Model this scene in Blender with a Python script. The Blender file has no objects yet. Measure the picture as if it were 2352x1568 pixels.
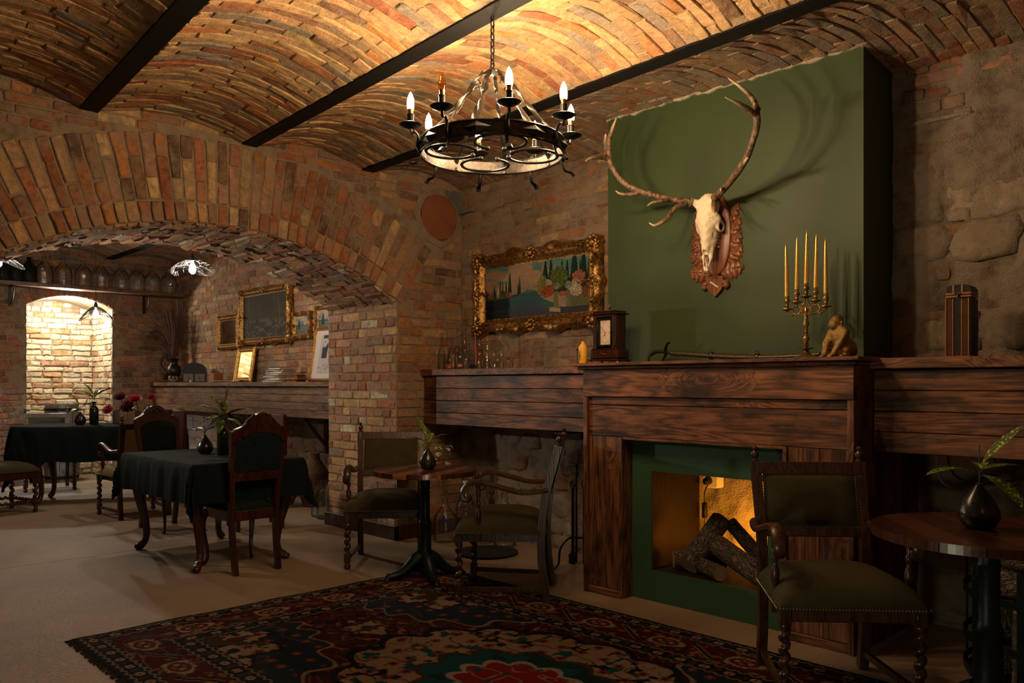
import bpy, bmesh, math, random
import numpy as np
from mathutils import Vector, Matrix, noise as mnoise
PI = math.pi
SC = bpy.context.scene
COL = SC.collection

# ---------------------------------------------------------------- camera, world, exposure
CAM_A = math.radians(43.83)
cd = bpy.data.cameras.new('camera'); cam = bpy.data.objects.new('camera', cd); COL.objects.link(cam)
cd.sensor_width = 36.0; cd.lens = 1850 / 2352 * 36.0; cd.shift_y = 100 / 2352
cd.clip_start = 0.02
cam.location = (0, 0, 1.3)
cam.rotation_euler = (PI / 2, 0, math.atan2(math.cos(CAM_A), math.sin(CAM_A)))
SC.camera = cam
FX, FY = -math.cos(CAM_A), math.sin(CAM_A)
w = bpy.data.worlds.new('world'); SC.world = w; w.use_nodes = True
w.node_tree.nodes['Background'].inputs[0].default_value = (0.02, 0.016, 0.012, 1)
w.node_tree.nodes['Background'].inputs[1].default_value = 0.12
vs = SC.view_settings
vs.view_transform = 'Standard'; vs.look = 'None'; vs.gamma = 1; vs.use_curve_mapping = False
vs.exposure = EXPOSURE = 0.0
SC.cycles.use_denoising = True; SC.cycles.transparent_max_bounces = 40

def lamp(name, loc, power, color, radius=.05, kind='POINT', rot=None, size=None, spot=None, blend=.5):
    l = bpy.data.lights.new(name, kind); l.energy = power; l.color = color
    if kind == 'AREA':
        l.shape = 'RECTANGLE'; l.size, l.size_y = size
    else:
        l.shadow_soft_size = radius
    if kind == 'SPOT':
        l.spot_size = spot; l.spot_blend = blend
    o = bpy.data.objects.new(name, l); COL.objects.link(o); o.location = loc
    if rot: o.rotation_euler = rot
    return o
WARM = (1, .66, .36)
def aim(frm, to):
    return (Vector(to) - Vector(frm)).to_track_quat('-Z', 'Y').to_euler()
# low floor lamp, niche and fire lamps, plus added unseen fill lights
BULB_E = 860.0
lamp('fill_light_behind', (1.2, .4, 2.4), 5, (1, .68, .40), .12)  # added fill for the front of the room, no fixture there
lamp('floor_lamp_low', (-1.37, 1.30, .43), 14.0, (.98, .95, .66), .06)
q = (-7.6, 1.05, 1.7)
lamp('back_room_fill_left', q, 115, (1, .88, .70), .06, 'SPOT', aim(q, (-5.9, 3.3, 2.15)), spot=math.radians(110), blend=.7)  # added unseen spot that brightens the arch soffit and jamb
q = (-12.08, 3.2, 2.33)
lamp('niche_lamp', q, 72, (1, .95, .80), .05)
lamp('floor_fill_spot', (-11.55, .6, 1.7), 150, (.75, .86, 1), .05, 'SPOT', aim((-11.55, .6, 1.7), (-11.5, 3.3, 0)), spot=math.radians(48), blend=.3)  # added cool spot out of view, brightens the floor before the niche
lamp('fire_glow', (-2.42, 4.34, .24), 46, (1, .39, .035), .03, 'SPOT', aim((-2.42, 4.34, .24), (-2.56, 4.69, .40)), spot=math.radians(105), blend=.6)

# ---------------------------------------------------------------- helpers
def setp(o, label=None, cat=None, group=None, kind=None):
    if label: o['label'] = label
    if cat: o['category'] = cat
    if group: o['group'] = group
    if kind: o['kind'] = kind
    return o
def thing(name, label, cat, loc=(0, 0, 0), rz=0, group=None, rot=None):
    o = bpy.data.objects.new(name, None); COL.objects.link(o)
    o.empty_display_size = .1; o.location = loc
    o.rotation_euler = rot if rot else (0, 0, rz)
    return setp(o, label, cat, group)
def dup(root, loc, rz, label, group=None):
    def cp(o, par):
        c = o.copy(); COL.objects.link(c); c.parent = par
        for k in list(o.children): cp(k, c)
        return c
    r = cp(root, None); r.location = loc; r.rotation_euler = (0, 0, rz)
    return setp(r, label, None, group)

class MB:
    def __init__(s): s.V = []; s.F = []
    def add(s, vs, fs):
        n = len(s.V); s.V += [tuple(v) for v in vs]; s.F += [tuple(i + n for i in f) for f in fs]
    def box(s, x0, x1, y0, y1, z0, z1, b=0.0, M=None):
        if b <= 0:
            v = [(x, y, z) for x in (x0, x1) for y in (y0, y1) for z in (z0, z1)]
            f = [(0, 1, 3, 2), (4, 6, 7, 5), (0, 4, 5, 1), (2, 3, 7, 6), (0, 2, 6, 4), (1, 5, 7, 3)]
        else:
            v = []; f = []; ix = {}
            lo = (x0, y0, z0); hi = (x1, y1, z1)
            for cx in (0, 1):
                for cy in (0, 1):
                    for cz in (0, 1):
                        c = [(lo, hi)[k][i] for i, k in enumerate((cx, cy, cz))]
                        sg = [(1, -1)[k] for k in (cx, cy, cz)]
                        for ax in range(3):
                            p = [c[i] + (0 if i == ax else sg[i] * b) for i in range(3)]
                            ix[(cx, cy, cz, ax)] = len(v); v.append(tuple(p))
            def I(c, ax): return ix[(c[0], c[1], c[2], ax)]
            for ax in range(3):
                o1, o2 = [i for i in range(3) if i != ax]
                for k in (0, 1):
                    q = []
                    for a, bb in ((0, 0), (1, 0), (1, 1), (0, 1)):
                        c = [0, 0, 0]; c[ax] = k; c[o1] = a; c[o2] = bb; q.append(I(c, ax))
                    f.append(tuple(q))
                for a in (0, 1):
                    for bb in (0, 1):
                        c = [0, 0, 0]; c[o1] = a; c[o2] = bb
                        c2 = list(c); c2[ax] = 1
                        f.append((I(c, o1), I(c2, o1), I(c2, o2), I(c, o2)))
            for c in [(a, b2, c2) for a in (0, 1) for b2 in (0, 1) for c2 in (0, 1)]:
                f.append((I(c, 0), I(c, 1), I(c, 2)))
        if M is not None: v = [M @ Vector(p) for p in v]
        s.add(v, f)
    def lathe(s, prof, n=20, o=(0, 0, 0), M=None, rib=None, caps=True):
        v = []; f = []; m = len(prof)
        for j, (r, z) in enumerate(prof):
            for i in range(n):
                a = 2 * PI * i / n
                rr = r * (rib(a, z) if rib else 1)
                p = Vector((rr * math.cos(a), rr * math.sin(a), z))
                if M is not None: p = M @ p
                v.append((p[0] + o[0], p[1] + o[1], p[2] + o[2]))
        for j in range(m - 1):
            for i in range(n):
                f.append((j * n + i, j * n + (i + 1) % n, (j + 1) * n + (i + 1) % n, (j + 1) * n + i))
        if caps:
            if prof[0][0] > 1e-4: f.append(tuple(range(n - 1, -1, -1)))
            if prof[-1][0] > 1e-4: f.append(tuple((m - 1) * n + i for i in range(n)))
        s.add(v, f)
    def tube(s, path, r, n=8, closed=False, flat=1.0, twist=None, caps=True):
        P = [Vector(p) for p in path]; m = len(P)
        R = r if isinstance(r, (list, tuple)) else [r] * m
        T = []
        for i in range(m):
            a = P[(i - 1) % m] if closed or i > 0 else P[0]
            b = P[(i + 1) % m] if closed or i < m - 1 else P[-1]
            t = (b - a); T.append(t.normalized() if t.length > 1e-9 else Vector((0, 0, 1)))
        u = T[0].orthogonal().normalized() if abs(T[0].z) > .99 else T[0].cross(Vector((0, 0, 1))).normalized()
        v = []; f = []
        for i in range(m):
            u = (u - T[i] * u.dot(T[i]));
            if u.length < 1e-6: u = T[i].orthogonal()
            u.normalize(); w_ = T[i].cross(u)
            tw = twist[i] if twist else 0
            for k in range(n):
                a = 2 * PI * k / n
                c, d = math.cos(a) * R[i], math.sin(a) * R[i] * flat
                e, g = c * math.cos(tw) - d * math.sin(tw), c * math.sin(tw) + d * math.cos(tw)
                v.append(P[i] + u * e + w_ * g)
        q = m if closed else m - 1
        for i in range(q):
            j = (i + 1) % m
            for k in range(n):
                f.append((i * n + k, i * n + (k + 1) % n, j * n + (k + 1) % n, j * n + k))
        if caps and not closed:
            f.append(tuple(range(n - 1, -1, -1))); f.append(tuple((m - 1) * n + k for k in range(n)))
        s.add(v, f)
    def sweep(s, path, side, prof, scale=None):
        """planar path, constant side vector, profile of (side, normal) pairs"""
        P = [Vector(p) for p in path]; sd = Vector(side).normalized(); m = len(P); n = len(prof); v = []; f = []
        for i in range(m):
            t = (P[min(i + 1, m - 1)] - P[max(i - 1, 0)]).normalized(); nn = t.cross(sd).normalized()
            k = scale[i] if scale else 1
            for a, b in prof: v.append(P[i] + sd * a * k + nn * b * k)
        for i in range(m - 1):
            for k in range(n): f.append((i * n + k, i * n + (k + 1) % n, (i + 1) * n + (k + 1) % n, (i + 1) * n + k))
        f.append(tuple(range(n - 1, -1, -1))); f.append(tuple((m - 1) * n + k for k in range(n)))
        s.add(v, f)
    def prism(s, pts, d0, d1, mp):
        """outline pts (a,b) extruded from d0 to d1 through mp(a,b,d)"""
        n = len(pts)
        s.add([mp(a, b, d0) for a, b in pts] + [mp(a, b, d1) for a, b in pts],
              [tuple(range(n - 1, -1, -1)), tuple(range(n, 2 * n))] + [(i, (i + 1) % n, n + (i + 1) % n, n + i) for i in range(n)])
    def sphere(s, c, r, n=10, m=7, sc=(1, 1, 1)):
        v = [(c[0], c[1], c[2] - r * sc[2])]; f = []
        for j in range(1, m):
            a = -PI / 2 + PI * j / m
            for i in range(n):
                b = 2 * PI * i / n
                v.append((c[0] + r * sc[0] * math.cos(a) * math.cos(b), c[1] + r * sc[1] * math.cos(a) * math.sin(b), c[2] + r * sc[2] * math.sin(a)))
        v.append((c[0], c[1], c[2] + r * sc[2])); t = len(v) - 1
        for i in range(n):
            f.append((0, 1 + (i + 1) % n, 1 + i)); f.append((t, t - n + i, t - n + (i + 1) % n))
        for j in range(m - 2):
            for i in range(n):
                a = 1 + j * n
                f.append((a + i, a + (i + 1) % n, a + n + (i + 1) % n, a + n + i))
        s.add(v, f)
    def build(s, name, mat, parent=None, smooth=True, ang=40, label=None, kind=None, fix=True, col=None):
        me = bpy.data.meshes.new(name); me.from_pydata(s.V, [], s.F)
        if fix:
            bm = bmesh.new(); bm.from_mesh(me); bmesh.ops.recalc_face_normals(bm, faces=bm.faces); bm.to_mesh(me); bm.free()
        if smooth:
            me.polygons.foreach_set('use_smooth', [True] * len(me.polygons))
            me.set_sharp_from_angle(angle=math.radians(ang))
        if col is not None:
            a = me.color_attributes.new('tint', 'FLOAT_COLOR', 'POINT')
            c = np.ones((len(me.vertices), 4), np.float32); c[:, :3] = col; a.data.foreach_set('color', c.ravel())
        me.materials.append(mat)
        o = bpy.data.objects.new(name, me); COL.objects.link(o)
        if parent is not None: o.parent = parent
        return setp(o, label, None, None, kind)
def one(name, mb, mat, label, cat, group=None, loc=None, rz=0, smooth=True, ang=40):
    o = mb.build(name, mat, None, smooth, ang)
    if loc: o.location = loc; o.rotation_euler = (0, 0, rz)
    return setp(o, label, cat, group)
def spline(pts, n):
    """Catmull-Rom through pts, n samples per span"""
    P = [Vector(p) for p in pts]; out = []
    for i in range(len(P) - 1):
        a = P[i - 1] if i > 0 else P[0] * 2 - P[1]; b, c = P[i], P[i + 1]
        d = P[i + 2] if i + 2 < len(P) else P[-1] * 2 - P[-2]
        for k in range(n):
            t = k / n
            out.append(.5 * ((2 * b) + (c - a) * t + (2 * a - 5 * b + 4 * c - d) * t * t + (3 * b - a - 3 * c + d) * t ** 3))
    out.append(P[-1]); return out
def lerpl(vals, m):
    """stretch a list of radii to m samples"""
    return [float(v) for v in np.interp(np.linspace(0, 1, m), np.linspace(0, 1, len(vals)), vals)]
def sdf_mesh(fn, lo, hi, step):
    """surface nets on a numpy signed distance function"""
    ax = [np.arange(lo[i], hi[i] + step, step) for i in range(3)]
    X, Y, Z = np.meshgrid(*ax, indexing='ij'); v = fn(X, Y, Z); s = v < 0
    n = [len(a) for a in ax]; c = tuple(k - 1 for k in n)
    acc = np.zeros(c + (3,)); cnt = np.zeros(c)
    offs = [(i, j, k) for i in (0, 1) for j in (0, 1) for k in (0, 1)]
    def sl(o): return tuple(slice(o[i], o[i] + c[i]) for i in range(3))
    for a in offs:
        for d in range(3):
            if a[d]: continue
            b = list(a); b[d] = 1
            va, vb = v[sl(a)], v[sl(b)]; cr = (va < 0) != (vb < 0)
            t = np.where(cr, va / np.where(cr, va - vb, 1), 0)
            for e in range(3):
                acc[..., e] += np.where(cr, a[e] + (t if e == d else 0), 0)
            cnt += cr
    m = cnt > 0; idx = -np.ones(c, int); idx[m] = np.arange(m.sum())
    ii = np.argwhere(m); P = (ii + acc[m] / cnt[m][:, None]) * step + np.array(lo)
    F = []
    for d in range(3):
        a = [slice(None)] * 3; b = [slice(None)] * 3; a[d] = slice(0, -1); b[d] = slice(1, None)
        e = np.argwhere(s[tuple(a)] != s[tuple(b)]); o1, o2 = [i for i in range(3) if i != d]
        e = e[(e[:, o1] > 0) & (e[:, o2] > 0) & (e[:, o1] < c[o1]) & (e[:, o2] < c[o2])]
        q = []
        for p1, p2 in ((1, 1), (0, 1), (0, 0), (1, 0)):
            g = e.copy(); g[:, o1] -= p1; g[:, o2] -= p2; q.append(idx[g[:, 0], g[:, 1], g[:, 2]])
        F += [tuple(int(t) for t in r) for r in np.stack(q, 1)]
    mb = MB(); mb.V = [tuple(float(t) for t in p) for p in P]; mb.F = F
    return mb
def smin(a, b, k):
    h = np.clip(.5 + .5 * (b - a) / k, 0, 1); return b * (1 - h) + a * h - k * h * (1 - h)
def ell(X, Y, Z, c, r):
    x, y, z = (X - c[0]) / r[0], (Y - c[1]) / r[1], (Z - c[2]) / r[2]
    return (np.sqrt(x * x + y * y + z * z) - 1) * min(r)
def caps(X, Y, Z, a, b, ra, rb):
    a = np.array(a, float); b = np.array(b, float); d = b - a
    t = np.clip(((X - a[0]) * d[0] + (Y - a[1]) * d[1] + (Z - a[2]) * d[2]) / d.dot(d), 0, 1)
    return np.sqrt((X - a[0] - t * d[0]) ** 2 + (Y - a[1] - t * d[1]) ** 2 + (Z - a[2] - t * d[2]) ** 2) - (ra + (rb - ra) * t)
_h = np.random.RandomState(5).rand(256, 256)
def vn(x, y):
    """2-D value noise 0..1"""
    xi = np.floor(x).astype(int); yi = np.floor(y).astype(int); fx = x - xi; fy = y - yi
    fx = fx * fx * (3 - 2 * fx); fy = fy * fy * (3 - 2 * fy)
    g = lambda a, b: _h[a & 255, b & 255]
    return (g(xi, yi) * (1 - fx) + g(xi + 1, yi) * fx) * (1 - fy) + (g(xi, yi + 1) * (1 - fx) + g(xi + 1, yi + 1) * fx) * fy
def fbm(x, y, o=4):
    t = 0; a = .5
    for i in range(o): t = t + a * vn(x + 17 * i, y + 31 * i); x = x * 2; y = y * 2; a *= .5
    return t / (1 - .5 ** o)
def sst(a, b, x):
    t = np.clip((x - a) / (b - a), 0, 1); return t * t * (3 - 2 * t)
def mixc(c, col, m):
    return c * (1 - m[..., None]) + np.array(col, float) * m[..., None]
def print_grid(name, fn, nu, nv, mp, mat, parent=None):
    """flat printed surface: colour attribute over a fine grid"""
    u, v = np.meshgrid((np.arange(nu + 1)) / nu, (np.arange(nv + 1)) / nv, indexing='ij')
    c = fn(u, v); P = mp(u, v).reshape(-1, 3)
    me = bpy.data.meshes.new(name); N = (nu + 1) * (nv + 1)
    i, j = np.meshgrid(np.arange(nu), np.arange(nv), indexing='ij'); a = (i * (nv + 1) + j).ravel()
    q = np.stack([a, a + nv + 1, a + nv + 2, a + 1], 1).astype(np.int32)
    me.vertices.add(N); me.vertices.foreach_set('co', P.astype(np.float32).ravel())
    me.loops.add(q.size); me.loops.foreach_set('vertex_index', q.ravel())
    me.polygons.add(len(q)); me.polygons.foreach_set('loop_start', np.arange(0, q.size, 4, dtype=np.int32))
    me.update(calc_edges=True)
    at = me.color_attributes.new('tint', 'FLOAT_COLOR', 'POINT')
    cc = np.ones((N, 4), np.float32); cc[:, :3] = np.clip(c, 0, 1).reshape(-1, 3); at.data.foreach_set('color', cc.ravel())
    me.materials.append(mat)
    o = bpy.data.objects.new(name, me); COL.objects.link(o)
    if parent is not None: o.parent = parent
    return o

# ---------------------------------------------------------------- materials
class NT:
    def __init__(s, name):
        s.m = bpy.data.materials.new(name); s.m.use_nodes = True; s.t = s.m.node_tree
        s.b = s.t.nodes['Principled BSDF']; s.x = 0
    def n(s, typ, **k):
        nd = s.t.nodes.new(typ)
        for a, b in k.items(): setattr(nd, a, b)
        return nd
    def l(s, a, b): s.t.links.new(a, b)
    def coord(s, which='Object', scale=(1, 1, 1), rand=0):
        tc = s.n('ShaderNodeTexCoord'); mp = s.n('ShaderNodeMapping'); mp.inputs['Scale'].default_value = scale
        if which == 'Position':
            g = s.n('ShaderNodeNewGeometry'); src = g.outputs['Position']
        else: src = tc.outputs[which]
        if rand:
            oi = s.n('ShaderNodeObjectInfo'); mm = s.n('ShaderNodeMath', operation='MULTIPLY'); mm.inputs[1].default_value = rand
            s.l(oi.outputs['Random'], mm.inputs[0]); va = s.n('ShaderNodeVectorMath', operation='ADD')
            s.l(src, va.inputs[0]); s.l(mm.outputs[0], va.inputs[1]); src = va.outputs[0]
        s.l(src, mp.inputs[0]); return mp.outputs[0]
    def noise(s, vec, scale, detail=4, rough=.55, dist=0):
        a = s.n('ShaderNodeTexNoise'); a.inputs['Scale'].default_value = scale; a.inputs['Detail'].default_value = detail
        a.inputs['Roughness'].default_value = rough; a.inputs['Distortion'].default_value = dist
        s.l(vec, a.inputs['Vector']); return a.outputs['Fac']
    def ramp(s, fac, stops):
        r = s.n('ShaderNodeValToRGB'); e = r.color_ramp.elements
        while len(e) < len(stops): e.new(.5)
        for k, (p, c) in enumerate(stops):
            e[k].position = p; e[k].color = (c[0], c[1], c[2], 1) if isinstance(c, (tuple, list)) else (c, c, c, 1)
        s.l(fac, r.inputs[0]); return r.outputs[0]
    def mix(s, fac, a, b, mode='MIX'):
        m = s.n('ShaderNodeMix'); m.data_type = 'RGBA'; m.blend_type = mode
        for sock, v in ((m.inputs['Factor'], fac), (m.inputs[6], a), (m.inputs[7], b)):
            if isinstance(v, (int, float)): sock.default_value = v
            elif isinstance(v, (tuple, list)): sock.default_value = (v[0], v[1], v[2], 1)
            else: s.l(v, sock)
        return m.outputs[2]
    def math(s, op, a, b=None):
        m = s.n('ShaderNodeMath', operation=op)
        for i, v in enumerate((a, b)):
            if v is None: continue
            if isinstance(v, (int, float)): m.inputs[i].default_value = v
            else: s.l(v, m.inputs[i])
        return m.outputs[0]
    def bump(s, h, st=.4, dist=.01):
        b = s.n('ShaderNodeBump'); b.inputs['Strength'].default_value = st; b.inputs['Distance'].default_value = dist
        s.l(h, b.inputs['Height']); s.l(b.outputs[0], s.b.inputs['Normal'])
    def out(s, col=None, rough=None, metal=None, spec=None):
        for nm, v in (('Base Color', col), ('Roughness', rough), ('Metallic', metal), ('Specular IOR Level', spec)):
            if v is None: continue
            i = s.b.inputs[nm]
            if isinstance(v, (int, float)): i.default_value = v
            elif isinstance(v, (tuple, list)): i.default_value = (v[0], v[1], v[2], 1)
            else: s.l(v, i)
        return s.m
def m_plain(name, col, rough=.5, metal=0, var=.25, scale=25, bump=.1, bscale=80, spec=None, dist=.003):
    t = NT(name); v = t.coord('Object'); f = t.noise(v, scale, 4)
    c = t.ramp(f, [(.3, tuple(k * (1 - var) for k in col)), (.7, tuple(min(1, k * (1 + var)) for k in col))])
    if bump: t.bump(t.noise(v, bscale, 4), bump, dist)
    return t.out(c, rough, metal, spec)
def m_attr(name, rough=.6, bump=.15, bscale=300, nz=.12, spec=.4):
    t = NT(name); a = t.n('ShaderNodeAttribute', attribute_name='tint'); v = t.coord('Object')
    c = t.mix(1.0, a.outputs['Color'], t.ramp(t.noise(v, bscale, 3), [(.3, 1 - nz), (.7, 1 + nz)]), 'MULTIPLY')
    if bump: t.bump(t.noise(v, bscale, 2), bump, .002)
    return t.out(c, rough, None, spec)
def m_brick(name, mortar, cover=.5, dark=.5):
    t = NT(name); a = t.n('ShaderNodeAttribute', attribute_name='tint'); v = t.coord('Position')
    n1 = t.noise(v, 26, 6, .68); n2 = t.noise(v, 8, 6, .7); n3 = t.noise(v, 120, 3); n4 = t.noise(v, 13, 4, .6)
    c = t.mix(1.0, a.outputs['Color'], t.ramp(n1, [(.28, .5), (.5, 1.0), (.72, 1.42)]), 'MULTIPLY')
    c = t.mix(t.ramp(n4, [(.55, 0), (.66, .45)]), c, (.17, .085, .05))
    c = t.mix(t.ramp(n2, [(cover, 0), (cover + .17, .75)]), c, mortar)
    c = t.mix(t.ramp(n3, [(.26, dark), (.36, 0)]), c, (.05, .035, .025))
    h = t.math('ADD', t.math('MULTIPLY', n1, 1.0), t.math('MULTIPLY', n3, .4))
    t.bump(h, .85, .014); return t.out(c, .9, None, .2)
def m_mortar(name, col, dk=.5):
    t = NT(name); v = t.coord('Position'); n1 = t.noise(v, 9, 6, .65); n2 = t.noise(v, 90, 4)
    c = t.ramp(n1, [(.28, tuple(k * dk for k in col)), (.5, col), (.75, tuple(k * 1.25 for k in col))])
    t.bump(t.math('ADD', n1, t.math('MULTIPLY', n2, .6)), .9, .022); return t.out(c, .95, None, .15)
def m_wood(name, dark, mid, light, axis='X', rough=.5, char=.55, scale=1.0, knots=True, bump=.35):
    """charred softwood: long grain, knots that bend it, burnt patches"""
    t = NT(name); v = t.coord('Object', rand=7.3)
    st = {'X': (.55, 5.5, 5.5), 'Y': (5.5, .55, 5.5), 'Z': (5.5, 5.5, .55)}[axis]
    kn = {'X': (1.3, 3.6, 3.6), 'Y': (3.6, 1.3, 3.6), 'Z': (3.6, 3.6, 1.3)}[axis]
    mp = t.n('ShaderNodeMapping'); mp.inputs['Scale'].default_value = tuple(k * scale for k in st); t.l(v, mp.inputs[0])
    vec = mp.outputs[0]
    if knots:
        mk = t.n('ShaderNodeMapping'); mk.inputs['Scale'].default_value = tuple(k * scale for k in kn); t.l(v, mk.inputs[0])
        vo = t.n('ShaderNodeTexVoronoi'); vo.inputs['Scale'].default_value = 1.0; t.l(mk.outputs[0], vo.inputs['Vector'])
        k = t.ramp(vo.outputs['Distance'], [(0, 1), (.1, .75), (.42, 0)])
        va = t.n('ShaderNodeVectorMath', operation='ADD'); sc = t.n('ShaderNodeVectorMath', operation='SCALE')
        t.l(k, sc.inputs[0]); sc.inputs['Scale'].default_value = 1.5
        t.l(vec, va.inputs[0]); t.l(sc.outputs[0], va.inputs[1]); vec = va.outputs[0]
    nz = t.noise(vec, 1.5, 3, .5, .5)
    rings = t.math('FRACT', t.math('MULTIPLY', nz, 9.0))
    tri = t.math('POWER', t.math('ABSOLUTE', t.math('SUBTRACT', rings, .5)), .8)
    mf = t.n('ShaderNodeMapping'); mf.inputs['Scale'].default_value = {'X': (.7, 9, 9), 'Y': (9, .7, 9), 'Z': (9, 9, .7)}[axis]; t.l(v, mf.inputs[0])
    fine = t.noise(mf.outputs[0], 9, 4, .6)
    g = t.math('ADD', t.math('MULTIPLY', tri, .72), t.math('MULTIPLY', fine, .80))
    c = t.ramp(g, [(.28, dark), (.52, mid), (.86, light)])
    mc = t.n('ShaderNodeMapping'); mc.inputs['Scale'].default_value = {'X': (1.5, 3.2, 3.2), 'Y': (3.2, 1.5, 3.2), 'Z': (3.2, 3.2, 1.5)}[axis]; t.l(v, mc.inputs[0])
    ch = t.noise(mc.outputs[0], 2.2, 5, .6)
    tone = t.ramp(ch, [(.34, 1.35), (char - .02, .85), (char + .10, .22)])
    c = t.mix(1.0, c, tone, 'MULTIPLY')
    if knots: c = t.mix(t.ramp(vo.outputs['Distance'], [(.02, .95), (.085, 0)]), c, tuple(k * .6 for k in dark))
    t.bump(g, bump, .004); return t.out(c, rough)
def m_glass(name, col=(.93, .96, .94), rough=.045, ior=1.45, refl=.20):
    """thin clear glass wall: see-through with sharp reflections that grow at grazing angles"""
    t = NT(name); tr = t.n('ShaderNodeBsdfTransparent'); tr.inputs[0].default_value = (*col, 1)
    gl = t.n('ShaderNodeBsdfGlossy'); gl.inputs['Roughness'].default_value = rough
    lw = t.n('ShaderNodeLayerWeight'); lw.inputs['Blend'].default_value = refl
    v = t.coord('Object'); b = t.n('ShaderNodeBump'); b.inputs['Strength'].default_value = .5; b.inputs['Distance'].default_value = .006
    t.l(t.noise(v, 35, 2), b.inputs['Height']); t.l(b.outputs[0], gl.inputs['Normal'])
    mx = t.n('ShaderNodeMixShader'); t.l(t.math('ADD', t.math('MULTIPLY', lw.outputs['Fresnel'], .8), .10), mx.inputs[0]); t.l(tr.outputs[0], mx.inputs[1]); t.l(gl.outputs[0], mx.inputs[2])
    t.l(mx.outputs[0], t.t.nodes['Material Output'].inputs['Surface']); t.t.nodes.remove(t.b); return t.m
def m_emit(name, col, st):
    t = NT(name); t.b.inputs['Emission Color'].default_value = (*col, 1); t.b.inputs['Emission Strength'].default_value = st
    return t.out(col, .4)
def m_gilt(name, col=(.55, .3, .09), rough=.38, dk=.25, bs=90):
    t = NT(name); v = t.coord('Object'); n1 = t.noise(v, bs * .5, 4); n2 = t.noise(v, bs, 4, .6, .5)
    c = t.ramp(n1, [(.35, tuple(k * dk for k in col)), (.6, col)]); t.bump(n2, .55, .006); return t.out(c, rough, .85)
MORT = (.29, .21, .14)
M_BR = m_brick('old_brick', MORT, .455, .4)
M_BRW = m_brick('plaster_smeared_brick', (.31, .235, .17), .41, .5)
M_BRV = m_brick('vault_brick', (.34, .25, .14), .54, .6)
M_BRL = m_brick('pale_niche_brick', (.5, .43, .3), .47, .3)
M_MO = m_mortar('lime_mortar', MORT); M_MOV = m_mortar('vault_mortar', (.33, .225, .135), .55)
M_MOS = m_mortar('rough_stone_mortar', (.25, .195, .145), .45); M_STONE = m_brick('rough_stone', (.27, .21, .155), .42, .5)
M_FLOOR = None
M_WOOD = m_wood('charred_pine', (.014, .005, .002), (.115, .038, .013), (.26, .098, .038), 'X', .52)
M_WOODZ = m_wood('charred_pine_upright', (.013, .005, .002), (.10, .034, .012), (.23, .088, .036), 'Z', .52)
M_WOODL = m_wood('pine_plank_lighter', (.03, .013, .006), (.095, .045, .022), (.17, .085, .042), 'X', .5, .60)
M_MAHO = m_wood('mahogany', (.012, .003, .002), (.030, .008, .004), (.055, .016, .008), 'Z', .28, .75, 1.6, False, .12)
M_OAKD = m_wood('dark_oak', (.012, .004, .002), (.034, .013, .007), (.065, .027, .014), 'Z', .3, .75, 1.6, False, .15)
M_TTOP = m_wood('lacquered_striped_wood', (.035, .010, .004), (.11, .036, .011), (.26, .10, .03), 'X', .22, .7, 1.2, False, .03)
M_OLIVE = m_plain('olive_velvet', (.050, .041, .018), .85, 0, .18, 12, .12, 500, .2)
M_BEIGE = m_plain('beige_velvet', (.30, .22, .11), .85, 0, .15, 12, .12, 500)
M_TEAL = m_plain('dark_teal_damask', (.007, .013, .013), .8, 0, .6, 55, .25, 120, .12)
M_REDL = m_plain('dark_red_leather', (.050, .005, .005), .7, 0, .2, 20, .1, 150, .2)
M_CLOTH = m_plain('black_green_linen', (.006, .010, .010), .9, 0, .15, 8, .25, 700, .1)
M_IRON = m_plain('black_iron', (.018, .016, .015), .45, .7, .3, 40, .3, 90)
M_BEAM = m_plain('painted_steel', (.006, .005, .0045), .65, 0, .3, 30, .2, 60, .15)
M_CASTG = m_plain('dark_green_cast_iron', (.008, .016, .015), .42, .5, .3, 40, .35, 70)
M_WROT = m_plain('wrought_steel', (.07, .058, .048), .34, .9, .35, 60, .35, 120)
M_BRASS = m_gilt('aged_brass', (.42, .24, .07), .3, .4, 40); M_GOLD = m_plain('gold_candle_wax', (.80, .48, .12), .30, .7, .12, 60, .08, 200)
M_GILT = m_gilt('gilt_frame'); M_BRONZE = m_gilt('bronze_gold_fur', (.46, .29, .10), .36, .30, 420)
M_NAIL = m_plain('brass_nailhead', (.45, .38, .25), .28, .9, .2, 40, 0)
M_CER = m_plain('black_ceramic', (.016, .013, .012), .25, 0, .2, 20, .06, 40)
M_GLASS = m_glass('clear_glass', (.985, .99, .985)); M_GLG = m_glass('green_tinted_glass', (.93, .97, .95)); M_GLD = m_plain('dark_bottle_glass', (.006, .010, .008), .08, 0, .1, 10, 0)
M_BONE = m_plain('bleached_bone', (.80, .67, .48), .55, 0, .1, 30, .25, 60)
M_BLACK = m_plain('matt_black', (.006, .005, .005), .6, 0, .2, 20, .1, 60)
M_WHITE = m_plain('off_white', (.6, .56, .48), .7, 0, .1, 20, .1, 60)
M_COPPER = m_gilt('dull_copper', (.35, .15, .06), .4, .4, 50); M_PEWT = m_plain('blackened_pewter', (.03, .026, .022), .35, .8, .3, 40, .35, 60)
M_RATTAN = m_plain('wicker', (.12, .055, .02), .7, 0, .4, 60, .5, 130)
M_PAPER = m_attr('printed_paint', .7, .12, 260, .1, .12); M_RUG = m_attr('woven_wool', .95, .5, 900, .18, .1)
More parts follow.
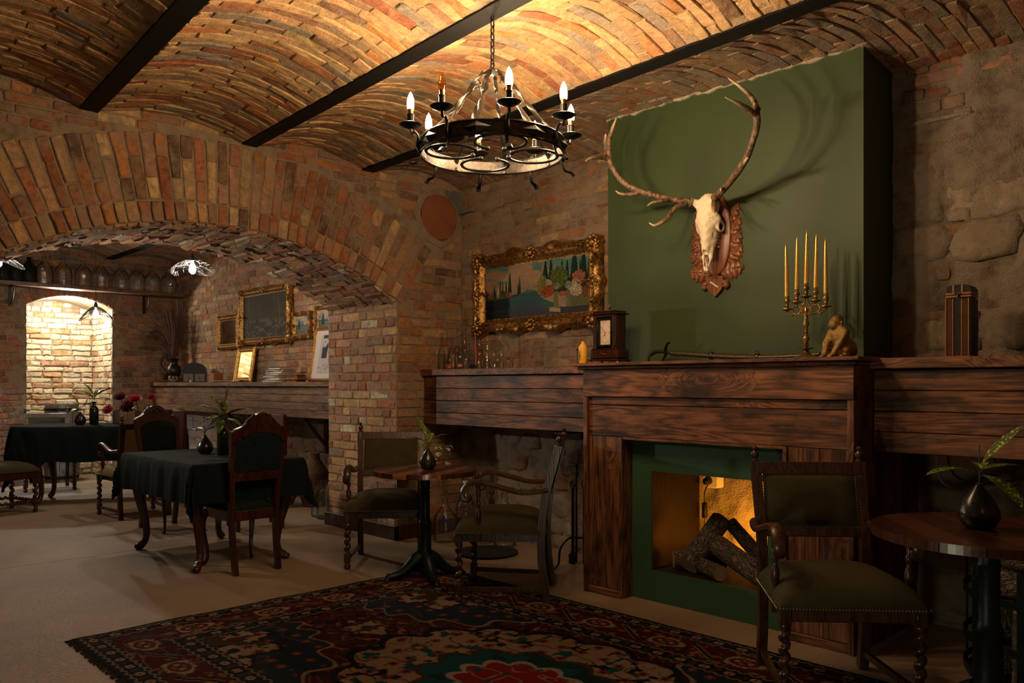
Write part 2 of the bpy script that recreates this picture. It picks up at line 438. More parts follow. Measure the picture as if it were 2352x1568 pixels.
# ---------------------------------------------------------------- masonry
R = random.Random(11)
PAL = {'red': (.33, .125, .06), 'orange': (.40, .17, .065), 'tan': (.45, .26, .125), 'yellow': (.48, .305, .145), 'brown': (.24, .13, .075), 'dark': (.15, .085, .055), 'pink': (.38, .2, .13), 'grey': (.25, .195, .145), 'cream': (.62, .52, .36), 'stone': (.30, .235, .165)}
def pick(wt):
    k = R.choices(list(wt), list(wt.values()))[0]; c = PAL[k]; f = R.uniform(.8, 1.18)
    return tuple(min(1, x * f * R.uniform(.95, 1.05)) for x in c)
def brick(L, mp, u0, u1, v0, v1, h, col, ch=.006, base=-.02, jit=.004, tiltw=.003):
    """one rough-edged brick standing h proud of its bed: eight-point outline, bevelled face"""
    du, dv = u1 - u0, v1 - v0
    if du < .012 or dv < .012: return
    k = .11 * min(du, dv)
    if du >= dv: out = [(u0, v0 + k), (u0 + k, v0), ((u0 + u1) / 2, v0), (u1 - k, v0), (u1, v0 + k), (u1, v1 - k), (u1 - k, v1), ((u0 + u1) / 2, v1), (u0 + k, v1), (u0, v1 - k)]
    else: out = [(u0, v0 + k), (u0 + k, v0), (u1 - k, v0), (u1, v0 + k), (u1, (v0 + v1) / 2), (u1, v1 - k), (u1 - k, v1), (u0 + k, v1), (u0, v1 - k), (u0, (v0 + v1) / 2)]
    out = [(a + R.uniform(-jit, jit), b + R.uniform(-jit, jit)) for a, b in out]
    cu, cv = (u0 + u1) / 2, (v0 + v1) / 2; n = len(out)
    ins = [(a + (ch if a < cu - du * .2 else -ch if a > cu + du * .2 else 0), b + (ch if b < cv - dv * .2 else -ch if b > cv + dv * .2 else 0)) for a, b in out]
    tu, tv = R.uniform(-tiltw, tiltw), R.uniform(-tiltw, tiltw)
    V = [mp(a, b, base) for a, b in out] + [mp(a, b, h - ch) for a, b in out]
    V += [mp(a, b, h + tu * (1 if a > cu else -1) + tv * (1 if b > cv else -1) + R.uniform(-.0015, .0015)) for a, b in ins]
    F = [(i, (i + 1) % n, n + (i + 1) % n, n + i) for i in range(n)] + [(n + i, n + (i + 1) % n, 2 * n + (i + 1) % n, 2 * n + i) for i in range(n)] + [tuple(range(2 * n, 3 * n))]
    c = mp(cu, cv, h); d = FX * c[0] + FY * c[1]
    r = -FX * c[1] + FY * c[0]
    vis = d > .3 and abs(r / d) < .68 and -.42 < (c[2] - 1.3) / d < .53
    L.append(((du * dv) / max(d, .3) ** 2 if vis else 0, V, F, col))
def lay(parent, L, mat, limit=298, name='brick'):
    L = sorted(L, key=lambda t: -t[0])
    own = [t for t in L if t[0] > 0][:limit]; rest = L[len(own):]
    for _, V, F, c in own:
        me = bpy.data.meshes.new(name); me.from_pydata(V, [], F)
        a = me.color_attributes.new('tint', 'FLOAT_COLOR', 'POINT'); a.data.foreach_set('color', [*c, 1.0] * len(V))
        me.materials.append(mat); o = bpy.data.objects.new(name, me); COL.objects.link(o); o.parent = parent
    if rest:
        V = []; F = []; C = []
        for _, v, f, c in rest:
            n = len(V); V += v; F += [tuple(i + n for i in q) for q in f]; C += [*c, 1.0] * len(v)
        me = bpy.data.meshes.new('further_' + name + 's'); me.from_pydata(V, [], F)
        a = me.color_attributes.new('tint', 'FLOAT_COLOR', 'POINT'); a.data.foreach_set('color', C)
        me.materials.append(mat); o = bpy.data.objects.new('further_' + name + 's', me); COL.objects.link(o); o.parent = parent
        o['kind'] = 'stuff'
def coursed(L, mp, u0, u1, v0, v1, wt, hh=.077, gap=.011, keep=None, h=(.004, .012), full=.262, head=.128, jit=.004, p=(.55, .45), ch=.006):
    v = v0; row = 0
    while v < v1 - .02:
        vv = min(v + hh, v1); u = u0 - (R.random() * .13 if row % 2 else 0)
        while u < u1:
            ln = (full if R.random() < p[0] else head) * R.uniform(.93, 1.06)
            a, b = max(u, u0) + gap / 2, min(u + ln, u1) - gap / 2
            if b - a > .03 and (keep is None or keep((a + b) / 2, (v + vv) / 2, a, b)):
                brick(L, mp, a, b, v + gap / 2, vv - gap / 2, R.uniform(*h), pick(wt), jit=jit, ch=ch)
            u += ln
        v = vv; row += 1
def bed(name, us, vs, mp, mat, amp=.006, parent=None, sc=14, mask=None):
    """mortar bed: a grid with real unevenness"""
    nu, nv = len(us), len(vs); V = []; F = []
    for a in us:
        for b in vs:
            p = Vector(mp(a, b, 0)); q = amp * mnoise.noise(p * sc) + amp * .6 * mnoise.noise(p * sc * 3)
            V.append(mp(a, b, q))
    for i in range(nu - 1):
        for j in range(nv - 1):
            if mask and not mask((us[i] + us[i + 1]) / 2, (vs[j] + vs[j + 1]) / 2): continue
            F.append((i * nv + j, (i + 1) * nv + j, (i + 1) * nv + j + 1, i * nv + j + 1))
    mb = MB(); mb.V = V; mb.F = F
    return mb.build(name, mat, parent, True, 60, fix=False)
def ls(a, b, n): return [a + (b - a) * i / n for i in range(n + 1)]
def struct(o, label=None, cat=None): setp(o, label, cat, None, 'structure'); return o

XA, XB, XF, YW, YJ = -5.54, -6.62, -11.9, 4.69, 3.98     # arch wall front/back, far wall, fireplace wall, arch jamb
XR, YB = 1.9, -2.6                                       # room ends outside the frame
ZB = 3.035
BEAMS = [-1.56, -.51, .545, 1.6, 2.675, 3.69]; BW = .055

# floor with its expansion joint under the arch
fl = MB(); fl.box(-6.62, XR + .2, YB - .2, 5.0, -.1, 0); fl.box(-13.2, -6.632, YB - .2, 5.0, -.1, -.001)
t = NT('screed_floor'); v = t.coord('Position'); n1 = t.noise(v, 1.3, 6, .6); n2 = t.noise(v, 60, 4)
t.bump(t.math('ADD', n1, t.math('MULTIPLY', n2, .12)), .25, .01)
M_FLOOR = t.out(t.ramp(n1, [(.3, (.235, .165, .105)), (.55, (.31, .225, .15)), (.75, (.36, .265, .18))]), t.ramp(n2, [(.3, .55), (.7, .8)]))
floor = struct(fl.build('floor', M_FLOOR, None, False), 'beige screed floor with a joint line', 'floor')
jn = MB(); jn.box(-6.634, -6.618, .6, 3.97, -.012, -.004); jn.build('expansion_joint', M_BLACK, floor, False)

# steel beams and the brick caps between them; in the front room the beams run a little askew and sag towards the right
SKEW, SAG = -.0753, -.0188
def sk_y(x): return SKEW * (x - XA) if x > XA else 0.0
def sk_z(x): return SAG * (x - XA) if x > XA else 0.0
for y in BEAMS:
    nm = ['sixth', 'fifth', 'fourth', 'third', 'second', 'nearest'][BEAMS.index(y)]
    for tag, x0, x1 in (('front room', XA - .02, XR), ('far room', -12.1, XA - .02)):
        mb = MB(); mb.box(x0, x1, y - BW, y + BW, ZB, ZB + .012); mb.box(x0, x1, y - .008, y + .008, ZB + .012, ZB + .2)
        mb.V = [(a, b + sk_y(a), c + sk_z(a)) for a, b, c in mb.V]
        o = mb.build('trim_%d' % (BEAMS.index(y) + 1 + (6 if tag == 'far room' else 0)), M_BEAM, None, False)
        struct(o, 'black steel beam of the %s ceiling, %s from the fireplace wall' % (tag, nm), 'beam')
WV = {'tan': 6, 'yellow': 2.0, 'orange': 1.6, 'red': 1.0, 'brown': 1.4, 'grey': 1.2}
WV2 = {'grey': 2.5, 'tan': 3, 'brown': 3, 'orange': 1, 'red': 1.8, 'dark': .5}
RISE = .09
def vault_pt(f, x, w_, y0, y1, s0, s1):
    """f 0..1 across the bay between two springings"""
    a, b = y0 + s0 * sk_y(x), y1 + s1 * sk_y(x); za, zb = ZB + .012 + s0 * sk_z(x), ZB + .012 + s1 * sk_z(x)
    h = RISE * (1 - (2 * f - 1) ** 2); sl = RISE * 4 * (2 * f - 1) / (b - a)
    n = math.hypot(1, sl)
    return (x, a + (b - a) * f - w_ * sl / n, za + (zb - za) * f + h - w_ / n)
def vault(y0, y1, tag, wt, x0, x1, s0=1, s1=1):
    span = y1 - y0; U = span / 2 * 1.02
    def mp(u, v, w_): return vault_pt((u / U + 1) / 2, v, w_, y0, y1, s0, s1)
    base = bed('ceiling', ls(-U, U, 14), ls(x0, x1, int((x1 - x0) / .07)), mp, M_MOV, .006)
    struct(base, tag, 'ceiling')
    L = []; x = x0 + .01; k = 0
    while x < x1:
        wd = R.uniform(.064, .080)
        u = -U - (.15 if k % 2 else 0) - R.random() * .05
        off = R.uniform(-.004, .010)
        while u < U:
            ln = R.uniform(.235, .30)
            a, b = max(u, -U) + .004, min(u + ln, U) - .004
            if b - a > .04 and R.random() > .04:
                brick(L, mp, a, b, x + .002, x + wd - .002, max(.001, .004 + off * .5 + R.uniform(-.002, .003)), pick(wt), jit=.005, ch=.004, tiltw=.0022)
            u += ln
        x += wd; k += 1
    lay(base, L, M_BRV if wt is WV else M_BRW, 298)
    return base
vault(3.69 + BW, YW, 'brick vault bay over the green chimney breast', WV2, XA, .6, 1, 0)
vault(2.675 + BW, 3.69 - BW, 'glowing brick vault bay right behind the chandelier', WV, XA, -.5)
vault(1.6 + BW, 2.675 - BW, 'brick vault bay in front of the chandelier', WV, XA, -1.3)
vault(.545 + BW, 1.6 - BW, 'brick vault bay at the top left corner', WV, XA, -2.4)
vault(3.69 + BW, YW, 'far room vault bay by the picture wall', WV2, XF, XB)
vault(2.675 + BW, 3.69 - BW, 'far room vault bay above the niche', WV2, XF, XB)
# plain bays outside the frame
for y0, y1 in ((-2.6, -1.56), (-1.56, -.51), (-.51, .545)):
    half = (y1 - y0) / 2
    def mpp(u, v, w_): return (v, (y0 + y1) / 2 + u + sk_y(v), ZB + sk_z(v) + RISE * (1 - (u / half) ** 2) - w_)
    struct(bed('ceiling', ls(-half, half, 10), ls(XA, XR, 20), mpp, M_MOV), 'vault bay behind the camera', 'ceiling')
for x0, x1, y0, y1 in ((-2.4, XR, .545, 1.6), (-1.3, XR, 1.6, 2.675), (-.5, XR, 2.675, 3.69), (.6, XR, 3.69, YW), (XF, XB, -.51, 2.675)):
    mb = MB(); mb.box(x0, x1, y0, y1, ZB + .07, ZB + .2); mb.V = [(a, b + sk_y(a) * (b < 4.6), c + sk_z(a)) for a, b, c in mb.V]; struct(mb.build('ceiling', M_MOV, None, False), 'plain end of a vault bay out of view', 'ceiling')

# ---- arch wall
RA, YC, ZC = 2.85, 2.48, 2.43 - 2.85
YL = YC - (YJ - YC)
def zarch(y): return ZC + math.sqrt(max(0, RA * RA - (y - YC) ** 2))
HY, HZ, HR = 4.415, 2.765, .196      # flue hole
ys = sorted(set(ls(YB, YL, 12) + ls(YL, YJ, 40) + [HY - .23, HY + .23, YW]))
mb = MB()
def quad(p): mb.add(p, [tuple(range(len(p)))])
for a, b in zip(ys, ys[1:]):
    m_ = (a + b) / 2; ina = YL < m_ < YJ
    za, zb = (zarch(a), zarch(b)) if ina else (0, 0)
    n = 10
    for i in range(n):
        f0, f1 = i / n, (i + 1) / n
        for x in (XA, XB):
          if x == XA and a > YJ - 1e-6: continue
          quad([(x, a, za + (3.25 - za) * f0), (x, b, zb + (3.25 - zb) * f0), (x, b, zb + (3.25 - zb) * f1), (x, a, za + (3.25 - za) * f1)])
    if ina: quad([(XA, a, za), (XB, a, za), (XB, b, zb), (XA, b, zb)])
for a, b in ((YJ, HY - .23), (HY - .23, HY + .23), (HY + .23, YW)):
    for c, d in ((0, HZ - .23), (HZ - .23, HZ + .23), (HZ + .23, 3.25)):
        if a < HY < b and c < HZ < d: continue
        quad([(XA, a, c), (XA, b, c), (XA, b, d), (XA, a, d)])
for i in range(40):
    p = []
    for k in (i, i + 1):
        t_ = 2 * PI * k / 40; m_ = max(abs(math.cos(t_)), abs(math.sin(t_))); p.append(((XA, HY + .23 * math.cos(t_) / m_, HZ + .23 * math.sin(t_) / m_), (XA, HY + (HR - .002) * math.cos(t_), HZ + (HR - .002) * math.sin(t_))))
    quad([p[0][0], p[1][0], p[1][1], p[0][1]])
for y in (YL, YJ): quad([(XA, y, 0), (XB, y, 0), (XB, y, zarch(y)), (XA, y, zarch(y))])
wl = struct(mb.build('wall_left', M_MO, None, False, fix=False), 'brick wall with a wide segmental arch into the far room', 'wall')
WA = {'red': 3, 'orange': 2.2, 'brown': 2.6, 'tan': 1.6, 'pink': 1.6, 'yellow': .7, 'dark': .6}
L = []
def mpr(u, v, w_): a = u / RA; return (XA + w_, YC + (RA + v) * math.sin(a), ZC + (RA + v) * math.cos(a))
amx = math.asin((YJ - YC) / RA)
u = -amx * RA * 1.02; k = 0
while u < amx * RA - .01:
    wd = R.uniform(.070, .080)
    brick(L, mpr, u + .006, u + wd - .006, .004, .138, R.uniform(.010, .024), pick(WA), jit=.004)
    s1 = [(.148, .283), (.292, .585)] if k % 2 else [(.148, .425), (.434, .585)]
    for v0, v1 in s1:
        w2 = .006 * (1 + .1)
        v1 += R.uniform(-.01, .01)
        brick(L, mpr, u + w2, u + wd - w2, v0, v1, R.uniform(.006, .016), pick(WA), jit=.005)
    u += wd; k += 1
def inring(y, z, pad=0): return math.hypot(y - YC, z - ZC) < RA + .59 + pad and y < YC + (RA + .59) * math.sin(amx) + pad and (z - ZC) > (y - YC) / math.tan(amx) - .05
def mpf(u, v, w_): return (XA + w_, u, v)
coursed(L, mpf, YJ + .004, YW, .02, 3.1, {**WA, 'tan': 3}, keep=lambda y, z, a, b: not inring(y, z, .04) and not inring(a, z, .02) and math.hypot(y - HY, z - HZ) > HR + .08, h=(.003, .011))
coursed(L, mpf, .6, YJ, 2.852, 3.13, WA, keep=lambda y, z, a, b: not inring(y, z, .035), h=(.003, .010), hh=.068)
lay(wl, L, M_BR)
# soffit and jamb: own children of the same wall
L = []
u = -amx * RA; k = 0
def mps(u, v, w_): a = u / RA; return (v, YC + (RA - w_) * math.sin(a), ZC + (RA - w_) * math.cos(a))
WS = {'pink': 3, 'tan': 2.4, 'red': 2, 'brown': 1.5, 'cream': .8, 'grey': 1.4}
while u < amx * RA - .01:
    wd = .077; x = XB - (.13 if k % 2 else 0)
    while x < XA - .03:
        ln = R.choice([.262, .262, .13])
        brick(L, mps, u + .004, u + wd - .005, max(x, XB) + .005, min(x + ln, XA - .002) - .005, R.uniform(.002, .022), pick(WS), jit=.006, ch=.007, tiltw=.006)
        x += ln
    u += wd; k += 1
def mpj(u, v, w_): return (u, YJ - w_, v)
coursed(L, mpj, XB, XA + .004, .02, 2.0, {'pink': 3, 'red': 2, 'tan': 3, 'brown': 1, 'cream': .6, 'yellow': .6}, h=(.003, .012))
arch = bpy.data.objects.new('arch_reveal', None); COL.objects.link(arch); arch.parent = wl
mbb = MB(); 
for a, b in zip(ls(-amx, amx, 40), ls(-amx, amx, 40)[1:]):
    q = RA + .004
    mbb.add([(x, YC + q * math.sin(t_), ZC + q * math.cos(t_)) for t_, x in ((a, XA), (a, XB), (b, XB), (b, XA))], [(0, 1, 2, 3)])
bpy.data.objects.remove(arch)
arch = mbb.build('arch_reveal', M_MO, wl, False, fix=False)
lay(arch, L, M_BR, 298)
# plinth round the pillar foot
mb = MB(); mb.box(XB - .03, XA + .03, YJ - .03, YJ, 0, .12, .004); mb.box(XA, XA + .03, YJ - .03, YW, 0, .12, .004)
struct(mb.build('baseboard_left', M_OAKD, None, False), 'dark wooden plinth board round the brick pillar', 'baseboard')
# flue hole and pipe
t_ = thing('flue_opening', 'round terracotta-lined flue opening high on the brick pillar', 'flue', (XA, HY, HZ))
RX = Matrix.Rotation(PI / 2, 4, 'Y')
mb = MB(); mb.lathe([(HR, .028), (HR - .008, .03), (HR - .012, .02), (HR - .014, -.17), (HR - .03, -.18), (0.001, -.18)], 40, M=RX); mb.build('clay_liner', m_plain('terracotta', (.24, .075, .03), .6, 0, .12, 8, .1, 60), t_)
mb = MB(); mb.lathe([(.10, -.176), (.10, -.160), (.09, -.154), (0.001, -.150)], 32, M=RX, o=(0, -.09, -.09)); mb.build('inner_cap', m_plain('terracotta_cap', (.22, .085, .05), .6, 0, .12, 8, .1, 60), t_)
mb = MB(); mb.lathe([(HR + .055, .0), (HR + .05, .012), (HR + .004, .026), (HR + .0, .026)], 40, M=RX, caps=False, rib=lambda a, z: 1 + .04 * math.sin(3 * a + 1) + .03 * math.sin(7 * a)); mb.build('mortar_collar', M_MO, t_)
mb = MB(); mb.tube([(XA - .02, 4.64, 2.83), (XA + .20, 4.645, 2.845)], .017, 12); mb.lathe([(.012, .012), (.022, .012), (.022, -.02), (.017, -.02)], 12, o=(XA + .2, 4.645, 2.845), M=RX)
one('pipe_stub', mb, m_plain('grey_plastic', (.16, .15, .135), .5), 'short grey pipe stub beside the round flue opening', 'pipe')
mb = MB(); pts = [(4.47, 2.95), (4.50, 3.02), (4.55, 3.0), (4.60, 3.03), (4.68, 3.0), (4.69, 2.86), (4.63, 2.82), (4.60, 2.86)]
mb.prism(pts, .004, .022, lambda a, b, d: (XA + d, a, b)); mb.build('cement_patch', m_mortar('grey_cement', (.15, .14, .125), .7), wl, False)

# ---- fireplace wall (brick half, rough stone half) and its run into the far room
def mpw(u, v, w_): return (u, YW - w_, v)
def seg(name, x0, x1, z0, z1, mat, amp, lab, n=.06):
    return struct(bed(name, ls(x0, x1, int((x1 - x0) / n)), ls(z0, z1, int((z1 - z0) / n)), mpw, mat, amp), lab, 'wall')
wb = seg('wall_back', XA, -3.3, 0, 3.15, M_MO, .007, 'fireplace wall of worn smeared brick left of the chimney')
WW = {'red': 3, 'pink': 2.5, 'brown': 2.6, 'tan': 2, 'grey': 1.6, 'orange': 1, 'yellow': .5}
L = []
coursed(L, mpw, XA + .005, -3.48, 1.36, 3.1, WW, h=(.000, .006), jit=.006, keep=lambda x, z, a, b: not (-5.2 < x < -3.95 and 1.8 < z < 2.38) and R.random() > .04)
lay(wb, L, M_BRW)
def stone(L, mp, u0, u1, v0, v1, h, col):
    """irregular lump: noisy superellipse outline, domed and pitted face"""
    n = 12; cu, cv = (u0 + u1) / 2, (v0 + v1) / 2; sd = R.random() * 90; V = []
    def P(i, k):
        a = 2 * PI * (i + .5) / n; c, s_ = math.cos(a), math.sin(a); m_ = (abs(c) ** 6 + abs(s_) ** 6) ** (-1 / 6)
        f = m_ * k * (1 + .30 * mnoise.noise(Vector((c * 1.7 + sd, s_ * 1.7, k * .7))))
        return cu + (u1 - u0) / 2 * c * f, cv + (v1 - v0) / 2 * s_ * f
    for k, w_ in ((1, -.03), (.95, h * .45), (.62, h)):
        for i in range(n): a, b = P(i, k); V.append(mp(a, b, w_ + (.016 * mnoise.noise(Vector((a * 14 + sd, b * 14, 0))) if w_ > 0 else 0)))
    V.append(mp(cu, cv, h * .95))
    F = [(r * n + i, r * n + (i + 1) % n, r * n + n + (i + 1) % n, r * n + n + i) for r in (0, 1) for i in range(n)] + [(2 * n + i, 2 * n + (i + 1) % n, 3 * n) for i in range(n)]
    c = mp(cu, cv, h); d = FX * c[0] + FY * c[1]; r = -FX * c[1] + FY * c[0]
    vis = d > .3 and abs(r / d) < .68 and -.42 < (c[2] - 1.3) / d < .53
    L.append((((u1 - u0) * (v1 - v0)) / max(d, .3) ** 2 if vis else 0, V, F, col))
def stones(L, mp, u0, u1, v0, v1, wt, sx=.3, sz=.17, h=(.006, .03), keep=None):
    v = v0
    while v < v1:
        hh = R.uniform(sz * .6, sz * 1.3); u = u0 - R.random() * .2
        while u < u1:
            ln = R.uniform(sx * .45, sx * 1.4); a, b = max(u, u0), min(u + ln, u1)
            dv = R.uniform(-.02, .02)
            if b - a > .07 and (keep is None or keep((a + b) / 2, v + hh / 2)): stone(L, mp, a, b, v + dv, min(v + hh, v1) + dv, R.uniform(*h), pick(wt))
            u += ln
        v += hh
WST = {'grey': 4, 'brown': 1.5, 'stone': 2.5, 'dark': .4, 'pink': .3}
L = []; stones(L, mpw, XA + .02, -3.35, 0, .98, WST, keep=lambda x, z: R.random() < .8)
low = bed('stone_footing', ls(XA, -3.3, 40), ls(0, 1.0, 20), lambda u, v, w_: (u, YW - .012 - w_, v), M_MOS, .022, wb, 7); lay(low, L, M_STONE, 200, 'stone')
for o in COL.objects:
    if o.name.startswith('stone') and o.type == 'MESH': o.data.polygons.foreach_set('use_smooth', [True] * len(o.data.polygons))
def lumpy(x, z):
    p = Vector((x, 7.7, z)); return .030 * mnoise.noise(p * 2.6) + .018 * mnoise.noise(p * 7) + .010 * mnoise.noise(p * 17) + .006 * mnoise.noise(p * 38)
xs, zs = ls(-3.3, -.6, 130) + ls(-.6, XR, 20)[1:], ls(0, 3.15, 150)
wr = struct(bed('wall_back', xs, zs, lambda u, v, w_: (u, YW - lumpy(u, v), v), M_MOS, 0), 'rough plastered stone wall right of the green chimney', 'wall')
L = []; stones(L, mpw, -1.86, .6, .06, 2.75, {'grey': 3, 'stone': 5, 'brown': 1}, .40, .20, (.004, .020), keep=lambda x, z: R.random() < .42)
coursed(L, mpw, -1.8, -1.05, 2.78, 3.08, WW, h=(-.004, .012), keep=lambda x, z, a, b: R.random() < .8)
coursed(L, mpw, -1.75, -1.38, 1.4, 2.78, {'brown': 3, 'grey': 3, 'red': 1}, h=(-.004, .010), keep=lambda x, z, a, b: R.random() < .5)
coursed(L, mpw, -1.6, .2, .02, 1.0, {'brown': 3, 'grey': 3, 'red': 1}, h=(-.004, .010), keep=lambda x, z, a, b: R.random() < .45)
lay(wr, L, M_STONE, 298, 'stone')
for o in wr.children: o.data.polygons.foreach_set('use_smooth', [True] * len(o.data.polygons))
wf = seg('wall_back', XF, XB, 0, 3.15, M_MO, .007, 'long brick picture wall in the far room')
WF = {'red': 2.6, 'pink': 3, 'tan': 2.8, 'brown': 2, 'orange': 1, 'yellow': 1}
L = []; coursed(L, mpw, XF, XB, 1.28, 3.1, WF, h=(.003, .011)); stones(L, mpw, XF, XB, 0, .97, WST)
lay(wf, L, M_BR, 298)

# ---- far wall with the lit niche
NY0, NY1, NZ, NR, ND = 2.69, 3.74, 2.35, .145, .86
def znich(y): return NZ + NR * (1 - ((y - (NY0 + NY1) / 2) / ((NY1 - NY0) / 2)) ** 2)
mb = MB()
yy = sorted(set(ls(.2, NY0, 6) + ls(NY0, NY1, 12) + ls(NY1, YW, 4)))
for a, b in zip(yy, yy[1:]):
    ina = NY0 < (a + b) / 2 < NY1; za, zb = (znich(a), znich(b)) if ina else (0, 0)
    quad([(XF, a, za), (XF, b, zb), (XF, b, 3.25), (XF, a, 3.25)])
    if ina:
        quad([(XF, a, za), (XF - ND, a, za), (XF - ND, b, zb), (XF, b, zb)]); quad([(XF - ND, a, 0), (XF - ND, b, 0), (XF - ND, b, zb), (XF - ND, a, za)])
for y in (NY0, NY1): quad([(XF, y, 0), (XF - ND, y, 0), (XF - ND, y, NZ), (XF, y, NZ)])
quad([(XF, NY0, 0), (XF - ND, NY0, 0), (XF - ND, NY1, 0), (XF, NY1, 0)])
wn = struct(mb.build('wall_far', M_MO, None, False, fix=False), 'far brick wall with a brightly lit arched niche', 'wall')
def mpn(u, v, w_): return (XF + w_, u, v)
L = []
coursed(L, mpn, .9, YW, .02, 3.1, {'brown': 3, 'red': 2, 'dark': 1.5, 'orange': 1.5}, h=(.003, .012), keep=lambda y, z, a, b: not (b > NY0 and a < NY1 and z < NZ + NR + .17) )
for i in range(14):
    a = NY0 + (NY1 - NY0) * i / 14
    brick(L, lambda u, v, w_: (XF + w_, u + (u - 3.215) * v * .9, znich(min(max(u, NY0), NY1)) + v), a + .005, a + .07, .005, .16, .014, pick({'brown': 2, 'red': 2, 'orange': 1}))
lay(wn, L, M_BR)
ni = MB(); ni.box(XF - ND - .02, XF - ND - .002, NY0 - .02, NY1 + .02, 0, 2.5); ni = ni.build('niche_lining', M_MO, wn, False)
L = []
def mpnb(u, v, w_): return (XF - ND + w_, u, v)
coursed(L, mpnb, NY0, NY1, .02, 2.5, {'cream': 6, 'tan': 2, 'pink': .8}, h=(.006, .030), full=.255, jit=.010, ch=.012, p=(.6, .4), keep=lambda y, z, a, b: z < znich(y) - .02)
def mpnr(u, v, w_): return (u, NY1 - w_, v)
def mpnl(u, v, w_): return (u, NY0 + w_, v)
for m2 in (mpnr, mpnl): coursed(L, m2, XF - ND, XF, .02, NZ, {'cream': 6, 'tan': 1, 'pink': 1.5}, h=(.004, .016), jit=.006)
lay(ni, L, M_BRL)
# walls outside the frame that close the cellar
mb = MB(); mb.box(XF, XR, YB - .1, YB, 0, 3.2); struct(mb.build('wall_front', M_MO, None, False), 'cellar wall behind the camera', 'wall')
mb = MB(); mb.box(XR, XR + .1, YB, YW, 0, 3.2); struct(mb.build('wall_right', M_MO, None, False), 'cellar wall on the right outside the frame', 'wall')
mb = MB(); mb.box(XF, XB, -.6, -.5, 0, 3.2); struct(mb.build('wall_front', M_MO, None, False), 'side wall of the far room out of view', 'wall')

# ---- green chimney breast
M_GREEN = m_plain('olive_green_paint', (.029, .050, .009), .62, 0, .10, 3.5, .12, 130)
M_GREEN2 = m_plain('deep_green_paint', (.03, .085, .037), .6, 0, .08, 5, .1, 120)
CX0, CX1, CYF = -3.52, -1.785, 4.29
mb = MB(); mb.box(CX0, CX1, CYF, YW + .05, 1.40, 3.2)
ch = struct(mb.build('wall_chimney', M_GREEN, None, False), 'olive green painted chimney breast above the mantel', 'chimney')
def ztop_(x): y0 = 3.745 + sk_y(x); return vault_pt((CYF - y0) / (YW - y0), x, .014, 3.745, YW, 1, 0)[2]
mb = MB(); xs = ls(CX0 - .005, CX1, 90); V = []
for x in xs:
    ztop = ztop_(x); d = -.004 + .012 * mnoise.noise(Vector((x * 22, 8, 0))) + .014 * mnoise.noise(Vector((x * 9, 0, 0))) + .008 * mnoise.noise(Vector((x * 40, 3, 0)))
    V += [(x, CYF - .010, ztop + .02), (x, CYF - .014, ztop - .004 - d), (x, CYF + .002, ztop - .006 - d)]
mb.add(V, [q for i in range(90) for q in ((3 * i, 3 * i + 3, 3 * i + 4, 3 * i + 1), (3 * i + 1, 3 * i + 4, 3 * i + 5, 3 * i + 2))])
mb.build('ragged_plaster_edge', m_plain('grey_plaster', (.42, .37, .28), .9, 0, .3, 40, .4, 60), ch, False, fix=False)

# ---- fireplace surround
fs = thing('fireplace_surround', 'charred pine mantelpiece round the green fire opening', 'mantelpiece', (-2.5, 3.9, 0))
def pl(name, x0, x1, y0, y1, z0, z1, mat=None, par=fs, b=.003, **k):
    o = par.location; m = MB(); m.box(x0 - o[0], x1 - o[0], y0 - o[1], y1 - o[1], z0 - o[2], z1 - o[2], b)
    return m.build(name, mat or M_WOOD, par, False, **k)
MX0, MX1 = -3.363, -1.648
pl('mantel_shelf', MX0 - .075, MX1 + .043, 3.80, CYF + .01, 1.418, 1.437)
pl('moulding', MX0 - .03, MX1 + .02, 3.825, 4.0, 1.396, 1.416, b=.007)
pl('plank', MX0, MX1, 3.85, 3.95, 1.228, 1.395)
pl('plank', MX0 + .034, MX1 - .034, 3.872, 3.95, 1.178, 1.226)
pl('plank', MX0 + .034, MX1 - .034, 3.872, 3.95, .985, 1.175)
for x0, x1 in ((MX0, MX0 + .033), (MX1 - .033, MX1)): pl('edge_strip', x0, x1, 3.852, 3.95, 0, 1.227, M_WOODZ)
for x0, x1, n_, inner in ((MX0 + .034, -3.085, 1, -3.085), (-2.0, MX1 - .034, 0, -2.0)):
    xm = (x0 + x1) / 2 + .01
    pl('plank', x0, xm - .001, 3.875, 3.95, .045, .984, M_WOODZ); pl('plank', xm + .001, x1, 3.875, 3.95, .045, .984, M_WOODZ)
    pl('foot_strip', x0, x1, 3.86, 3.95, 0, .044)
    e = (inner - .002, inner + .022) if n_ else (inner - .022, inner + .002)
    pl('edge_strip', e[0], e[1], 3.862, 3.985, 0, .984, M_WOODZ)
pl('side_panel', MX1 - .02, MX1 - .001, 3.95, 4.68, 0, 1.395, M_WOODZ); pl('side_panel', MX0 + .001, MX0 + .02, 3.95, 4.68, 0, 1.395, M_WOODZ)
pl('head_strip', -3.085, -2.0, 3.868, 3.97, .968, .984)
OX0, OX1, OZ0, OZ1, GY = -2.922, -2.16, .185, .782, 3.968
m = MB(); o_ = fs.location
for x0, x1, z0, z1 in ((-3.07, OX0, 0, 1.0), (OX1, -2.0, 0, 1.0), (OX0, OX1, 0, OZ0), (OX0, OX1, OZ1, 1.0)): m.box(x0 - o_[0], x1 - o_[0], GY - o_[1], GY + .02 - o_[1], z0, z1)
m.build('green_face', M_GREEN2, fs, False, label='deep green painted face round the fire opening')
pl('firebox_floor', OX0 - .02, OX1 + .1, GY + .021, YW - .01, OZ0 - .03, OZ0 - .002, M_BLACK)
pl('firebox_side', OX0 - .03, OX0 - .006, GY + .021, 4.50, OZ0, OZ1 + .2, m_wood('red_brown_board', (.006, .002, .001), (.020, .006, .003), (.035, .011, .005), 'Z', .4, .7, 1, False))
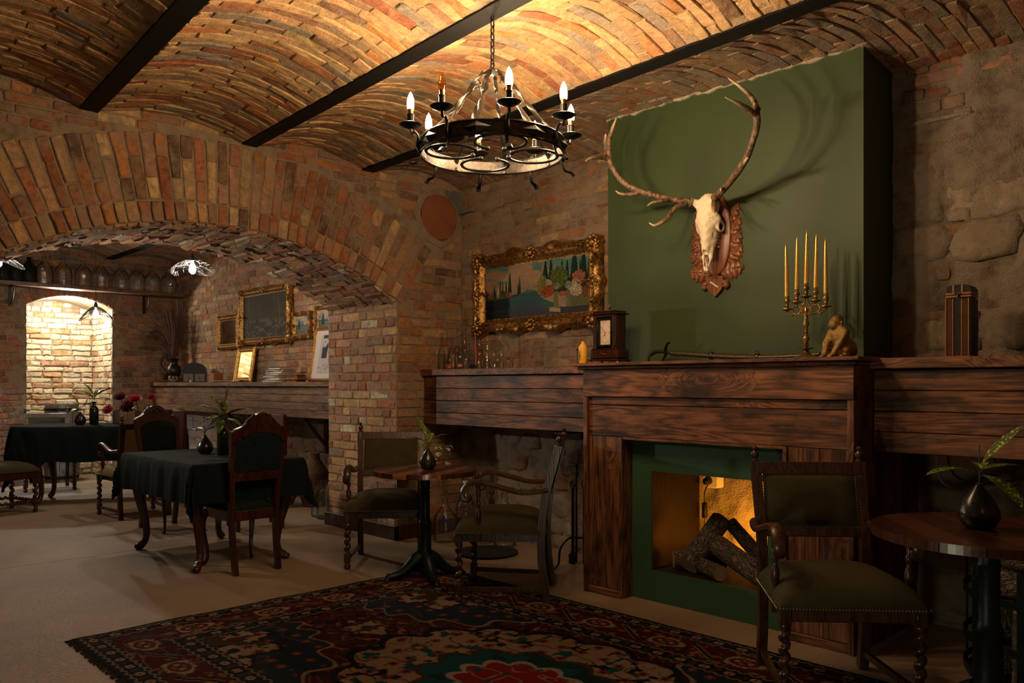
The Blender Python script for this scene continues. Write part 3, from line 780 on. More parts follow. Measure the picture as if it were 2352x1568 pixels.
pl('firebox_side', OX1 + .08, OX1 + .1, GY + .021, YW - .04, OZ0, OZ1 + .2, M_BLACK)

# ---- plank-fronted shelves
def shelf(x0, x1, yf, lab, mat=M_WOOD, zt=1.432, seam=None, lid=1.38, zb=.968, br=()):
    s = thing('shelf', lab, 'shelf', ((x0 + x1) / 2, yf, 0), 0, 'plank-fronted wall shelves')
    k = dict(par=s, mat=mat)
    pl('shelf_board', x0 - .015, x1, yf - .03, YW - .03, lid, zt, **k)
    zz = [lid - .006 - (lid - .006 - zb) * i / 4 for i in range(5)]
    for a, b in zip(zz, zz[1:]):
        cuts = [x0] + ([seam + R.uniform(-.02, .02)] if seam else []) + [x1]
        for c, d in zip(cuts, cuts[1:]): pl('plank', c + .001, d - .001, yf, yf + .022, b + .002, a - .001, **k)
    pl('bottom_board', x0, x1, yf + .022, YW - .03, zb + .01, zb + .03, **k)
    pl('end_board', x0, x0 + .02, yf + .022, YW - .03, zb + .03, lid, **k)
    for x in br: pl('bracket', x - .02, x + .02, YW - .36, YW - .03, zb - .03, zb + .01, par=s, mat=M_IRON); pl('bracket', x - .02, x + .02, YW - .06, YW - .03, zb - .17, zb, par=s, mat=M_IRON)
    return s
shelf(XA + .02, MX0 - .002, 4.25, 'charred plank shelf between brick pillar and mantelpiece', br=(-4.05,))
shelf(MX1 + .004, .4, 4.07, 'charred plank shelf right of the mantelpiece', br=(-.6,))
sf = shelf(XF + .02, XB - .02, 4.27, 'long plank shelf below the far room pictures', M_WOODL, 1.335, -9.2, 1.285, .955)
for x in (-7.75, -9.6):
    m = MB(); y0 = YW - .03 - 4.27; X_ = x - sf.location[0]
    m.box(X_ - .025, X_ + .025, y0 - .05, y0, .55, .95); m.tube([(X_, y0 - .02, .62), (X_, y0 - .3, .94)], .02, 6)
    m.build('bracket', M_OAKD, sf, False)
# ---------------------------------------------------------------- rug
RX0, RX1, RY0, RY1 = -4.5, -.72, 1.22, 3.60
def rug_fn(u, v):
    x = RX0 + (RX1 - RX0) * u - (RX0 + RX1) / 2; y = RY0 + (RY1 - RY0) * v - (RY0 + RY1) / 2
    hx, hy = (RX1 - RX0) / 2, (RY1 - RY0) / 2
    ex, ey = hx - np.abs(x), hy - np.abs(y); e = np.minimum(ex, ey)
    along = np.where(ex < ey, y, x)
    c = np.zeros(u.shape + (3,)) + np.array((.085, .006, .008))
    NAVY = (.010, .012, .022); CREAM = (.42, .30, .19); TAN = (.30, .15, .06); BLUE = (.018, .035, .055); RED = (.16, .012, .012); OLV = (.07, .045, .018); TEAL = (.006, .10, .105)
    X, Y = np.abs(x), np.abs(y)
    w1 = fbm(X * 5 + 3, Y * 5, 3); w2 = fbm(X * 5 + 40, Y * 5 + 9, 3)
    wx, wy = x + .10 * (w1 - .5), y + .10 * (w2 - .5)
    def flowers(px, py, per, r, col, core, n=8, ph=0, rnd=.25):
        cx = np.floor(px / per); cy = np.floor(py / per)
        jx = _h[(cx.astype(int) * 7 + 3) & 255, (cy.astype(int) * 13 + 5) & 255]; jy = _h[(cx.astype(int) * 11 + 90) & 255, (cy.astype(int) * 5 + 50) & 255]
        dx = px - (cx + .5 + (jx - .5) * rnd) * per; dy = py - (cy + .5 + (jy - .5) * rnd) * per
        d = np.hypot(dx, dy); a = np.arctan2(dy, dx); pet = r * (.75 + .25 * np.cos(n * a + ph))
        return (d < pet) & (d > .0), d < r * .38, (d < pet) & (d > pet - r * .3)
    # field scrolls, leaf flecks, blue-dotted rosettes
    vine = np.abs(fbm(X * 4.2 + 5, Y * 4.2 + 8, 2) - .5); c = mixc(c, TAN, ((vine < .006) | (np.abs(fbm(X * 6 + 50, Y * 6, 2) - .5) < .006)).astype(float) * .8)
    fl_ = fbm(X * 17 + 2 * w1 * 6, Y * 26 + w2 * 9, 2); c = mixc(c, TAN, (fl_ > .70).astype(float)); c = mixc(c, (.36, .17, .10), (fl_ > .755).astype(float))
    fl2 = fbm(X * 22 + 80, Y * 19 + 30, 2); c = mixc(c, NAVY, (fl2 > .72).astype(float)); c = mixc(c, OLV, ((fl2 < .27)).astype(float))
    p, k, rg = flowers(x + 10, y + 10, .155, .042, 0, 0); c = mixc(c, NAVY, p.astype(float)); c = mixc(c, (.10, .13, .17), rg.astype(float) * (fbm(x * 90, y * 90, 1) > .5)); c = mixc(c, RED, k.astype(float))
    # corner pieces
    ff = .47
    qx, qy = (hx - ff - X), (hy - ff - Y); rr = np.hypot(qx / 1.05, qy / .58); sc = 1 + .07 * np.cos(9 * np.arctan2(qy, qx + .001) * 2)
    inside = (qx > 0) & (qy > 0)
    c = mixc(c, CREAM, (inside & (rr < .86 * sc) & (rr > .835 * sc)).astype(float) * .8); c = mixc(c, BLUE, (inside & (rr < .835 * sc)).astype(float))
    p, k, rg = flowers(x + 10.07, y + 10.03, .13, .035, 0, 0, 6); m = inside & (rr < .80 * sc); c = mixc(c, (.20, .03, .015), (m & p).astype(float)); c = mixc(c, TAN, (m & k).astype(float)); c = mixc(c, TAN, (m & (vine < .007)).astype(float) * .7)
    s2 = 1 + .14 * np.cos(5 * np.arctan2(qy, qx + .001) * 2 + 1)
    m = inside & (rr < .50 * s2); c = mixc(c, NAVY, m.astype(float)); m = inside & (rr < .47 * s2); c = mixc(c, CREAM, m.astype(float))
    c = mixc(c, NAVY, (m & (fbm(X * 16, Y * 16 + 4, 2) > .60)).astype(float)); c = mixc(c, OLV, (m & (fbm(X * 19 + 7, Y * 13 + 4, 2) < .34)).astype(float)); c = mixc(c, RED, (m & p).astype(float)); m = inside & (rr < .17 * s2); c = mixc(c, OLV, m.astype(float))
    # medallion
    mx, my = x - .12, y
    a = np.arctan2(my / .62, mx / .80); rho = np.hypot(mx / .80, my / .62)
    def zone(r, lob, amp, ph=0): return rho < r * (1 + amp * np.abs(np.cos(lob * a + ph)) - amp * .5)
    z = zone(1.12, 8, .10); c = mixc(c, NAVY, z.astype(float)); z = zone(1.06, 8, .10); c = mixc(c, CREAM, z.astype(float))
    p, k, rg = flowers(x + 10.02, y + 10.05, .125, .036, 0, 0, 7); zz = z
    c = mixc(c, OLV, (zz & (np.abs(fbm(X * 8, Y * 8 + 3, 2) - .5) < .018)).astype(float)); c = mixc(c, NAVY, (zz & (fbm(X * 19 + 9, Y * 19, 2) > .70)).astype(float)); c = mixc(c, TEAL, (zz & (fbm(X * 17 + 90, Y * 15, 2) > .74)).astype(float))
    c = mixc(c, (.34, .05, .03), (zz & p).astype(float)); c = mixc(c, BLUE, (zz & k).astype(float))
    z = zone(.62, 6, .16, .5); c = mixc(c, OLV, z.astype(float)); z = zone(.575, 6, .16, .5); c = mixc(c, TEAL, z.astype(float)); c = mixc(c, (.012, .045, .042), (z & (fbm(X * 11, Y * 11, 3) > .52)).astype(float))
    z = zone(.40, 6, .20); c = mixc(c, (.5, .40, .33), z.astype(float)); z = zone(.355, 6, .20); c = mixc(c, (.32, .015, .02), z.astype(float)); c = mixc(c, CREAM, (z & (np.abs(fbm(X * 13, Y * 13 + 6, 2) - .5) < .03)).astype(float)); c = mixc(c, TEAL, (z & (fbm(X * 15 + 7, Y * 15, 2) > .69)).astype(float))
    # small field medallions
    for ox in (-1.02, 1.26):
        d = np.hypot((x - ox) / .15, y / .085); a2 = np.arctan2(y, x - ox); q = 1 + .15 * np.cos(8 * a2)
        c = mixc(c, NAVY, (d < q * 1.12).astype(float)); c = mixc(c, CREAM, (d < q).astype(float)); c = mixc(c, OLV, ((d < q) & (fbm(X * 24, Y * 24, 2) > .56)).astype(float))
    # borders
    b = e < ff - .0; c = mixc(c, NAVY, b.astype(float))
    def band(lo, hi): return (e > lo) & (e < hi)
    def lines(at):
        z = band(at, at + .022); zig = np.abs((along / .03) % 2 - 1); return z & (np.abs((e - at) / .022 - zig) < .3)
    for at in (.022, .100, .345, .44): c = mixc(c, CREAM, lines(at).astype(float) * .75)
    for lo, hi in ((.046, .098), (.372, .438)):
        m = band(lo, hi); mid = (lo + hi) / 2; qv = ((along + .03) / .13) % 1 - .5; d = np.hypot(qv * .13, e - mid); aa = np.arctan2(e - mid, qv)
        c = mixc(c, CREAM, (m & (d < .020 * (1 + .3 * np.cos(6 * aa))) & (d > .008)).astype(float)); c = mixc(c, OLV, (m & (np.abs(qv) > .36) & (fbm(along * 60, e * 60, 1) > .4)).astype(float)); c = mixc(c, RED, (m & (d < .008)).astype(float))
    m = band(.125, .343); c = mixc(c, (.10, .008, .009), m.astype(float))
    f3 = fbm(along * 21, e * 24 + 9, 2); c = mixc(c, TAN, (m & (f3 > .69)).astype(float)); c = mixc(c, NAVY, (m & (f3 < .31)).astype(float)); c = mixc(c, (.09, .10, .12), (m & (f3 < .235)).astype(float)); c = mixc(c, TAN, (m & (np.abs(fbm(along * 6, e * 9 + 20, 2) - .5) < .013)).astype(float))
    qv = (along / .44) % 1 - .5; d = np.hypot(qv * .44 / 1.5, e - .234); aa = np.arctan2(e - .234, qv)
    c = mixc(c, OLV, (m & (d < .075)).astype(float)); c = mixc(c, CREAM, (m & (d < .066 * (1 + .12 * np.cos(9 * aa))) & (d > .05)).astype(float)); c = mixc(c, RED, (m & (d < .044)).astype(float)); c = mixc(c, CREAM, (m & (d < .032) & (np.cos(8 * aa) > .2)).astype(float)); c = mixc(c, OLV, (m & (d < .014)).astype(float))
    qv = ((along + .22) / .44) % 1 - .5; d = np.abs(e - .234 - .07 * np.sin(qv * 5)) ; c = mixc(c, NAVY, (m & (d < .013 * (1 - 4 * qv * qv) + .001) & (np.abs(qv) < .22)).astype(float)); c = mixc(c, CREAM, (m & (np.abs(d - .016) < .003) & (np.abs(qv) < .2)).astype(float))
    c = mixc(c, (.012, .012, .016), (e < .02).astype(float))
    return c * .54 * (.8 + .4 * fbm(x * 60, y * 200, 2))[..., None]
def rug_mp(u, v):
    x = RX0 + (RX1 - RX0) * u + .008 * np.sin(v * 23) * (u < .01); y = RY0 + (RY1 - RY0) * v
    return np.stack([x, y, .010 + .002 * fbm(u * 40, v * 30, 2)], -1)
rug = thing('persian_rug', 'dark red oriental rug with teal medallion and navy borders', 'rug', (0, 0, 0))
print_grid('pile', rug_fn, 620, 430, rug_mp, M_RUG, rug)
mb = MB(); mb.box(RX0, RX1, RY0, RY1, .001, .0095); mb.build('backing', M_BLACK, rug, False)
mb = MB()
for i in range(260):
    x = RX0 + (RX1 - RX0) * (i + R.random()) / 260
    mb.tube([(x, RY0, .008), (x + R.uniform(-.006, .006), RY0 - .012, .006), (x + R.uniform(-.01, .01), RY0 - R.uniform(.02, .035), .003)], .0035, 4)
mb.build('fringe', m_plain('dark_fringe', (.02, .02, .024), .9), rug, False, kind='stuff')
mb = MB()
for i in range(160):
    y = RY0 + (RY1 - RY0) * (i + R.random()) / 160
    mb.tube([(RX0, y, .007), (RX0 - R.uniform(.006, .02), y + R.uniform(-.01, .01), .004)], .0016, 4)
mb.build('fringe', m_plain('pale_fringe', (.3, .24, .16), .9), rug, False, kind='stuff')

# ---------------------------------------------------------------- chairs
def barley(mb, x, y, z0, z1, r=.016, off=.009, turns=4.5, ax='Z', n=70):
    P = []
    for i in range(n + 1):
        t = i / n; a = turns * 2 * PI * t; k = min(1, t * 10, (1 - t) * 10)
        p = (off * k * math.cos(a), off * k * math.sin(a), z0 + (z1 - z0) * t)
        P.append((x + p[0], y + p[1], p[2]) if ax == 'Z' else (x + p[2], y + p[0], p[1]) if ax == 'X' else (x + p[0], y + p[2], p[1]))
    if ax != 'Z': P = [(a, b, c + (y if False else 0)) for a, b, c in P]
    mb.tube(P, r, 9)
def cushion(hwf, hwr, yf, yr, z0, h, n=22, ed=.4):
    mb = MB(); V = []
    for i in range(n + 1):
        s_ = -1 + 2 * i / n; s_ = math.sin(s_ * PI / 2)
        for j in range(n + 1):
            t_ = -1 + 2 * j / n; t_ = math.sin(t_ * PI / 2); k = (t_ + 1) / 2
            hw = hwf + (hwr - hwf) * k; f = max(0, (1 - abs(s_) ** 3.5) * (1 - abs(t_) ** 3.5))
            g = 1 + .012 * (f ** .5)
            V.append((s_ * hw * g, (yf + (yr - yf) * k), z0 + h * f ** ed))
    F = [(i * (n + 1) + j, (i + 1) * (n + 1) + j, (i + 1) * (n + 1) + j + 1, i * (n + 1) + j + 1) for i in range(n) for j in range(n)]
    mb.add(V, F); return mb
def nails(mb, path, step, r=.0042):
    P = [Vector(p) for p in path]
    for a, b in zip(P, P[1:]):
        k = max(1, int((b - a).length / step))
        for i in range(k): mb.sphere(a + (b - a) * (i / k), r, 6, 4)
SPIN = [(.010, 0), (.017, .01), (.012, .03), (.013, .05), (.021, .09), (.022, .12), (.013, .15), (.010, .165), (.018, .18), (.018, .195), (.011, .21), (.017, .25), (.018, .28), (.012, .31), (.014, .325)]
FIN = [(.011, 0), (.017, .006), (.017, .012), (.010, .018), (.019, .034), (.018, .046), (.009, .056), (.013, .062), (.014, .07), (.006, .078), (.001, .08)]
def armchair(label, loc, rz, fab, group='upholstered armchairs'):
    t = thing('armchair', label, 'chair', loc, rz, group); W = M_OAKD
    cushion(.292, .255, -.275, .24, .405, .125).build('seat', fab, t)
    for s in (-1, 1):
        x = .262 * s
        mb = MB(); mb.box(x - .023, x + .023, -.273, -.227, .345, .408, .003); mb.box(x - .022, x + .022, -.272, -.228, .048, .112, .003)
        barley(mb, x, -.25, .112, .345); mb.lathe([(.012, .0), (.022, .006), (.024, .02), (.020, .035), (.013, .044), (.013, .05)], 14, o=(x, -.25, 0))
        mb.lathe([(.022, .330), (.024, .337), (.022, .346)], 12, o=(x, -.25, 0)); mb.build('front_leg', W, t)
        xr = .228 * s; mb = MB()
        pr = [(-.020, -.022), (.020, -.022), (.020, .022), (-.020, .022)]
        mb.sweep(spline([(xr, .275, 0), (xr, .245, .2), (xr, .24, .42), (xr * 1.01, .262, .62), (xr * 1.03, .31, .80), (xr * 1.05, .345, .932)], 6), (1, 0, 0), pr); mb.build('rear_leg', W, t, ang=30)
        mb = MB(); mb.lathe(FIN, 14, o=(xr * 1.05, .347, .930)); mb.build('finial', W, t)
        mb = MB(); xa = .272 * s
        P = spline([(xa * .93, .285, .668), (xa * .97, .24, .662), (xa, .13, .655), (xa, .03, .676), (xa, -.07, .702), (xa, -.14, .713), (xa, -.195, .698), (xa, -.228, .65), (xa, -.218, .612), (xa, -.192, .607), (xa, -.18, .624), (xa, -.192, .634)], 5)
        arc = [(-.025, -.013), (.025, -.013), (.027, .004), (.015, .015), (-.015, .015), (-.027, .004)]
        mb.sweep(P, (1, 0, 0), arc, lerpl([.8, .95, 1, 1, 1.05, 1, .9, .75, .6], len(P))); mb.build('arm', W, t, ang=50)
        mb = MB(); xs_ = .268 * s; mb.box(xs_ - .017, xs_ + .017, -.15, -.112, .36, .425, .003); mb.lathe([(a * .85, .425 + b * .845) for a, b in SPIN], 14, o=(xs_, -.131, 0)); mb.build('arm_support', W, t)
        mb = MB(); mb.add([(x - .012 * s + .012 * e_, y, z) for (x, y) in ((.262 * s, -.23), (.23 * s, .25)) for e_ in (-1, 1) for z in (.358, .405)], [(0, 1, 3, 2), (4, 6, 7, 5), (0, 4, 5, 1), (2, 3, 7, 6), (0, 2, 6, 4), (1, 5, 7, 3)]); mb.build('seat_rail', W, t, False)
        mb = MB(); mb.add([(x + .011 * e_, y, z) for (x, y) in ((.262 * s, -.23), (.228 * s, .245)) for e_ in (-1, 1) for z in (.062, .088)], [(0, 1, 3, 2), (4, 6, 7, 5), (0, 4, 5, 1), (2, 3, 7, 6), (0, 2, 6, 4), (1, 5, 7, 3)]); mb.build('stretcher', W, t, False)
    mb = MB(); mb.box(-.24, .24, -.268, -.244, .358, .405, .003); mb.build('seat_rail', W, t, False)
    mb = MB(); mb.box(-.21, .21, .228, .250, .358, .405, .003); mb.build('seat_rail', W, t, False)
    # back: rails, padded panel front and rear, following the lean
    def bk(z): return .262 + (z - .62) * .245
    T = Matrix.Translation((0, bk(.6), .6)) @ Matrix.Rotation(-math.atan(.25), 4, 'X')
    mb = MB(); mb.box(-.235, .235, -.018, .016, .0, .045, .003, T); mb.build('lower_rail', W, t, False)
    mb = MB(); mb.box(-.24, .24, -.020, .016, .285, .342, .003, T); mb.build('top_rail', W, t, False)
    mb = MB(); n = 14; V = []
    for sg in (-1, 1):
        o = len(V)
        for i in range(n + 1):
            for j in range(n + 1):
                a, b = -1 + 2 * i / n, -1 + 2 * j / n; f = max(0, (1 - a ** 4) * (1 - b ** 4)) ** .5
                V.append(T @ Vector((a * .205, -sg * .0 + sg * (-.012 - .022 * f) if sg > 0 else .012 + .006 * f, .165 + b * .121)))
        mb.F += [(o + i * (n + 1) + j, o + (i + 1) * (n + 1) + j, o + (i + 1) * (n + 1) + j + 1, o + i * (n + 1) + j + 1) for i in range(n) for j in range(n)]
    mb.V = [tuple(p) for p in V]; mb.build('back_cushion', fab, t)
    mb = MB(); nails(mb, [(-.285, -.279, .412), (.285, -.279, .412)], .0125, .005)
    for s in (-1, 1): nails(mb, [(.296 * s, -.27, .412), (.259 * s, .235, .412)], .0125, .005)
    nails(mb, [T @ Vector(p) for p in ((-.206, -.016, .044), (.206, -.016, .044), (.206, -.016, .286), (-.206, -.016, .286), (-.206, -.016, .044))], .0125)
    mb.build('nailheads', M_NAIL, t, True, kind='stuff', fix=False)
    return t
ca_ = armchair('olive velvet armchair seen side-on, nearest the round striped table', (-3.65, 3.454, .012), math.radians(-50.9), M_OLIVE)
dup(ca_, (-1.535, 3.36, .006), math.radians(42.4), 'olive velvet armchair in right foreground before the fire opening')
dup(ca_, (-4.93, 3.46, 0), math.radians(50.2), 'olive velvet armchair with its back to the brick pillar')
armchair('armchair with beige seat seen from behind at the far oval table', (-8.47, 2.88, 0), math.radians(-90), M_BEIGE)
dup(ca_, (-11.3, 2.80, 0), math.radians(80), 'armchair behind the far oval table, in front of the lit niche')

def cab(mb, x, y, h, dx, dy, r=.03, s=1.0):
    """cabriole leg whose knee swings out along (dx,dy)"""
    pts = [(0, h), (.012, h * .93), (.034, h * .80), (.028, h * .60), (.004, h * .38), (-.008, h * .20), (.0, h * .10), (.022, h * .045), (.036, h * .02)]
    P = spline([(x + dx * a * s, y + dy * a * s, z) for a, z in pts], 5)
    mb.tube(P, lerpl([r * 1.25, r * 1.3, r * 1.25, r, r * .78, r * .62, r * .6, r * .75, r * .55], len(P)), 8)
    mb.sphere((x + dx * .034 * s, y + dy * .034 * s, h * .028 + .004), r * .75, 10, 6, (1, 1, .8))
def dining(label, loc, rz):
    t = thing('carved_dining_chair', label, 'chair', loc, rz, 'carved high-back dining chairs'); W = M_MAHO
    cushion(.235, .205, -.22, .2, .425, .085).build('seat', M_TEAL, t)
    for s in (-1, 1):
        mb = MB(); cab(mb, .205 * s, -.19, .40, .7 * s, -.7, .022); mb.build('front_leg', W, t)
        mb = MB(); pr = [(-.021, -.019), (.021, -.019), (.021, .019), (-.021, .019)]
        mb.sweep(spline([(.192 * s, .255, 0), (.195 * s, .22, .2), (.20 * s, .205, .42), (.215 * s, .235, .70), (.232 * s, .285, .985)], 6), (1, 0, 0), pr); mb.build('rear_leg', W, t, ang=30)
        mb = MB(); mb.add([(x + .011 * e_, y, z) for (x, y) in ((.205 * s, -.18), (.198 * s, .2)) for e_ in (-1, 1) for z in (.36, .422)], [(0, 1, 3, 2), (4, 6, 7, 5), (0, 4, 5, 1), (2, 3, 7, 6), (0, 2, 6, 4), (1, 5, 7, 3)]); mb.build('seat_rail', W, t, False)
    for y in (-.212, .19):
        mb = MB(); mb.box(-.19, .19, y, y + .022, .36, .422, .003); mb.build('seat_rail', W, t, False)
    sl = .18
    def mp(a, b, d): return (a, .245 + (b - .70) * sl + d, b)
    mb = MB(); mb.prism([(-.21, .64), (.21, .64), (.21, .70), (-.21, .70)], -.016, .016, mp); mb.build('lower_rail', W, t, False)
    # crest: ogee outline with carved peak
    top = [(.245, .955), (.248, .985), (.225, 1.0), (.17, 1.018), (.12, 1.050), (.075, 1.088), (.035, 1.108), (0, 1.113)]
    out = top + [(-a, b) for a, b in top[-2::-1]]
    arch_ = [(-.21, .905), (-.17, .940), (-.09, .968), (0, .976), (.09, .968), (.17, .940), (.21, .905)]
    mb = MB(); mb.prism(out + [(-.245, .905)] + arch_ + [(.245, .905)], -.022, .022, mp); mb.build('crest_rail', W, t, False)
    mb = MB()
    for i in range(9):
        a = (i - 4) * .016; mb.sphere(mp(a, 1.085 - abs(a) * .5, -.024), .013, 8, 5, (.8, 1, 1.5))
    for s in (-1, 1):
        for i in range(5): mb.sphere(mp(s * (.07 + .014 * i), 1.094 - .011 * i, 0), .012, 8, 5, (1, 1.6, .7))
    mb.sphere(mp(0, 1.05, -.026), .02, 10, 6, (1.5, .6, 1)); mb.build('carving', W, t)
    for d, nm in ((-.014, 'back_cushion'), (.012, 'rear_upholstery')):
        mb = MB(); n = 14; V = []
        for i in range(n + 1):
            a = -1 + 2 * i / n; zt = .985 - .075 * a * a
            for j in range(n + 1):
                b = j / n; f = max(0, (1 - a ** 4) * (1 - (2 * b - 1) ** 4)) ** .5
                V.append(mp(a * .205, .69 + (zt - .69) * b, d + (-.02 * f if d < 0 else .008 * f)))
        mb.add(V, [(i * (n + 1) + j, (i + 1) * (n + 1) + j, (i + 1) * (n + 1) + j + 1, i * (n + 1) + j + 1) for i in range(n) for j in range(n)]); mb.build(nm, M_TEAL, t)
    mb = MB(); pth = [mp(-.205, .70, -.019)] + [mp(-.205 + .41 * i / 16, .978 - .072 * (2 * i / 16 - 1) ** 2, -.02) for i in range(17)] + [mp(.205, .70, -.019)]
    nails(mb, pth, .017, .005); nails(mb, [(-.22, -.222, .43), (.22, -.222, .43)], .016, .005); nails(mb, [(-.2, .214, .428), (.2, .214, .428)], .016, .005)
    for s in (-1, 1): nails(mb, [(.235 * s, -.21, .43), (.206 * s, .19, .428)], .016, .005)
    mb.build('nailheads', M_NAIL, t, True, kind='stuff', fix=False)
    return t
d1 = dining('carved mahogany dining chair seen from behind at the near end of the cloth-covered table', (-5.52, 2.60, 0), math.radians(-90))
d1.scale = (.82, 1, 1)
dup(d1, (-7.42, 2.84, 0), math.radians(97), 'carved mahogany dining chair facing us at the far end of the cloth-covered table')
def redchair(label, loc, rz):
    t = thing('red_leather_chair', label, 'chair', loc, rz, 'red leather high-back chairs')
    mb = MB(); mb.box(-.21, .21, -.22, .2, .40, .48, .02); mb.build('seat', M_REDL, t)
    mb = MB(); mb.box(-.20, .20, .20, .245, .46, 1.03, .012); mb.build('backrest', M_REDL, t)
    for x in (-.18, .18):
        for y in (-.19, .2):
            mb = MB(); mb.box(x - .018, x + .018, y - .018, y + .018, 0, .42, .002); mb.build('leg', M_OAKD, t, False)
    return t
r1 = redchair('dark red high-back chair behind the cloth-covered table, right of it', (-6.98, 3.42, 0), math.radians(-12))
dup(r1, (-8.70, 3.64, 0), math.radians(174), 'dark red high-back chair behind the nail-studded chair facing us')
# stool with barley-twist legs at the left edge
t = thing('twist_leg_stool', 'olive stool with barley-twist legs and stretchers at left edge', 'stool', (-9.52, 1.93, 0), math.radians(14))
cushion(.27, .27, -.25, .25, .42, .10).build('seat', M_OLIVE, t)
mb = MB(); mb.box(-.26, .26, -.24, .24, .345, .42, .004); mb.build('seat_frame', M_MAHO, t, False)
for x in (-.235, .235):
    for y in (-.215, .215):
        mb = MB(); barley(mb, x, y, .05, .30, .017, .010, 4); mb.box(x - .024, x + .024, y - .024, y + .024, .29, .35, .003); mb.box(x - .022, x + .022, y - .022, y + .022, .09, .14, .003); mb.lathe([(.02, 0), (.024, .02), (.014, .05)], 12, o=(x, y, 0)); mb.build('leg', M_MAHO, t)
for s in (-1, 1):
    mb = MB(); mb.tube([(-.22 + .44 * i / 60, .215 * s + .008 * math.cos(i * .75), .115 + .008 * math.sin(i * .75)) for i in range(61)], .013, 8); mb.build('stretcher', M_MAHO, t)
    mb = MB(); mb.tube([(.235 * s + .008 * math.cos(i * .75), -.2 + .4 * i / 60, .115 + .008 * math.sin(i * .75)) for i in range(61)], .013, 8); mb.build('stretcher', M_MAHO, t)
t2 = thing('twist_leg_stool', 'second olive stool behind the barley-twist stool at left edge', 'stool', (-10.45, 1.72, 0), .2)
cushion(.25, .25, -.25, .25, .42, .10).build('seat', M_OLIVE, t2)
mb = MB(); mb.box(-.24, .24, -.24, .24, .345, .42, .004); mb.build('seat_frame', M_MAHO, t2, False)
for x in (-.22, .22):
    for y in (-.21, .21):
        mb = MB(); barley(mb, x, y, .0, .345, .018, .010, 5); mb.build('leg', M_MAHO, t2)

# ---------------------------------------------------------------- tables
def bistro(label, loc, rz, r, strip=None):
    t = thing('bistro_table', label, 'table', loc, rz, 'round cast-iron bistro tables')
    top = thing('tabletop', None, None); top.parent = t
    n = 7; wd = 2 * r / n
    for i in range(n):
        a, b = -r + i * wd, -r + (i + 1) * wd; e = .0012
        def yy_(x): return math.sqrt(max(0, r * r - x * x))
        xs_ = ls(a + e, b - e, 6); out = [(x, -yy_(x)) for x in xs_] + [(x, yy_(x)) for x in xs_[::-1]]
        mb = MB(); mb.prism(out, .703, .735, lambda p, q, d: (p, q, d)); o = mb.build('stave', (strip or M_TTOP) if i % 2 else M_MAHO, top, False)
    mb = MB(); mb.lathe([(.13, .685), (.13, .7025)], 24); mb.build('top_plate', M_CASTG, t)
    mb = MB(); mb.lathe([(.05, .10), (.044, .13), (.050, .15), (.046, .17), (.043, .19), (.040, .36), (.044, .37), (.046, .38), (.040, .39), (.033, .41), (.032, .60), (.037, .61), (.033, .62), (.032, .685)], 24, rib=lambda a, z: 1 + (.05 * math.cos(8 * a + 26 * z) if .19 < z < .36 else .04 * math.cos(10 * a) if .41 < z < .6 else 0)); mb.build('column', M_CASTG, t)
    for k in range(4):
        a = PI / 4 + k * PI / 2; c, s = math.cos(a), math.sin(a); mb = MB()
        P = spline([(c * .03, s * .03, .155), (c * .07, s * .07, .13), (c * .13, s * .13, .075), (c * .19, s * .19, .042), (c * .25, s * .25, .030), (c * .27, s * .27, .018)], 6)
        mb.tube(P, lerpl([.045, .042, .034, .026, .022, .017], len(P)), 9)
        for j in range(6):
            p = P[4 + j * 4]; mb.sphere((p[0], p[1], p[2] + .022 - .001 * j), .014, 8, 5)
        mb.sphere((c * .262, s * .262, .018), .024, 10, 6, (1.1, 1.1, .75)); mb.build('foot', M_CASTG, t)
    return t
b1 = bistro('round striped-wood bistro table between the two olive armchairs', (-4.30, 3.32, .0), math.radians(24), .345)
bistro('round bistro table in shade-darkened wood, cut by the right edge, before the log basket', (-.925, 3.325, .0), math.radians(40), .345, m_wood('lacquered_wood_shade_tone', (.016, .005, .002), (.045, .014, .006), (.085, .028, .011), 'X', .3, .7, 1.2, False, .03)).scale = (1.16, 1.16, 1.045)  # darker copy of the striped wood, shade put into its colour
def draped(hx, hy, rad, over, ztop, n=90):
    """square cloth over a rounded table top, folds at the corners"""
    V = []; Lx, Ly = hx + over, hy + over
    for i in range(n + 1):
        for j in range(n + 1):
            x, y = -Lx + 2 * Lx * i / n, -Ly + 2 * Ly * j / n
            cx, cy = max(-hx + rad, min(hx - rad, x)), max(-hy + rad, min(hy - rad, y))
            dx, dy = x - cx, y - cy; d = math.hypot(dx, dy)
            if d <= rad: V.append((x, y, ztop + .0015 * math.sin(x * 9) * math.sin(y * 7) + (.002 if abs(x % .42 - .21) < .012 else 0))); continue
            ux, uy = dx / d, dy / d; h = d - rad; corner = min(abs(ux), abs(uy))
            ang = math.atan2(uy, ux); ph = (x if abs(uy) > abs(ux) else y)
            fold = (.012 * math.sin(ph * 21) + .006 * math.sin(ph * 47 + 1)) * min(1, h / .12) + corner * .05 * math.sin(ang * 10) * min(1, h / .2)
            o = rad + .012 * min(1, h / .03) + .05 * h + fold + corner * .12 * h
            V.append((cx + ux * o, cy + uy * o, ztop - .004 * min(1, h / .01) - h * .985 + .004 * math.sin(ph * 13)))
    mb = MB(); mb.add(V, [(i * (n + 1) + j, (i + 1) * (n + 1) + j, (i + 1) * (n + 1) + j + 1, i * (n + 1) + j + 1) for i in range(n) for j in range(n)]); return mb
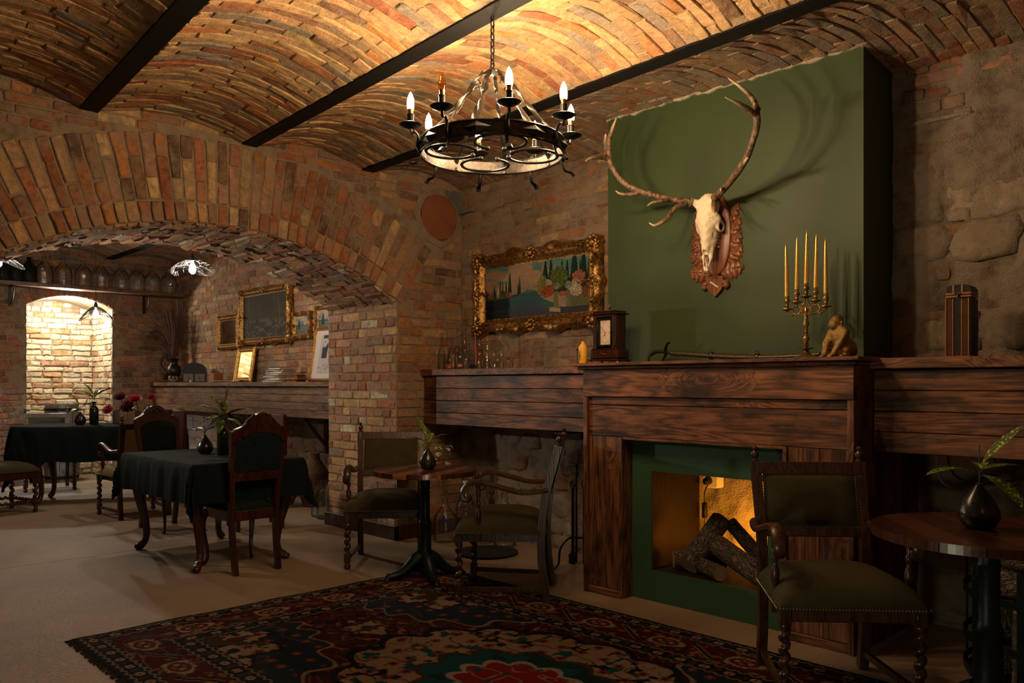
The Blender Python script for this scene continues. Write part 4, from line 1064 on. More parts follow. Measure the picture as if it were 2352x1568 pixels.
def clothtable(label, clabel, loc, rz, hx, hy, rad, over, z, legs):
    t = thing('dining_table', label, 'table', loc, rz, 'cabriole-leg dining tables')
    n = 8; out = []
    for k, (sx, sy) in enumerate(((1, 1), (-1, 1), (-1, -1), (1, -1))):
        for i in range(n + 1):
            a = k * PI / 2 + PI / 2 * i / n; out.append((sx * (hx - rad) + rad * math.cos(a), sy * (hy - rad) + rad * math.sin(a)))
    mb = MB(); mb.prism(out, z - .035, z - .004, lambda a, b, d: (a, b, d)); mb.build('tabletop', M_MAHO, t, False)
    lx, ly = legs
    mb = MB(); mb.box(-lx, lx, -ly, ly, z - .12, z - .036, .004); mb.build('apron', M_MAHO, t, False)
    for sx in (-1, 1):
        for sy in (-1, 1):
            mb = MB(); cab(mb, lx * sx, ly * sy, z - .05, .7 * sx, .7 * sy, .042, 1.6); mb.build('leg', M_MAHO, t)
    c = draped(hx, hy, rad, over, z + .002)
    one('tablecloth', c, M_CLOTH, clabel, 'tablecloth', 'black-green tablecloths', loc, rz)
clothtable('mahogany table with cabriole legs under the arch', 'black-green tablecloth on the near table under the arch', (-6.09, 2.62, 0), 0, .70, .42, .03, .27, .76, (.52, .30))
clothtable('oval mahogany table in the far room before the niche', 'black tablecloth on the far oval table before the niche', (-9.86, 2.98, 0), math.radians(63), .88, .46, .4, .38, .85, (.55, .28))
# ---------------------------------------------------------------- chandelier
CHX, CHY, CZ = -2.71, 2.478, 2.349
# chandelier-local angle 0 points to the camera's right
A0 = math.atan2(.7214, .6925)
def ca(deg): return A0 - math.radians(deg)
ct = thing('chandelier', 'black wrought-iron ring chandelier with eight candle bulbs, hung from a chain', 'chandelier', (CHX, CHY, CZ)); ct.scale = (.924,) * 3
M_BULB = m_emit('lit_candle_bulb', (1, .70, .40), BULB_E); M_AMB = m_glass('amber_glass', (1, .62, .15), .03)
RR = .352
mb = MB(); n = 72
for i in range(n):
    a, b = 2 * PI * i / n, 2 * PI * (i + 1) / n
    w0 = [(RR + .003 * math.sin(5 * 8 * q), q) for q in (a, b)]
    for (r0, z0), (r1, z1) in (((RR, -.004), (RR, .060)), ((RR, .060), (RR - .005, .060)), ((RR - .005, .060), (RR - .005, -.004)), ((RR - .005, -.004), (RR, -.004))):
        mb.add([(r0 * math.cos(a), r0 * math.sin(a), z0), (r0 * math.cos(b), r0 * math.sin(b), z0), (r1 * math.cos(b), r1 * math.sin(b), z1), (r1 * math.cos(a), r1 * math.sin(a), z1)], [(0, 1, 2, 3)])
mb.build('ring_band', M_WROT, ct)
for z in (-.004, .06):
    mb = MB(); mb.tube([(RR * math.cos(2 * PI * i / 64), RR * math.sin(2 * PI * i / 64), z) for i in range(64)], .006, 6, True); mb.build('rim', M_IRON, ct)
for k in range(8):          # hammered diamond folds between the arms
    a = ca(33 + 45 * k + 22.5); mb = MB()
    e = []
    for da, z, o in ((-.2, .028, .003), (0, .055, .004), (.2, .028, .003), (0, .002, .004), (0, .028, .022)): e.append(((RR + o) * math.cos(a + da), (RR + o) * math.sin(a + da), z))
    mb.add(e, [(0, 1, 4), (1, 2, 4), (2, 3, 4), (3, 0, 4)]); mb.build('diamond_boss', M_IRON, ct, False)
hub = MB(); hub.lathe([(.012, .395), (.03, .400), (.034, .408), (.02, .416), (.008, .425)], 16); hub.tube([(.012 * math.cos(i * .4), 0, .435 + .014 * math.sin(i * .4)) for i in range(16)], .004, 6, True); hub.build('hub', M_IRON, ct)
for k in range(8):
    a = ca(33 + 45 * k + 22.5); c, s = math.cos(a), math.sin(a)
    P = spline([(c * .02, s * .02, .408), (c * .055, s * .055, .40), (c * .085, s * .085, .36), (c * .19, s * .19, .22), (c * (RR - .012), s * (RR - .012), .05), (c * (RR - .008), s * (RR - .008), .0)], 8)
    m_ = len(P); tw = [0 if i < m_ * .38 else (1 if i > m_ * .66 else (i / m_ - .38) / .28) * 2 * PI for i in range(m_)]
    mb = MB(); mb.tube(P, .0115, 6, flat=.28, twist=tw); mb.sphere((c * (RR - .012), s * (RR - .012), .062), .010, 8, 5)
    mb.tube([(c * (.085 + .014 * math.cos(i * .5)), s * (.085 + .014 * math.cos(i * .5)), .335 + .014 * math.sin(i * .5)) for i in range(8)], .004, 5); mb.build('strap', M_WROT, ct)
for k in range(4):
    a = ca(78 + 90 * k); cx, cy = .205 * math.cos(a), .205 * math.sin(a); mb = MB()
    P = [(cx + .122 * math.cos(a + PI + .35 + (2 * PI - .7) * i / 40), cy + .122 * math.sin(a + PI + .35 + (2 * PI - .7) * i / 40), .004) for i in range(41)]
    P = [(cx - .14 * math.cos(a - .45) * .75, cy - .14 * math.sin(a - .45) * .75, .004)] * 0 + P
    mb.tube(P, .0085, 6, flat=.75); mb.sphere(P[0], .012, 8, 5); mb.sphere(P[-1], .012, 8, 5); mb.build('scroll_ring', M_IRON, ct)
for k in range(8):
    a = ca(33 + 45 * k); c, s = math.cos(a), math.sin(a); off = k == 2
    def q(r, z): return (c * r, s * r, z)
    arm = MB(); arm.tube(spline([q(RR + .004, .045), q(RR + .012, .0), q(RR + .03, -.03), q(RR + .028, .03), q(RR + .018, .065), q(RR + .03, .088), q(.400, .082), q(.402, .104)][0:2] + [q(RR + .006, -.008), q(RR + .02, .02), q(RR + .014, .062), q(RR + .03, .088), q(.398, .078), q(.402, .104)], 5), .0085, 7, flat=.7)
    arm.sphere(q(RR + .008, .03), .007, 8, 5); arm_o = arm.build('candle_arm', M_IRON, ct)
    mb = MB(); mb.lathe([(.006, .100), (.02, .104), (.045, .114), (.056, .122), (.054, .124), (.042, .118), (.024, .116), (.022, .130), (.016, .132), (.0155, .165), (.017, .166), (.017, .172), (.012, .173)], 24, o=q(.402, 0)); mb.build('drip_pan', M_IRON, arm_o)
    mb = MB(); mb.lathe([(.011, .172), (.0135, .190), (.0145, .196)], 16, o=q(.402, 0)); mb.build('bulb_cap', M_BRASS, arm_o)
    mb = MB(); mb.lathe([(.0145, .196), (.0172, .212), (.0175, .226), (.015, .246), (.009, .264), (.003, .274), (.0008, .279)], 16, o=q(.402, 0)); mb.build('candle_bulb', M_AMB if off else M_BULB, arm_o, label='unlit amber candle bulb' if off else None)
    ft = MB(); ft.tube(spline([q(RR - .002, .0), q(RR + .004, -.03), q(RR + .02, -.058), q(RR + .05, -.066), q(RR + .066, -.084)], 5), lerpl([.008, .009, .010, .013, .015], 21), 6, flat=.5); ft.build('scroll_foot', M_IRON, ct)
# chain: each link a part of the chandelier
zc = .448; k = 0
while CZ + zc * .924 < ZB + sk_z(CHX) - .004:
    mb = MB(); h = .021; w_ = .0095
    P = [((w_ * math.cos(t_) if k % 2 else 0), (0 if k % 2 else w_ * math.cos(t_)), zc + h * .62 * math.sin(t_) + (h * .38 if math.sin(t_) > 0 else -h * .38)) for t_ in [2 * PI * i / 14 for i in range(14)]]
    mb.tube(P, .0035, 6, True); mb.build('chain_link', M_IRON, ct); zc += .033; k += 1

# ---------------------------------------------------------------- deer skull trophy
TX, TY, TZ = -2.672, CYF, 2.2
def tw_(a, f, z): return (TX + a, TY - f, z)
tr = thing('deer_skull_trophy', 'bleached deer skull with brown antlers on a carved wooden shield plaque', 'trophy', (TX, TY, TZ))
def sk(X, Y, Z):
    A = np.abs(X)
    d = ell(X, Y, Z, (0, .075, .165), (.056, .062, .075))
    d = smin(d, ell(X, Y, Z, (0, .115, .115), (.062, .035, .085)), .03)
    d = smin(d, caps(A, Y, Z, (.045, .11, .17), (.083, .145, .196), .024, .019), .022)
    d = smin(d, ell(A, Y, Z, (.058, .088, .065), (.026, .028, .035)), .03)
    d = smin(d, caps(X, Y, Z, (0, .105, .07), (0, .118, -.11), .052, .024), .03)
    d = smin(d, ell(X, Y, Z, (0, .07, -.01), (.050, .045, .09)), .03)
    d = smin(d, caps(A, Y, Z, (.022, .085, -.06), (.024, .10, -.15), .018, .010), .02)
    d = smin(d, caps(A, Y, Z, (.025, .10, -.14), (.007, .115, -.226), .010, .008), .012)
    d = smin(d, caps(A, Y, Z, (.005, .112, -.15), (.005, .115, -.22), .0035, .004), .004)
    ring = np.sqrt((np.sqrt((Y - .068) ** 2 + (Z - .035) ** 2) - .031) ** 2 + (A - .070) ** 2) - .007
    d = smin(d, ring, .01)
    d = np.maximum(d, -ell(A, Y, Z, (.080, .068, .035), (.045, .025, .026)))
    d = np.maximum(d, -ell(A, Y, Z, (.075, .045, .095), (.03, .025, .022)))
    d = np.maximum(d, -ell(A, Y, Z, (.0115, .125, -.170), (.0060, .05, .042)))
    d = np.maximum(d, -ell(X, Y, Z, (0, .135, -.125), (.016, .025, .02)))
    d = np.maximum(d, -ell(A, Y, Z, (.052, .11, -.025), (.012, .02, .028)))
    d = np.maximum(d, -ell(A, Y, Z, (.045, .145, .075), (.005, .02, .006)))
    return d + .0015 * np.sin(X * 160) * np.sin(Z * 140)
mb = sdf_mesh(sk, (-.13, -.01, -.25), (.13, .20, .26), .0042); mb.V = [(v[0], -v[1], v[2] + .012) for v in mb.V]
skull = mb.build('skull', M_BONE, tr, True, 180)
mb = MB()
for i in range(6):
    for s in (-1, 1): mb.box(s * .036 - .006, s * .036 + .006, -.045, -.012, -.075 + i * .02, -.060 + i * .02, .003)
mb.build('molars', m_plain('tooth_enamel', (.5, .42, .3), .4), skull, False, kind='stuff')
t = NT('antler_horn'); v = t.coord('Object'); n1 = t.noise(v, 40, 4); 
tipz = t.n('ShaderNodeAttribute', attribute_name='tint')
n2 = t.noise(t.coord('Object', (9, 9, 2.2)), 9, 5, .7); c = t.mix(t.ramp(t.math('ADD', t.math('MULTIPLY', n1, .4), t.math('MULTIPLY', n2, .6)), [(.44, 0), (.58, 1)]), (.055, .03, .016), (.25, .15, .08)); c = t.mix(tipz.outputs['Fac'], c, (.62, .46, .28))
t.bump(t.noise(v, 120, 3), .6, .006); M_ANT = t.out(c, .5)
def antler(sg, crown):
    ob = MB(); tint = []
    def add(P, r, n=10, tip=True, k=6):
        Q = spline([(a * sg, -f, z - TZ) for a, f, z in P], k); a0 = len(ob.V)
        rr = [1.17 * x for x in lerpl(r, len(Q))]; rr = [x * (1 + .05 * mnoise.noise(Q[i] * 40)) for i, x in enumerate(rr)]
        ob.tube(Q, rr, n)
        for i in range(len(Q)):
            tint.extend([max(0, (i / (len(Q) - 1) - .45) / .55) ** 1.2 if tip else 0] * n)
    add([(.0830, .145, 2.40), (.11, .165, 2.408), (.2, .225, 2.43), (.3266, .311, 2.478), (.41, .36, 2.53), (.47, .395, 2.61), (.50, .412, 2.68), (.497, .42, 2.75)], [.021, .019, .0165, .0175, .0155, .015, .016, .017], 12, False)
    add([(.10, .16, 2.405), (.135, .235, 2.36), (.165, .30, 2.285), (.205, .345, 2.252), (.235, .365, 2.27)] if sg < 0 else [(.10, .16, 2.405), (.12, .22, 2.36), (.15, .27, 2.30), (.20, .345, 2.262)], [.017, .0145, .012, .008, .002])
    add([(.18, .21, 2.428), (.20, .27, 2.41), (.235, .33, 2.395), (.25, .36, 2.375)], [.013, .010, .007, .002])
    add([(.335, .315, 2.48), (.385, .36, 2.465), (.43, .395, 2.472), (.455, .405, 2.492)] if sg < 0 else [(.37, .33, 2.50), (.405, .375, 2.495), (.44, .41, 2.51)], [.014, .011, .007, .002] if sg < 0 else [.013, .010, .007])
    for P in crown: add(P, [.0155, .0125, .0085, .002])
    ob2 = MB(); nn = 22
    c0 = Vector((.086 * sg, -.147, 2.402 - TZ)); ax = Vector((.6 * sg, -.7, .25)).normalized(); u = ax.orthogonal().normalized(); w2 = ax.cross(u)
    for i in range(nn):
        p = c0 + (u * math.cos(2 * PI * i / nn) + w2 * math.sin(2 * PI * i / nn)) * .024; ob2.sphere(p, .0065, 6, 4)
    o = ob.build('antler', M_ANT, tr, True, 60, fix=False)
    at = o.data.color_attributes.new('tint', 'FLOAT_COLOR', 'POINT'); at.data.foreach_set('color', [q for x in tint for q in (x, x, x, 1)])
    o2 = ob2.build('burr', m_plain('antler_burr', (.16, .09, .05), .6), o, True)
antler(-1, [[(.497, .42, 2.74), (.47, .45, 2.80), (.42, .475, 2.86), (.385, .487, 2.90)], [(.50, .41, 2.70), (.50, .50, 2.69), (.485, .60, 2.66), (.465, .675, 2.625)], [(.505, .415, 2.73), (.515, .43, 2.78), (.51, .435, 2.83), (.505, .44, 2.845)]])
antler(1, [[(.497, .42, 2.74), (.49, .43, 2.80), (.44, .46, 2.87), (.372, .485, 2.935)], [(.50, .41, 2.72), (.50, .50, 2.735), (.485, .59, 2.752), (.465, .665, 2.765)], [(.505, .415, 2.75), (.512, .45, 2.765), (.512, .47, 2.775)]])
M_CARV = m_wood('carved_walnut', (.045, .014, .005), (.14, .045, .015), (.21, .07, .024), 'Z', .38, .8, 1.4, False, .12)
pq = MB(); n = 48
for (rx, rz, y0, y1) in ((.112, .250, 0, -.020),):
    prof = [(1.0, 0), (1.0, -.012), (.97, -.019), (.93, -.022), (.90, -.018), (.86, -.020)]
    V = [(rx * k * math.cos(2 * PI * i / n), y, .01 + rz * (1 - (1 - k) * .45) * math.sin(2 * PI * i / n)) for k, y in prof for i in range(n)] + [(0, -.020, .01)]
    F = [(j * n + i, j * n + (i + 1) % n, (j + 1) * n + (i + 1) % n, (j + 1) * n + i) for j in range(len(prof) - 1) for i in range(n)] + [((len(prof) - 1) * n + i, (len(prof) - 1) * n + (i + 1) % n, len(V) - 1) for i in range(n)]
    pq.add(V, F)
pq = pq.build('plaque', M_CARV, tr, True, 30)
def oak(x, z, ang, ln, wd, side):
    """lobed carved oak leaf lying on the wall, tip along ang"""
    V = []; F = []; N = 26; M_ = 8
    for i in range(N + 1):
        t_ = i / N; ww = wd * (math.sin(PI * min(1, t_ ** .8 * .97 + .03)) ** .7) * (1 + .17 * math.sin(t_ * 2 * PI * 4.5 - .6))
        for j in range(-M_, M_ + 1):
            s_ = j / M_; a = t_ * ln + .22 * ww * abs(s_); b = s_ * ww
            hgt = .006 + .016 * (1 - s_ * s_) * math.sin(PI * min(1, t_ * .9 + .08)) + .004 * math.cos(s_ * 3) * math.sin(t_ * 2 * PI * 4.5 + abs(s_) * 2) - (.004 if abs(s_) < .1 else 0)
            V.append((x + a * math.cos(ang) - b * math.sin(ang), -hgt if abs(s_) < 1 else -.001, z + a * math.sin(ang) + b * math.cos(ang)))
    W = 2 * M_ + 1
    F = [(i * W + j, (i + 1) * W + j, (i + 1) * W + j + 1, i * W + j + 1) for i in range(N) for j in range(W - 1)]
    mb = MB(); mb.add(V, F); mb.build('oak_leaf', M_CARV, pq, True, 60)
for s in (-1, 1):
    for (x, z, a, ln, wd) in ((.098, .045, 70, .15, .030), (.100, -.03, 64, .14, .036), (.098, -.10, 58, .13, .042), (.088, -.165, 48, .13, .046), (.035, -.225, 10, .155, .056)):
        oak(s * x, z, math.radians(a if s > 0 else 180 - a), ln, wd, s)
    mb = MB(); mb.sphere((s * .075, -.016, -.298), .021, 12, 8, (1, .8, 1.1)); mb.sphere((s * .068, -.016, -.284), .025, 12, 8, (1, .8, .7)); mb.build('acorn', M_CARV, pq)
mb = MB(); mb.prism([(-.055, -.245), (-.062, -.29), (-.045, -.325), (0, -.365), (.045, -.325), (.062, -.29), (.055, -.245), (0, -.232)], 0, -.022, lambda a, b, d: (a, d, b)); mb.build('shield', M_CARV, pq, False)
mb = MB(); mb.box(-.036, .030, -.0265, -.022, -.004, .004, 0, Matrix.Translation((0, 0, -.292)) @ Matrix.Rotation(math.radians(33), 4, 'Y')); mb.build('name_strip', M_WHITE, pq, False)

# ---------------------------------------------------------------- things on the mantel
ZM = 1.4375
cb = thing('candelabrum', 'brass five-arm candelabrum standing on the mantel before the green chimney', 'candelabrum', (-1.985, 4.05, ZM))
mb = MB(); mb.lathe([(.060, 0), (.062, .008), (.050, .016), (.030, .020), (.018, .034), (.014, .044)], 28); mb.build('base', M_BRASS, cb)
mb = MB(); mb.lathe([(.034, .052), (.036, .058), (.020, .052), (.012, .046)], 20, rib=lambda a, z: 1 + .08 * math.cos(10 * a)); mb.build('lower_drip_pan', M_BRASS, cb)
mb = MB(); mb.lathe([(.010, .044), (.010, .062), (.013, .07), (.010, .09), (.017, .105), (.017, .112), (.010, .122), (.012, .13), (.008, .136), (.012, .142), (.008, .15), (.012, .156), (.008, .164), (.014, .176), (.015, .186), (.009, .21), (.011, .225), (.008, .245), (.012, .252), (.006, .272)], 18); mb.build('stem', M_BRASS, cb)
ap = [(-.107, .262), (-.052, .296), (0, .322), (.052, .296), (.107, .262)]
mb = MB()
for s in (-1, 1):
    mb.tube(spline([(0, 0, .236), (s * .03, 0, .234), (s * .058, 0, .240), (s * .082, 0, .238), (s * .107, 0, .258)], 6), .0055, 7, flat=.8)
    mb.tube([(s * .052 + .024 * math.cos(i * .3 + PI / 2 + .3), 0, .262 + .023 * math.sin(i * .3 + PI / 2 + .3)) for i in range(20)], .0048, 7)
    mb.tube(spline([(s * .022, 0, .24), (s * .026, 0, .27), (s * .012, 0, .292), (s * .007, 0, .315)], 6), .0046, 7)
    mb.tube(spline([(s * .026, 0, .256), (s * .016, 0, .266), (0, 0, .258)], 6), .004, 6)
    mb.sphere((s * .078, 0, .232), .006, 8, 5); mb.sphere((s * .052, 0, .280), .007, 8, 5)
mb.build('scroll_arms', M_BRASS, cb)
for i, (x, z) in enumerate(ap):
    mb = MB(); mb.lathe([(.004, z - .006), (.012, z - .002), (.030, z + .006), (.029, z + .009), (.010, z + .004), (.008, z + .016), (.012, z + .024), (.009, z + .03), (.010, z + .036), (.016, z + .048), (.015, z + .056), (.010, z + .062), (.012, z + .07), (.014, z + .073), (.008, z + .073)], 18, o=(x, 0, 0)); mb.build('candle_socket', M_BRASS, cb)
    mb = MB(); h = .305 + .006 * (i % 3); mb.lathe([(.0115, z + .066), (.0115, z + .09), (.0095, z + .20), (.006, z + .32), (.0035, z + .345), (.001, z + .352)], 16)
    mb.tube([(0, 0, z + .35), (.001, 0, z + .362)], .0012, 5)
    lean = Matrix.Rotation(math.radians((-1.4, .5, .8, .9, -.6)[i]), 4, 'Y')
    mb.V = [tuple(Vector((x, 0, z + .066)) + lean @ (Vector(v) - Vector((0, 0, z + .066)))) for v in mb.V]
    q = ['leftmost', 'second from left', 'tallest, middle', 'second from right', 'rightmost'][i]
    one('taper_candle', mb, M_GOLD, 'gold taper candle in the brass candelabrum, %s' % q, 'candle', 'gold candles in the candelabrum', tuple(cb.location))
# gorilla
def gor(X, Y, Z):
    e = lambda c, r: ell(X, Y, Z, c, r); A = np.abs(X)
    d = e((0, .030, .062), (.048, .050, .056)); d = smin(d, e((0, -.002, .125), (.050, .036, .045)), .03)
    d = smin(d, ell(A, Y, Z, (.040, -.002, .138), (.024, .026, .026)), .02)
    d = smin(d, caps(A, Y, Z, (.052, -.006, .132), (.052, -.036, .078), .021, .018), .014)
    d = smin(d, caps(A, Y, Z, (.052, -.038, .078), (.036, -.062, .022), .0185, .014), .010)
    d = smin(d, ell(A, Y, Z, (.033, -.070, .011), (.015, .020, .011)), .008)
    for k in range(4): d = smin(d, caps(A, Y, Z, (.021 + .008 * k, -.078, .012), (.020 + .008 * k, -.092, .005), .0048, .004), .003)
    d = smin(d, caps(A, Y, Z, (.030, .045, .055), (.056, -.004, .040), .032, .024), .02)
    d = smin(d, caps(A, Y, Z, (.056, -.004, .038), (.054, .004, .010), .020, .014), .014)
    d = smin(d, ell(A, Y, Z, (.058, -.016, .009), (.015, .030, .010)), .01)
    d = smin(d, e((0, .056, .030), (.052, .036, .032)), .02)
    d = smin(d, e((0, -.018, .185), (.031, .034, .034)), .018); d = smin(d, e((0, -.004, .205), (.018, .030, .024)), .012)
    d = smin(d, e((0, -.042, .170), (.021, .018, .018)), .012); d = smin(d, e((0, -.046, .191), (.025, .008, .0055)), .006)
    d = smin(d, ell(A, Y, Z, (.008, -.056, .174), (.006, .005, .005)), .004)
    d = smin(d, ell(A, Y, Z, (.033, -.008, .186), (.004, .007, .009)), .003)
    d = np.maximum(d, -ell(A, Y, Z, (.0105, -.053, .1845), (.0055, .006, .0035))); d = smin(d, ell(A, Y, Z, (.0105, -.0465, .1845), (.004, .003, .0028)), .001)
    d = np.maximum(d, -e((0, -.0605, .1635), (.014, .006, .0016))); d = np.maximum(d, -ell(A, Y, Z, (.0055, -.062, .1745), (.0022, .003, .0018)))
    fur = .0012 * np.sin(X * 520 + 90 * Z) * np.sin(Z * 260 + X * 100) * np.sin(Y * 380) * (1 - ((Y < -.03) & (Z > .155)))
    return d + fur
mb = sdf_mesh(gor, (-.1, -.11, -.004), (.1, .11, .235), .0036); mb.V = [(a * .95, b * .98, max(0, c) * .955) for a, b, c in mb.V]
one('gorilla_statuette', mb, M_BRONZE, 'bronze-gold gorilla statuette sitting at the right end of the mantel', 'statuette', None, (-1.80, 4.03, ZM + .001), math.radians(-26), ang=180)
# clock
ck = thing('mantel_clock', 'dark wooden mantel clock with an ornate hanging dial frame', 'clock', (-3.32, 4.06, ZM), math.radians(4))
def kb(name, x0, x1, y0, y1, z0, z1, mat=M_MAHO, par=None, b=.002, lab=None):
    m = MB(); m.box(x0, x1, y0, y1, z0, z1, b); return m.build(name, mat, par or ck, False, label=lab)
kb('base_plinth', -.122, .122, -.075, .075, .018, .028); bs = kb('drawer_base', -.108, .108, -.068, .068, .029, .088, b=.008)
kb('base_top', -.100, .100, -.064, .064, .088, .096, b=.003)
mb = MB(); mb.tube([(-.022 + .0044 * i, -.071, .062 + .004 * math.sin(i * PI / 5)) for i in range(11)], .003, 6); mb.build('handle', M_BRASS, bs)
for x in (-.105, .105):
    for y in (-.06, .06):
        m = MB(); m.lathe([(.006, 0), (.011, .005), (.008, .018)], 10, o=(x, y, 0)); m.build('foot', M_BRASS, ck)
for x in (-.078, .078): kb('post', x - .012, x + .012, -.055, -.03, .096, .315)
kb('side_wall', .066, .090, -.03, .055, .096, .315); kb('side_wall', -.090, -.066, -.03, .055, .096, .315); kb('top_rail', -.07, .07, -.053, -.035, .298, .315)
kb('back_panel', -.066, -.02, .045, .055, .096, .315, M_BLACK)
kb('cornice', -.106, .106, -.072, .072, .315, .326, b=.004); kb('cornice_cap', -.094, .094, -.06, .06, .326, .340, b=.006)
m = MB(); m.lathe([(.004, .340), (.003, .352), (.009, .356), (.012, .364), (.004, .362), (.003, .376), (.001, .390)], 12); m.build('finial', M_BRASS, ck)
df = thing('dial_frame', None, None); df.parent = ck
for x0, x1, z0, z1 in ((-.060, -.047, .108, .290), (.047, .060, .108, .290), (-.047, .047, .108, .121), (-.047, .047, .277, .290)):
    m = MB(); m.box(x0, x1, -.062, -.050, z0, z1, .003)
    nn = int(max(x1 - x0, z1 - z0) / .007)
    for i in range(nn):
        f = (i + .5) / nn; m.sphere((x0 + (x1 - x0) * (f if x1 - x0 > .03 else .5), -.062, z0 + (z1 - z0) * (f if z1 - z0 > .03 else .5)), .0042, 6, 4)
    m.build('frame_bar', M_PEWT, df, True)
kb('dial', -.030, .047, -.0555, -.0535, .121, .277, m_plain('old_ivory_dial', (.62, .46, .36), .6, 0, .18, 30), df, 0)
kb('dark_door', -.047, -.030, -.0555, -.0535, .121, .277, M_BLACK, df, 0)
def txt(s, size, loc, mat, parent, name, rot=(PI / 2, 0, 0)):
    cu = bpy.data.curves.new(name, 'FONT'); cu.body = s; cu.size = size; cu.align_x = 'CENTER'; cu.align_y = 'CENTER'; cu.extrude = .0002
    tmp = bpy.data.objects.new(name, cu); me = bpy.data.meshes.new_from_object(tmp); bpy.data.objects.remove(tmp); me.materials.clear(); me.materials.append(mat)
    o = bpy.data.objects.new(name, me); COL.objects.link(o); o.parent = parent; o.location = loc; o.rotation_euler = rot; return o
M_INK = m_plain('dial_ink', (.05, .03, .02), .7)
for i, s in enumerate('12 1 2 3 4 5 6 7 8 9 10 11'.split()):
    a = PI / 2 - i * PI / 6; x, z = .0085 + .034 * max(-1, min(1, math.cos(a) * 1.1)), .199 + .066 * max(-1, min(1, math.sin(a) * 1.05))
    txt(s, .013, (x, -.0562, z), M_INK, df, 'numeral')
for nm, a, l, wd in (('hour_hand', -112, .028, .0016), ('minute_hand', 137, .040, .0011), ('second_hand', 180, .034, .0005)):
    m = MB(); c, s = math.cos(math.radians(a)), math.sin(math.radians(a)); m.tube([(.0085, -.0572, .199), (.0085 + c * l, -.0572, .199 + s * l)], [wd, wd], 5); m.sphere((.0085 + c * l * .75, -.0572, .199 + s * l * .75), wd * 1.8, 6, 4); m.build(nm, M_INK, df)
# yellow candle with cast crest, dark stand behind
pc = thing('pillar_candle', 'thick yellow pillar candle with a dark crest ornament, left end of mantel', 'candle', (-3.412, 3.905, ZM))
m = MB(); m.lathe([(.026, 0), (.0275, .004), (.0275, .104), (.025, .112), (.014, .124), (.008, .140), (.004, .143)], 28); m.build('wax', m_plain('yellow_wax', (.78, .40, .025), .4, 0, .06, 20, .02), pc)
m = MB(); m.tube([(0, 0, .142), (.001, 0, .150)], .0012, 5); m.build('wick', M_BLACK, pc)
m = MB()
for i in range(70):
    a, b = R.gauss(0, .010), R.gauss(0, .020)
    if abs(a) > .019 or abs(b) > .036: continue
    th = -PI / 2 - .55 + a / .0285; m.sphere((.0285 * math.cos(th), .0285 * math.sin(th), .047 + b), R.uniform(.003, .0055), 6, 4)
for k in range(36):
    th = -PI / 2 - .55 + .017 * math.cos(k * PI / 18) / .0285; m.sphere((.0282 * math.cos(th), .0282 * math.sin(th), .047 + .036 * math.sin(k * PI / 18)), .0032, 6, 4)
m.build('crest_ornament', M_BRONZE, pc)
m = MB(); m.lathe([(.014, 0), (.014, .085), (.018, .09), (.018, .098), (.012, .10), (.001, .10)], 16)
one('small_dark_canister', m, M_BLACK, 'small black ribbed canister behind the yellow candle', 'canister', None, (-3.462, 3.925, ZM))
# sabre
sb = thing('sabre', 'curved sabre in a steel scabbard lying along the mantel', 'sword', (-2.5, 4.20, ZM))
def S(px): return px
P = spline([(-.44, -.0, .062), (-.25, 0, .046), (-.05, 0, .03), (.15, 0, .021), (.35, 0, .022), (.52, 0, .030)], 6)
m = MB(); m.tube(P, lerpl([.020, .020, .019, .018, .016, .011], len(P)), 10, flat=.85); sc_ = m.build('scabbard', m_plain('worn_steel', (.12, .095, .07), .4, .8, .35, 60, .2, 120), sb)
for f in (.30, .62):
    p = P[int(f * (len(P) - 1))]; m = MB(); m.lathe([(.0205, -.012), (.022, -.01), (.022, .01), (.0205, .012)], 14, o=tuple(p), M=Matrix.Rotation(PI / 2, 4, 'Y')); m.tube([(p[0] + .012 * math.cos(i * .7), p[1], p[2] + .026 + .012 * math.sin(i * .7)) for i in range(9)], .002, 5, True); m.build('carrying_ring', M_WROT, sc_)
m = MB(); m.tube(spline([(-.45, 0, .064), (-.50, 0, .074), (-.56, 0, .072), (-.59, 0, .058)], 6), lerpl([.012, .015, .014, .013], 19), 10, flat=.8); m.build('grip', M_BLACK, sb)
m = MB(); m.tube(spline([(-.435, -.03, .125), (-.452, -.026, .118), (-.468, -.02, .09), (-.475, -.012, .05), (-.495, -.02, .012)], 6), lerpl([.012, .010, .013, .012, .008], 25), 8, flat=.45); m.build('crossguard', M_WROT, sb)
m = MB(); m.tube(spline([(-.585, 0, .062), (-.612, 0, .035), (-.605, 0, .008), (-.56, 0, .004)], 6), .006, 7); m.build('knuckle_bow', M_WROT, sb)

# ---------------------------------------------------------------- bottles on the left shelf
ZS = 1.433
def bottle(name, label, loc, h, r, neck, sh=.6, mat=M_GLASS, group=None, n=22, cat='bottle', lip=.004, foot=.9, extra=None, rib=None, wall=.003, prof=None):
    o = prof or [(r * foot, 0), (r, .006), (r, h * sh * .93), (r * .93, h * sh), (neck * 1.5, h * (sh + .12)), (neck, h * (sh + .2)), (neck * .92, h - .014), (neck + lip, h - .012), (neck + lip, h - .002), (neck, h)]
    p = [(.001, .001)] + o
    if not extra:
        m = MB(); m.lathe(p, n, rib=rib, caps=False); return one(name, m, mat, label, cat, group, loc)
    t = thing(name, label, cat, loc, 0, group); m = MB(); m.lathe(p, n, rib=rib, caps=False); m.build('glass', mat, t)
    for nm, mt, pr in extra: m = MB(); m.lathe(pr, n); m.build(nm, mt, t)
    return t
G1 = 'glass bottles on the left shelf'
def q(px, Y):     # a point of the shelf given as its bearing from the camera and its distance to the wall
    u = (px - 1176) / 1850; d = Y / (FY + u * -FX); return FX * d + u * FY * d, Y
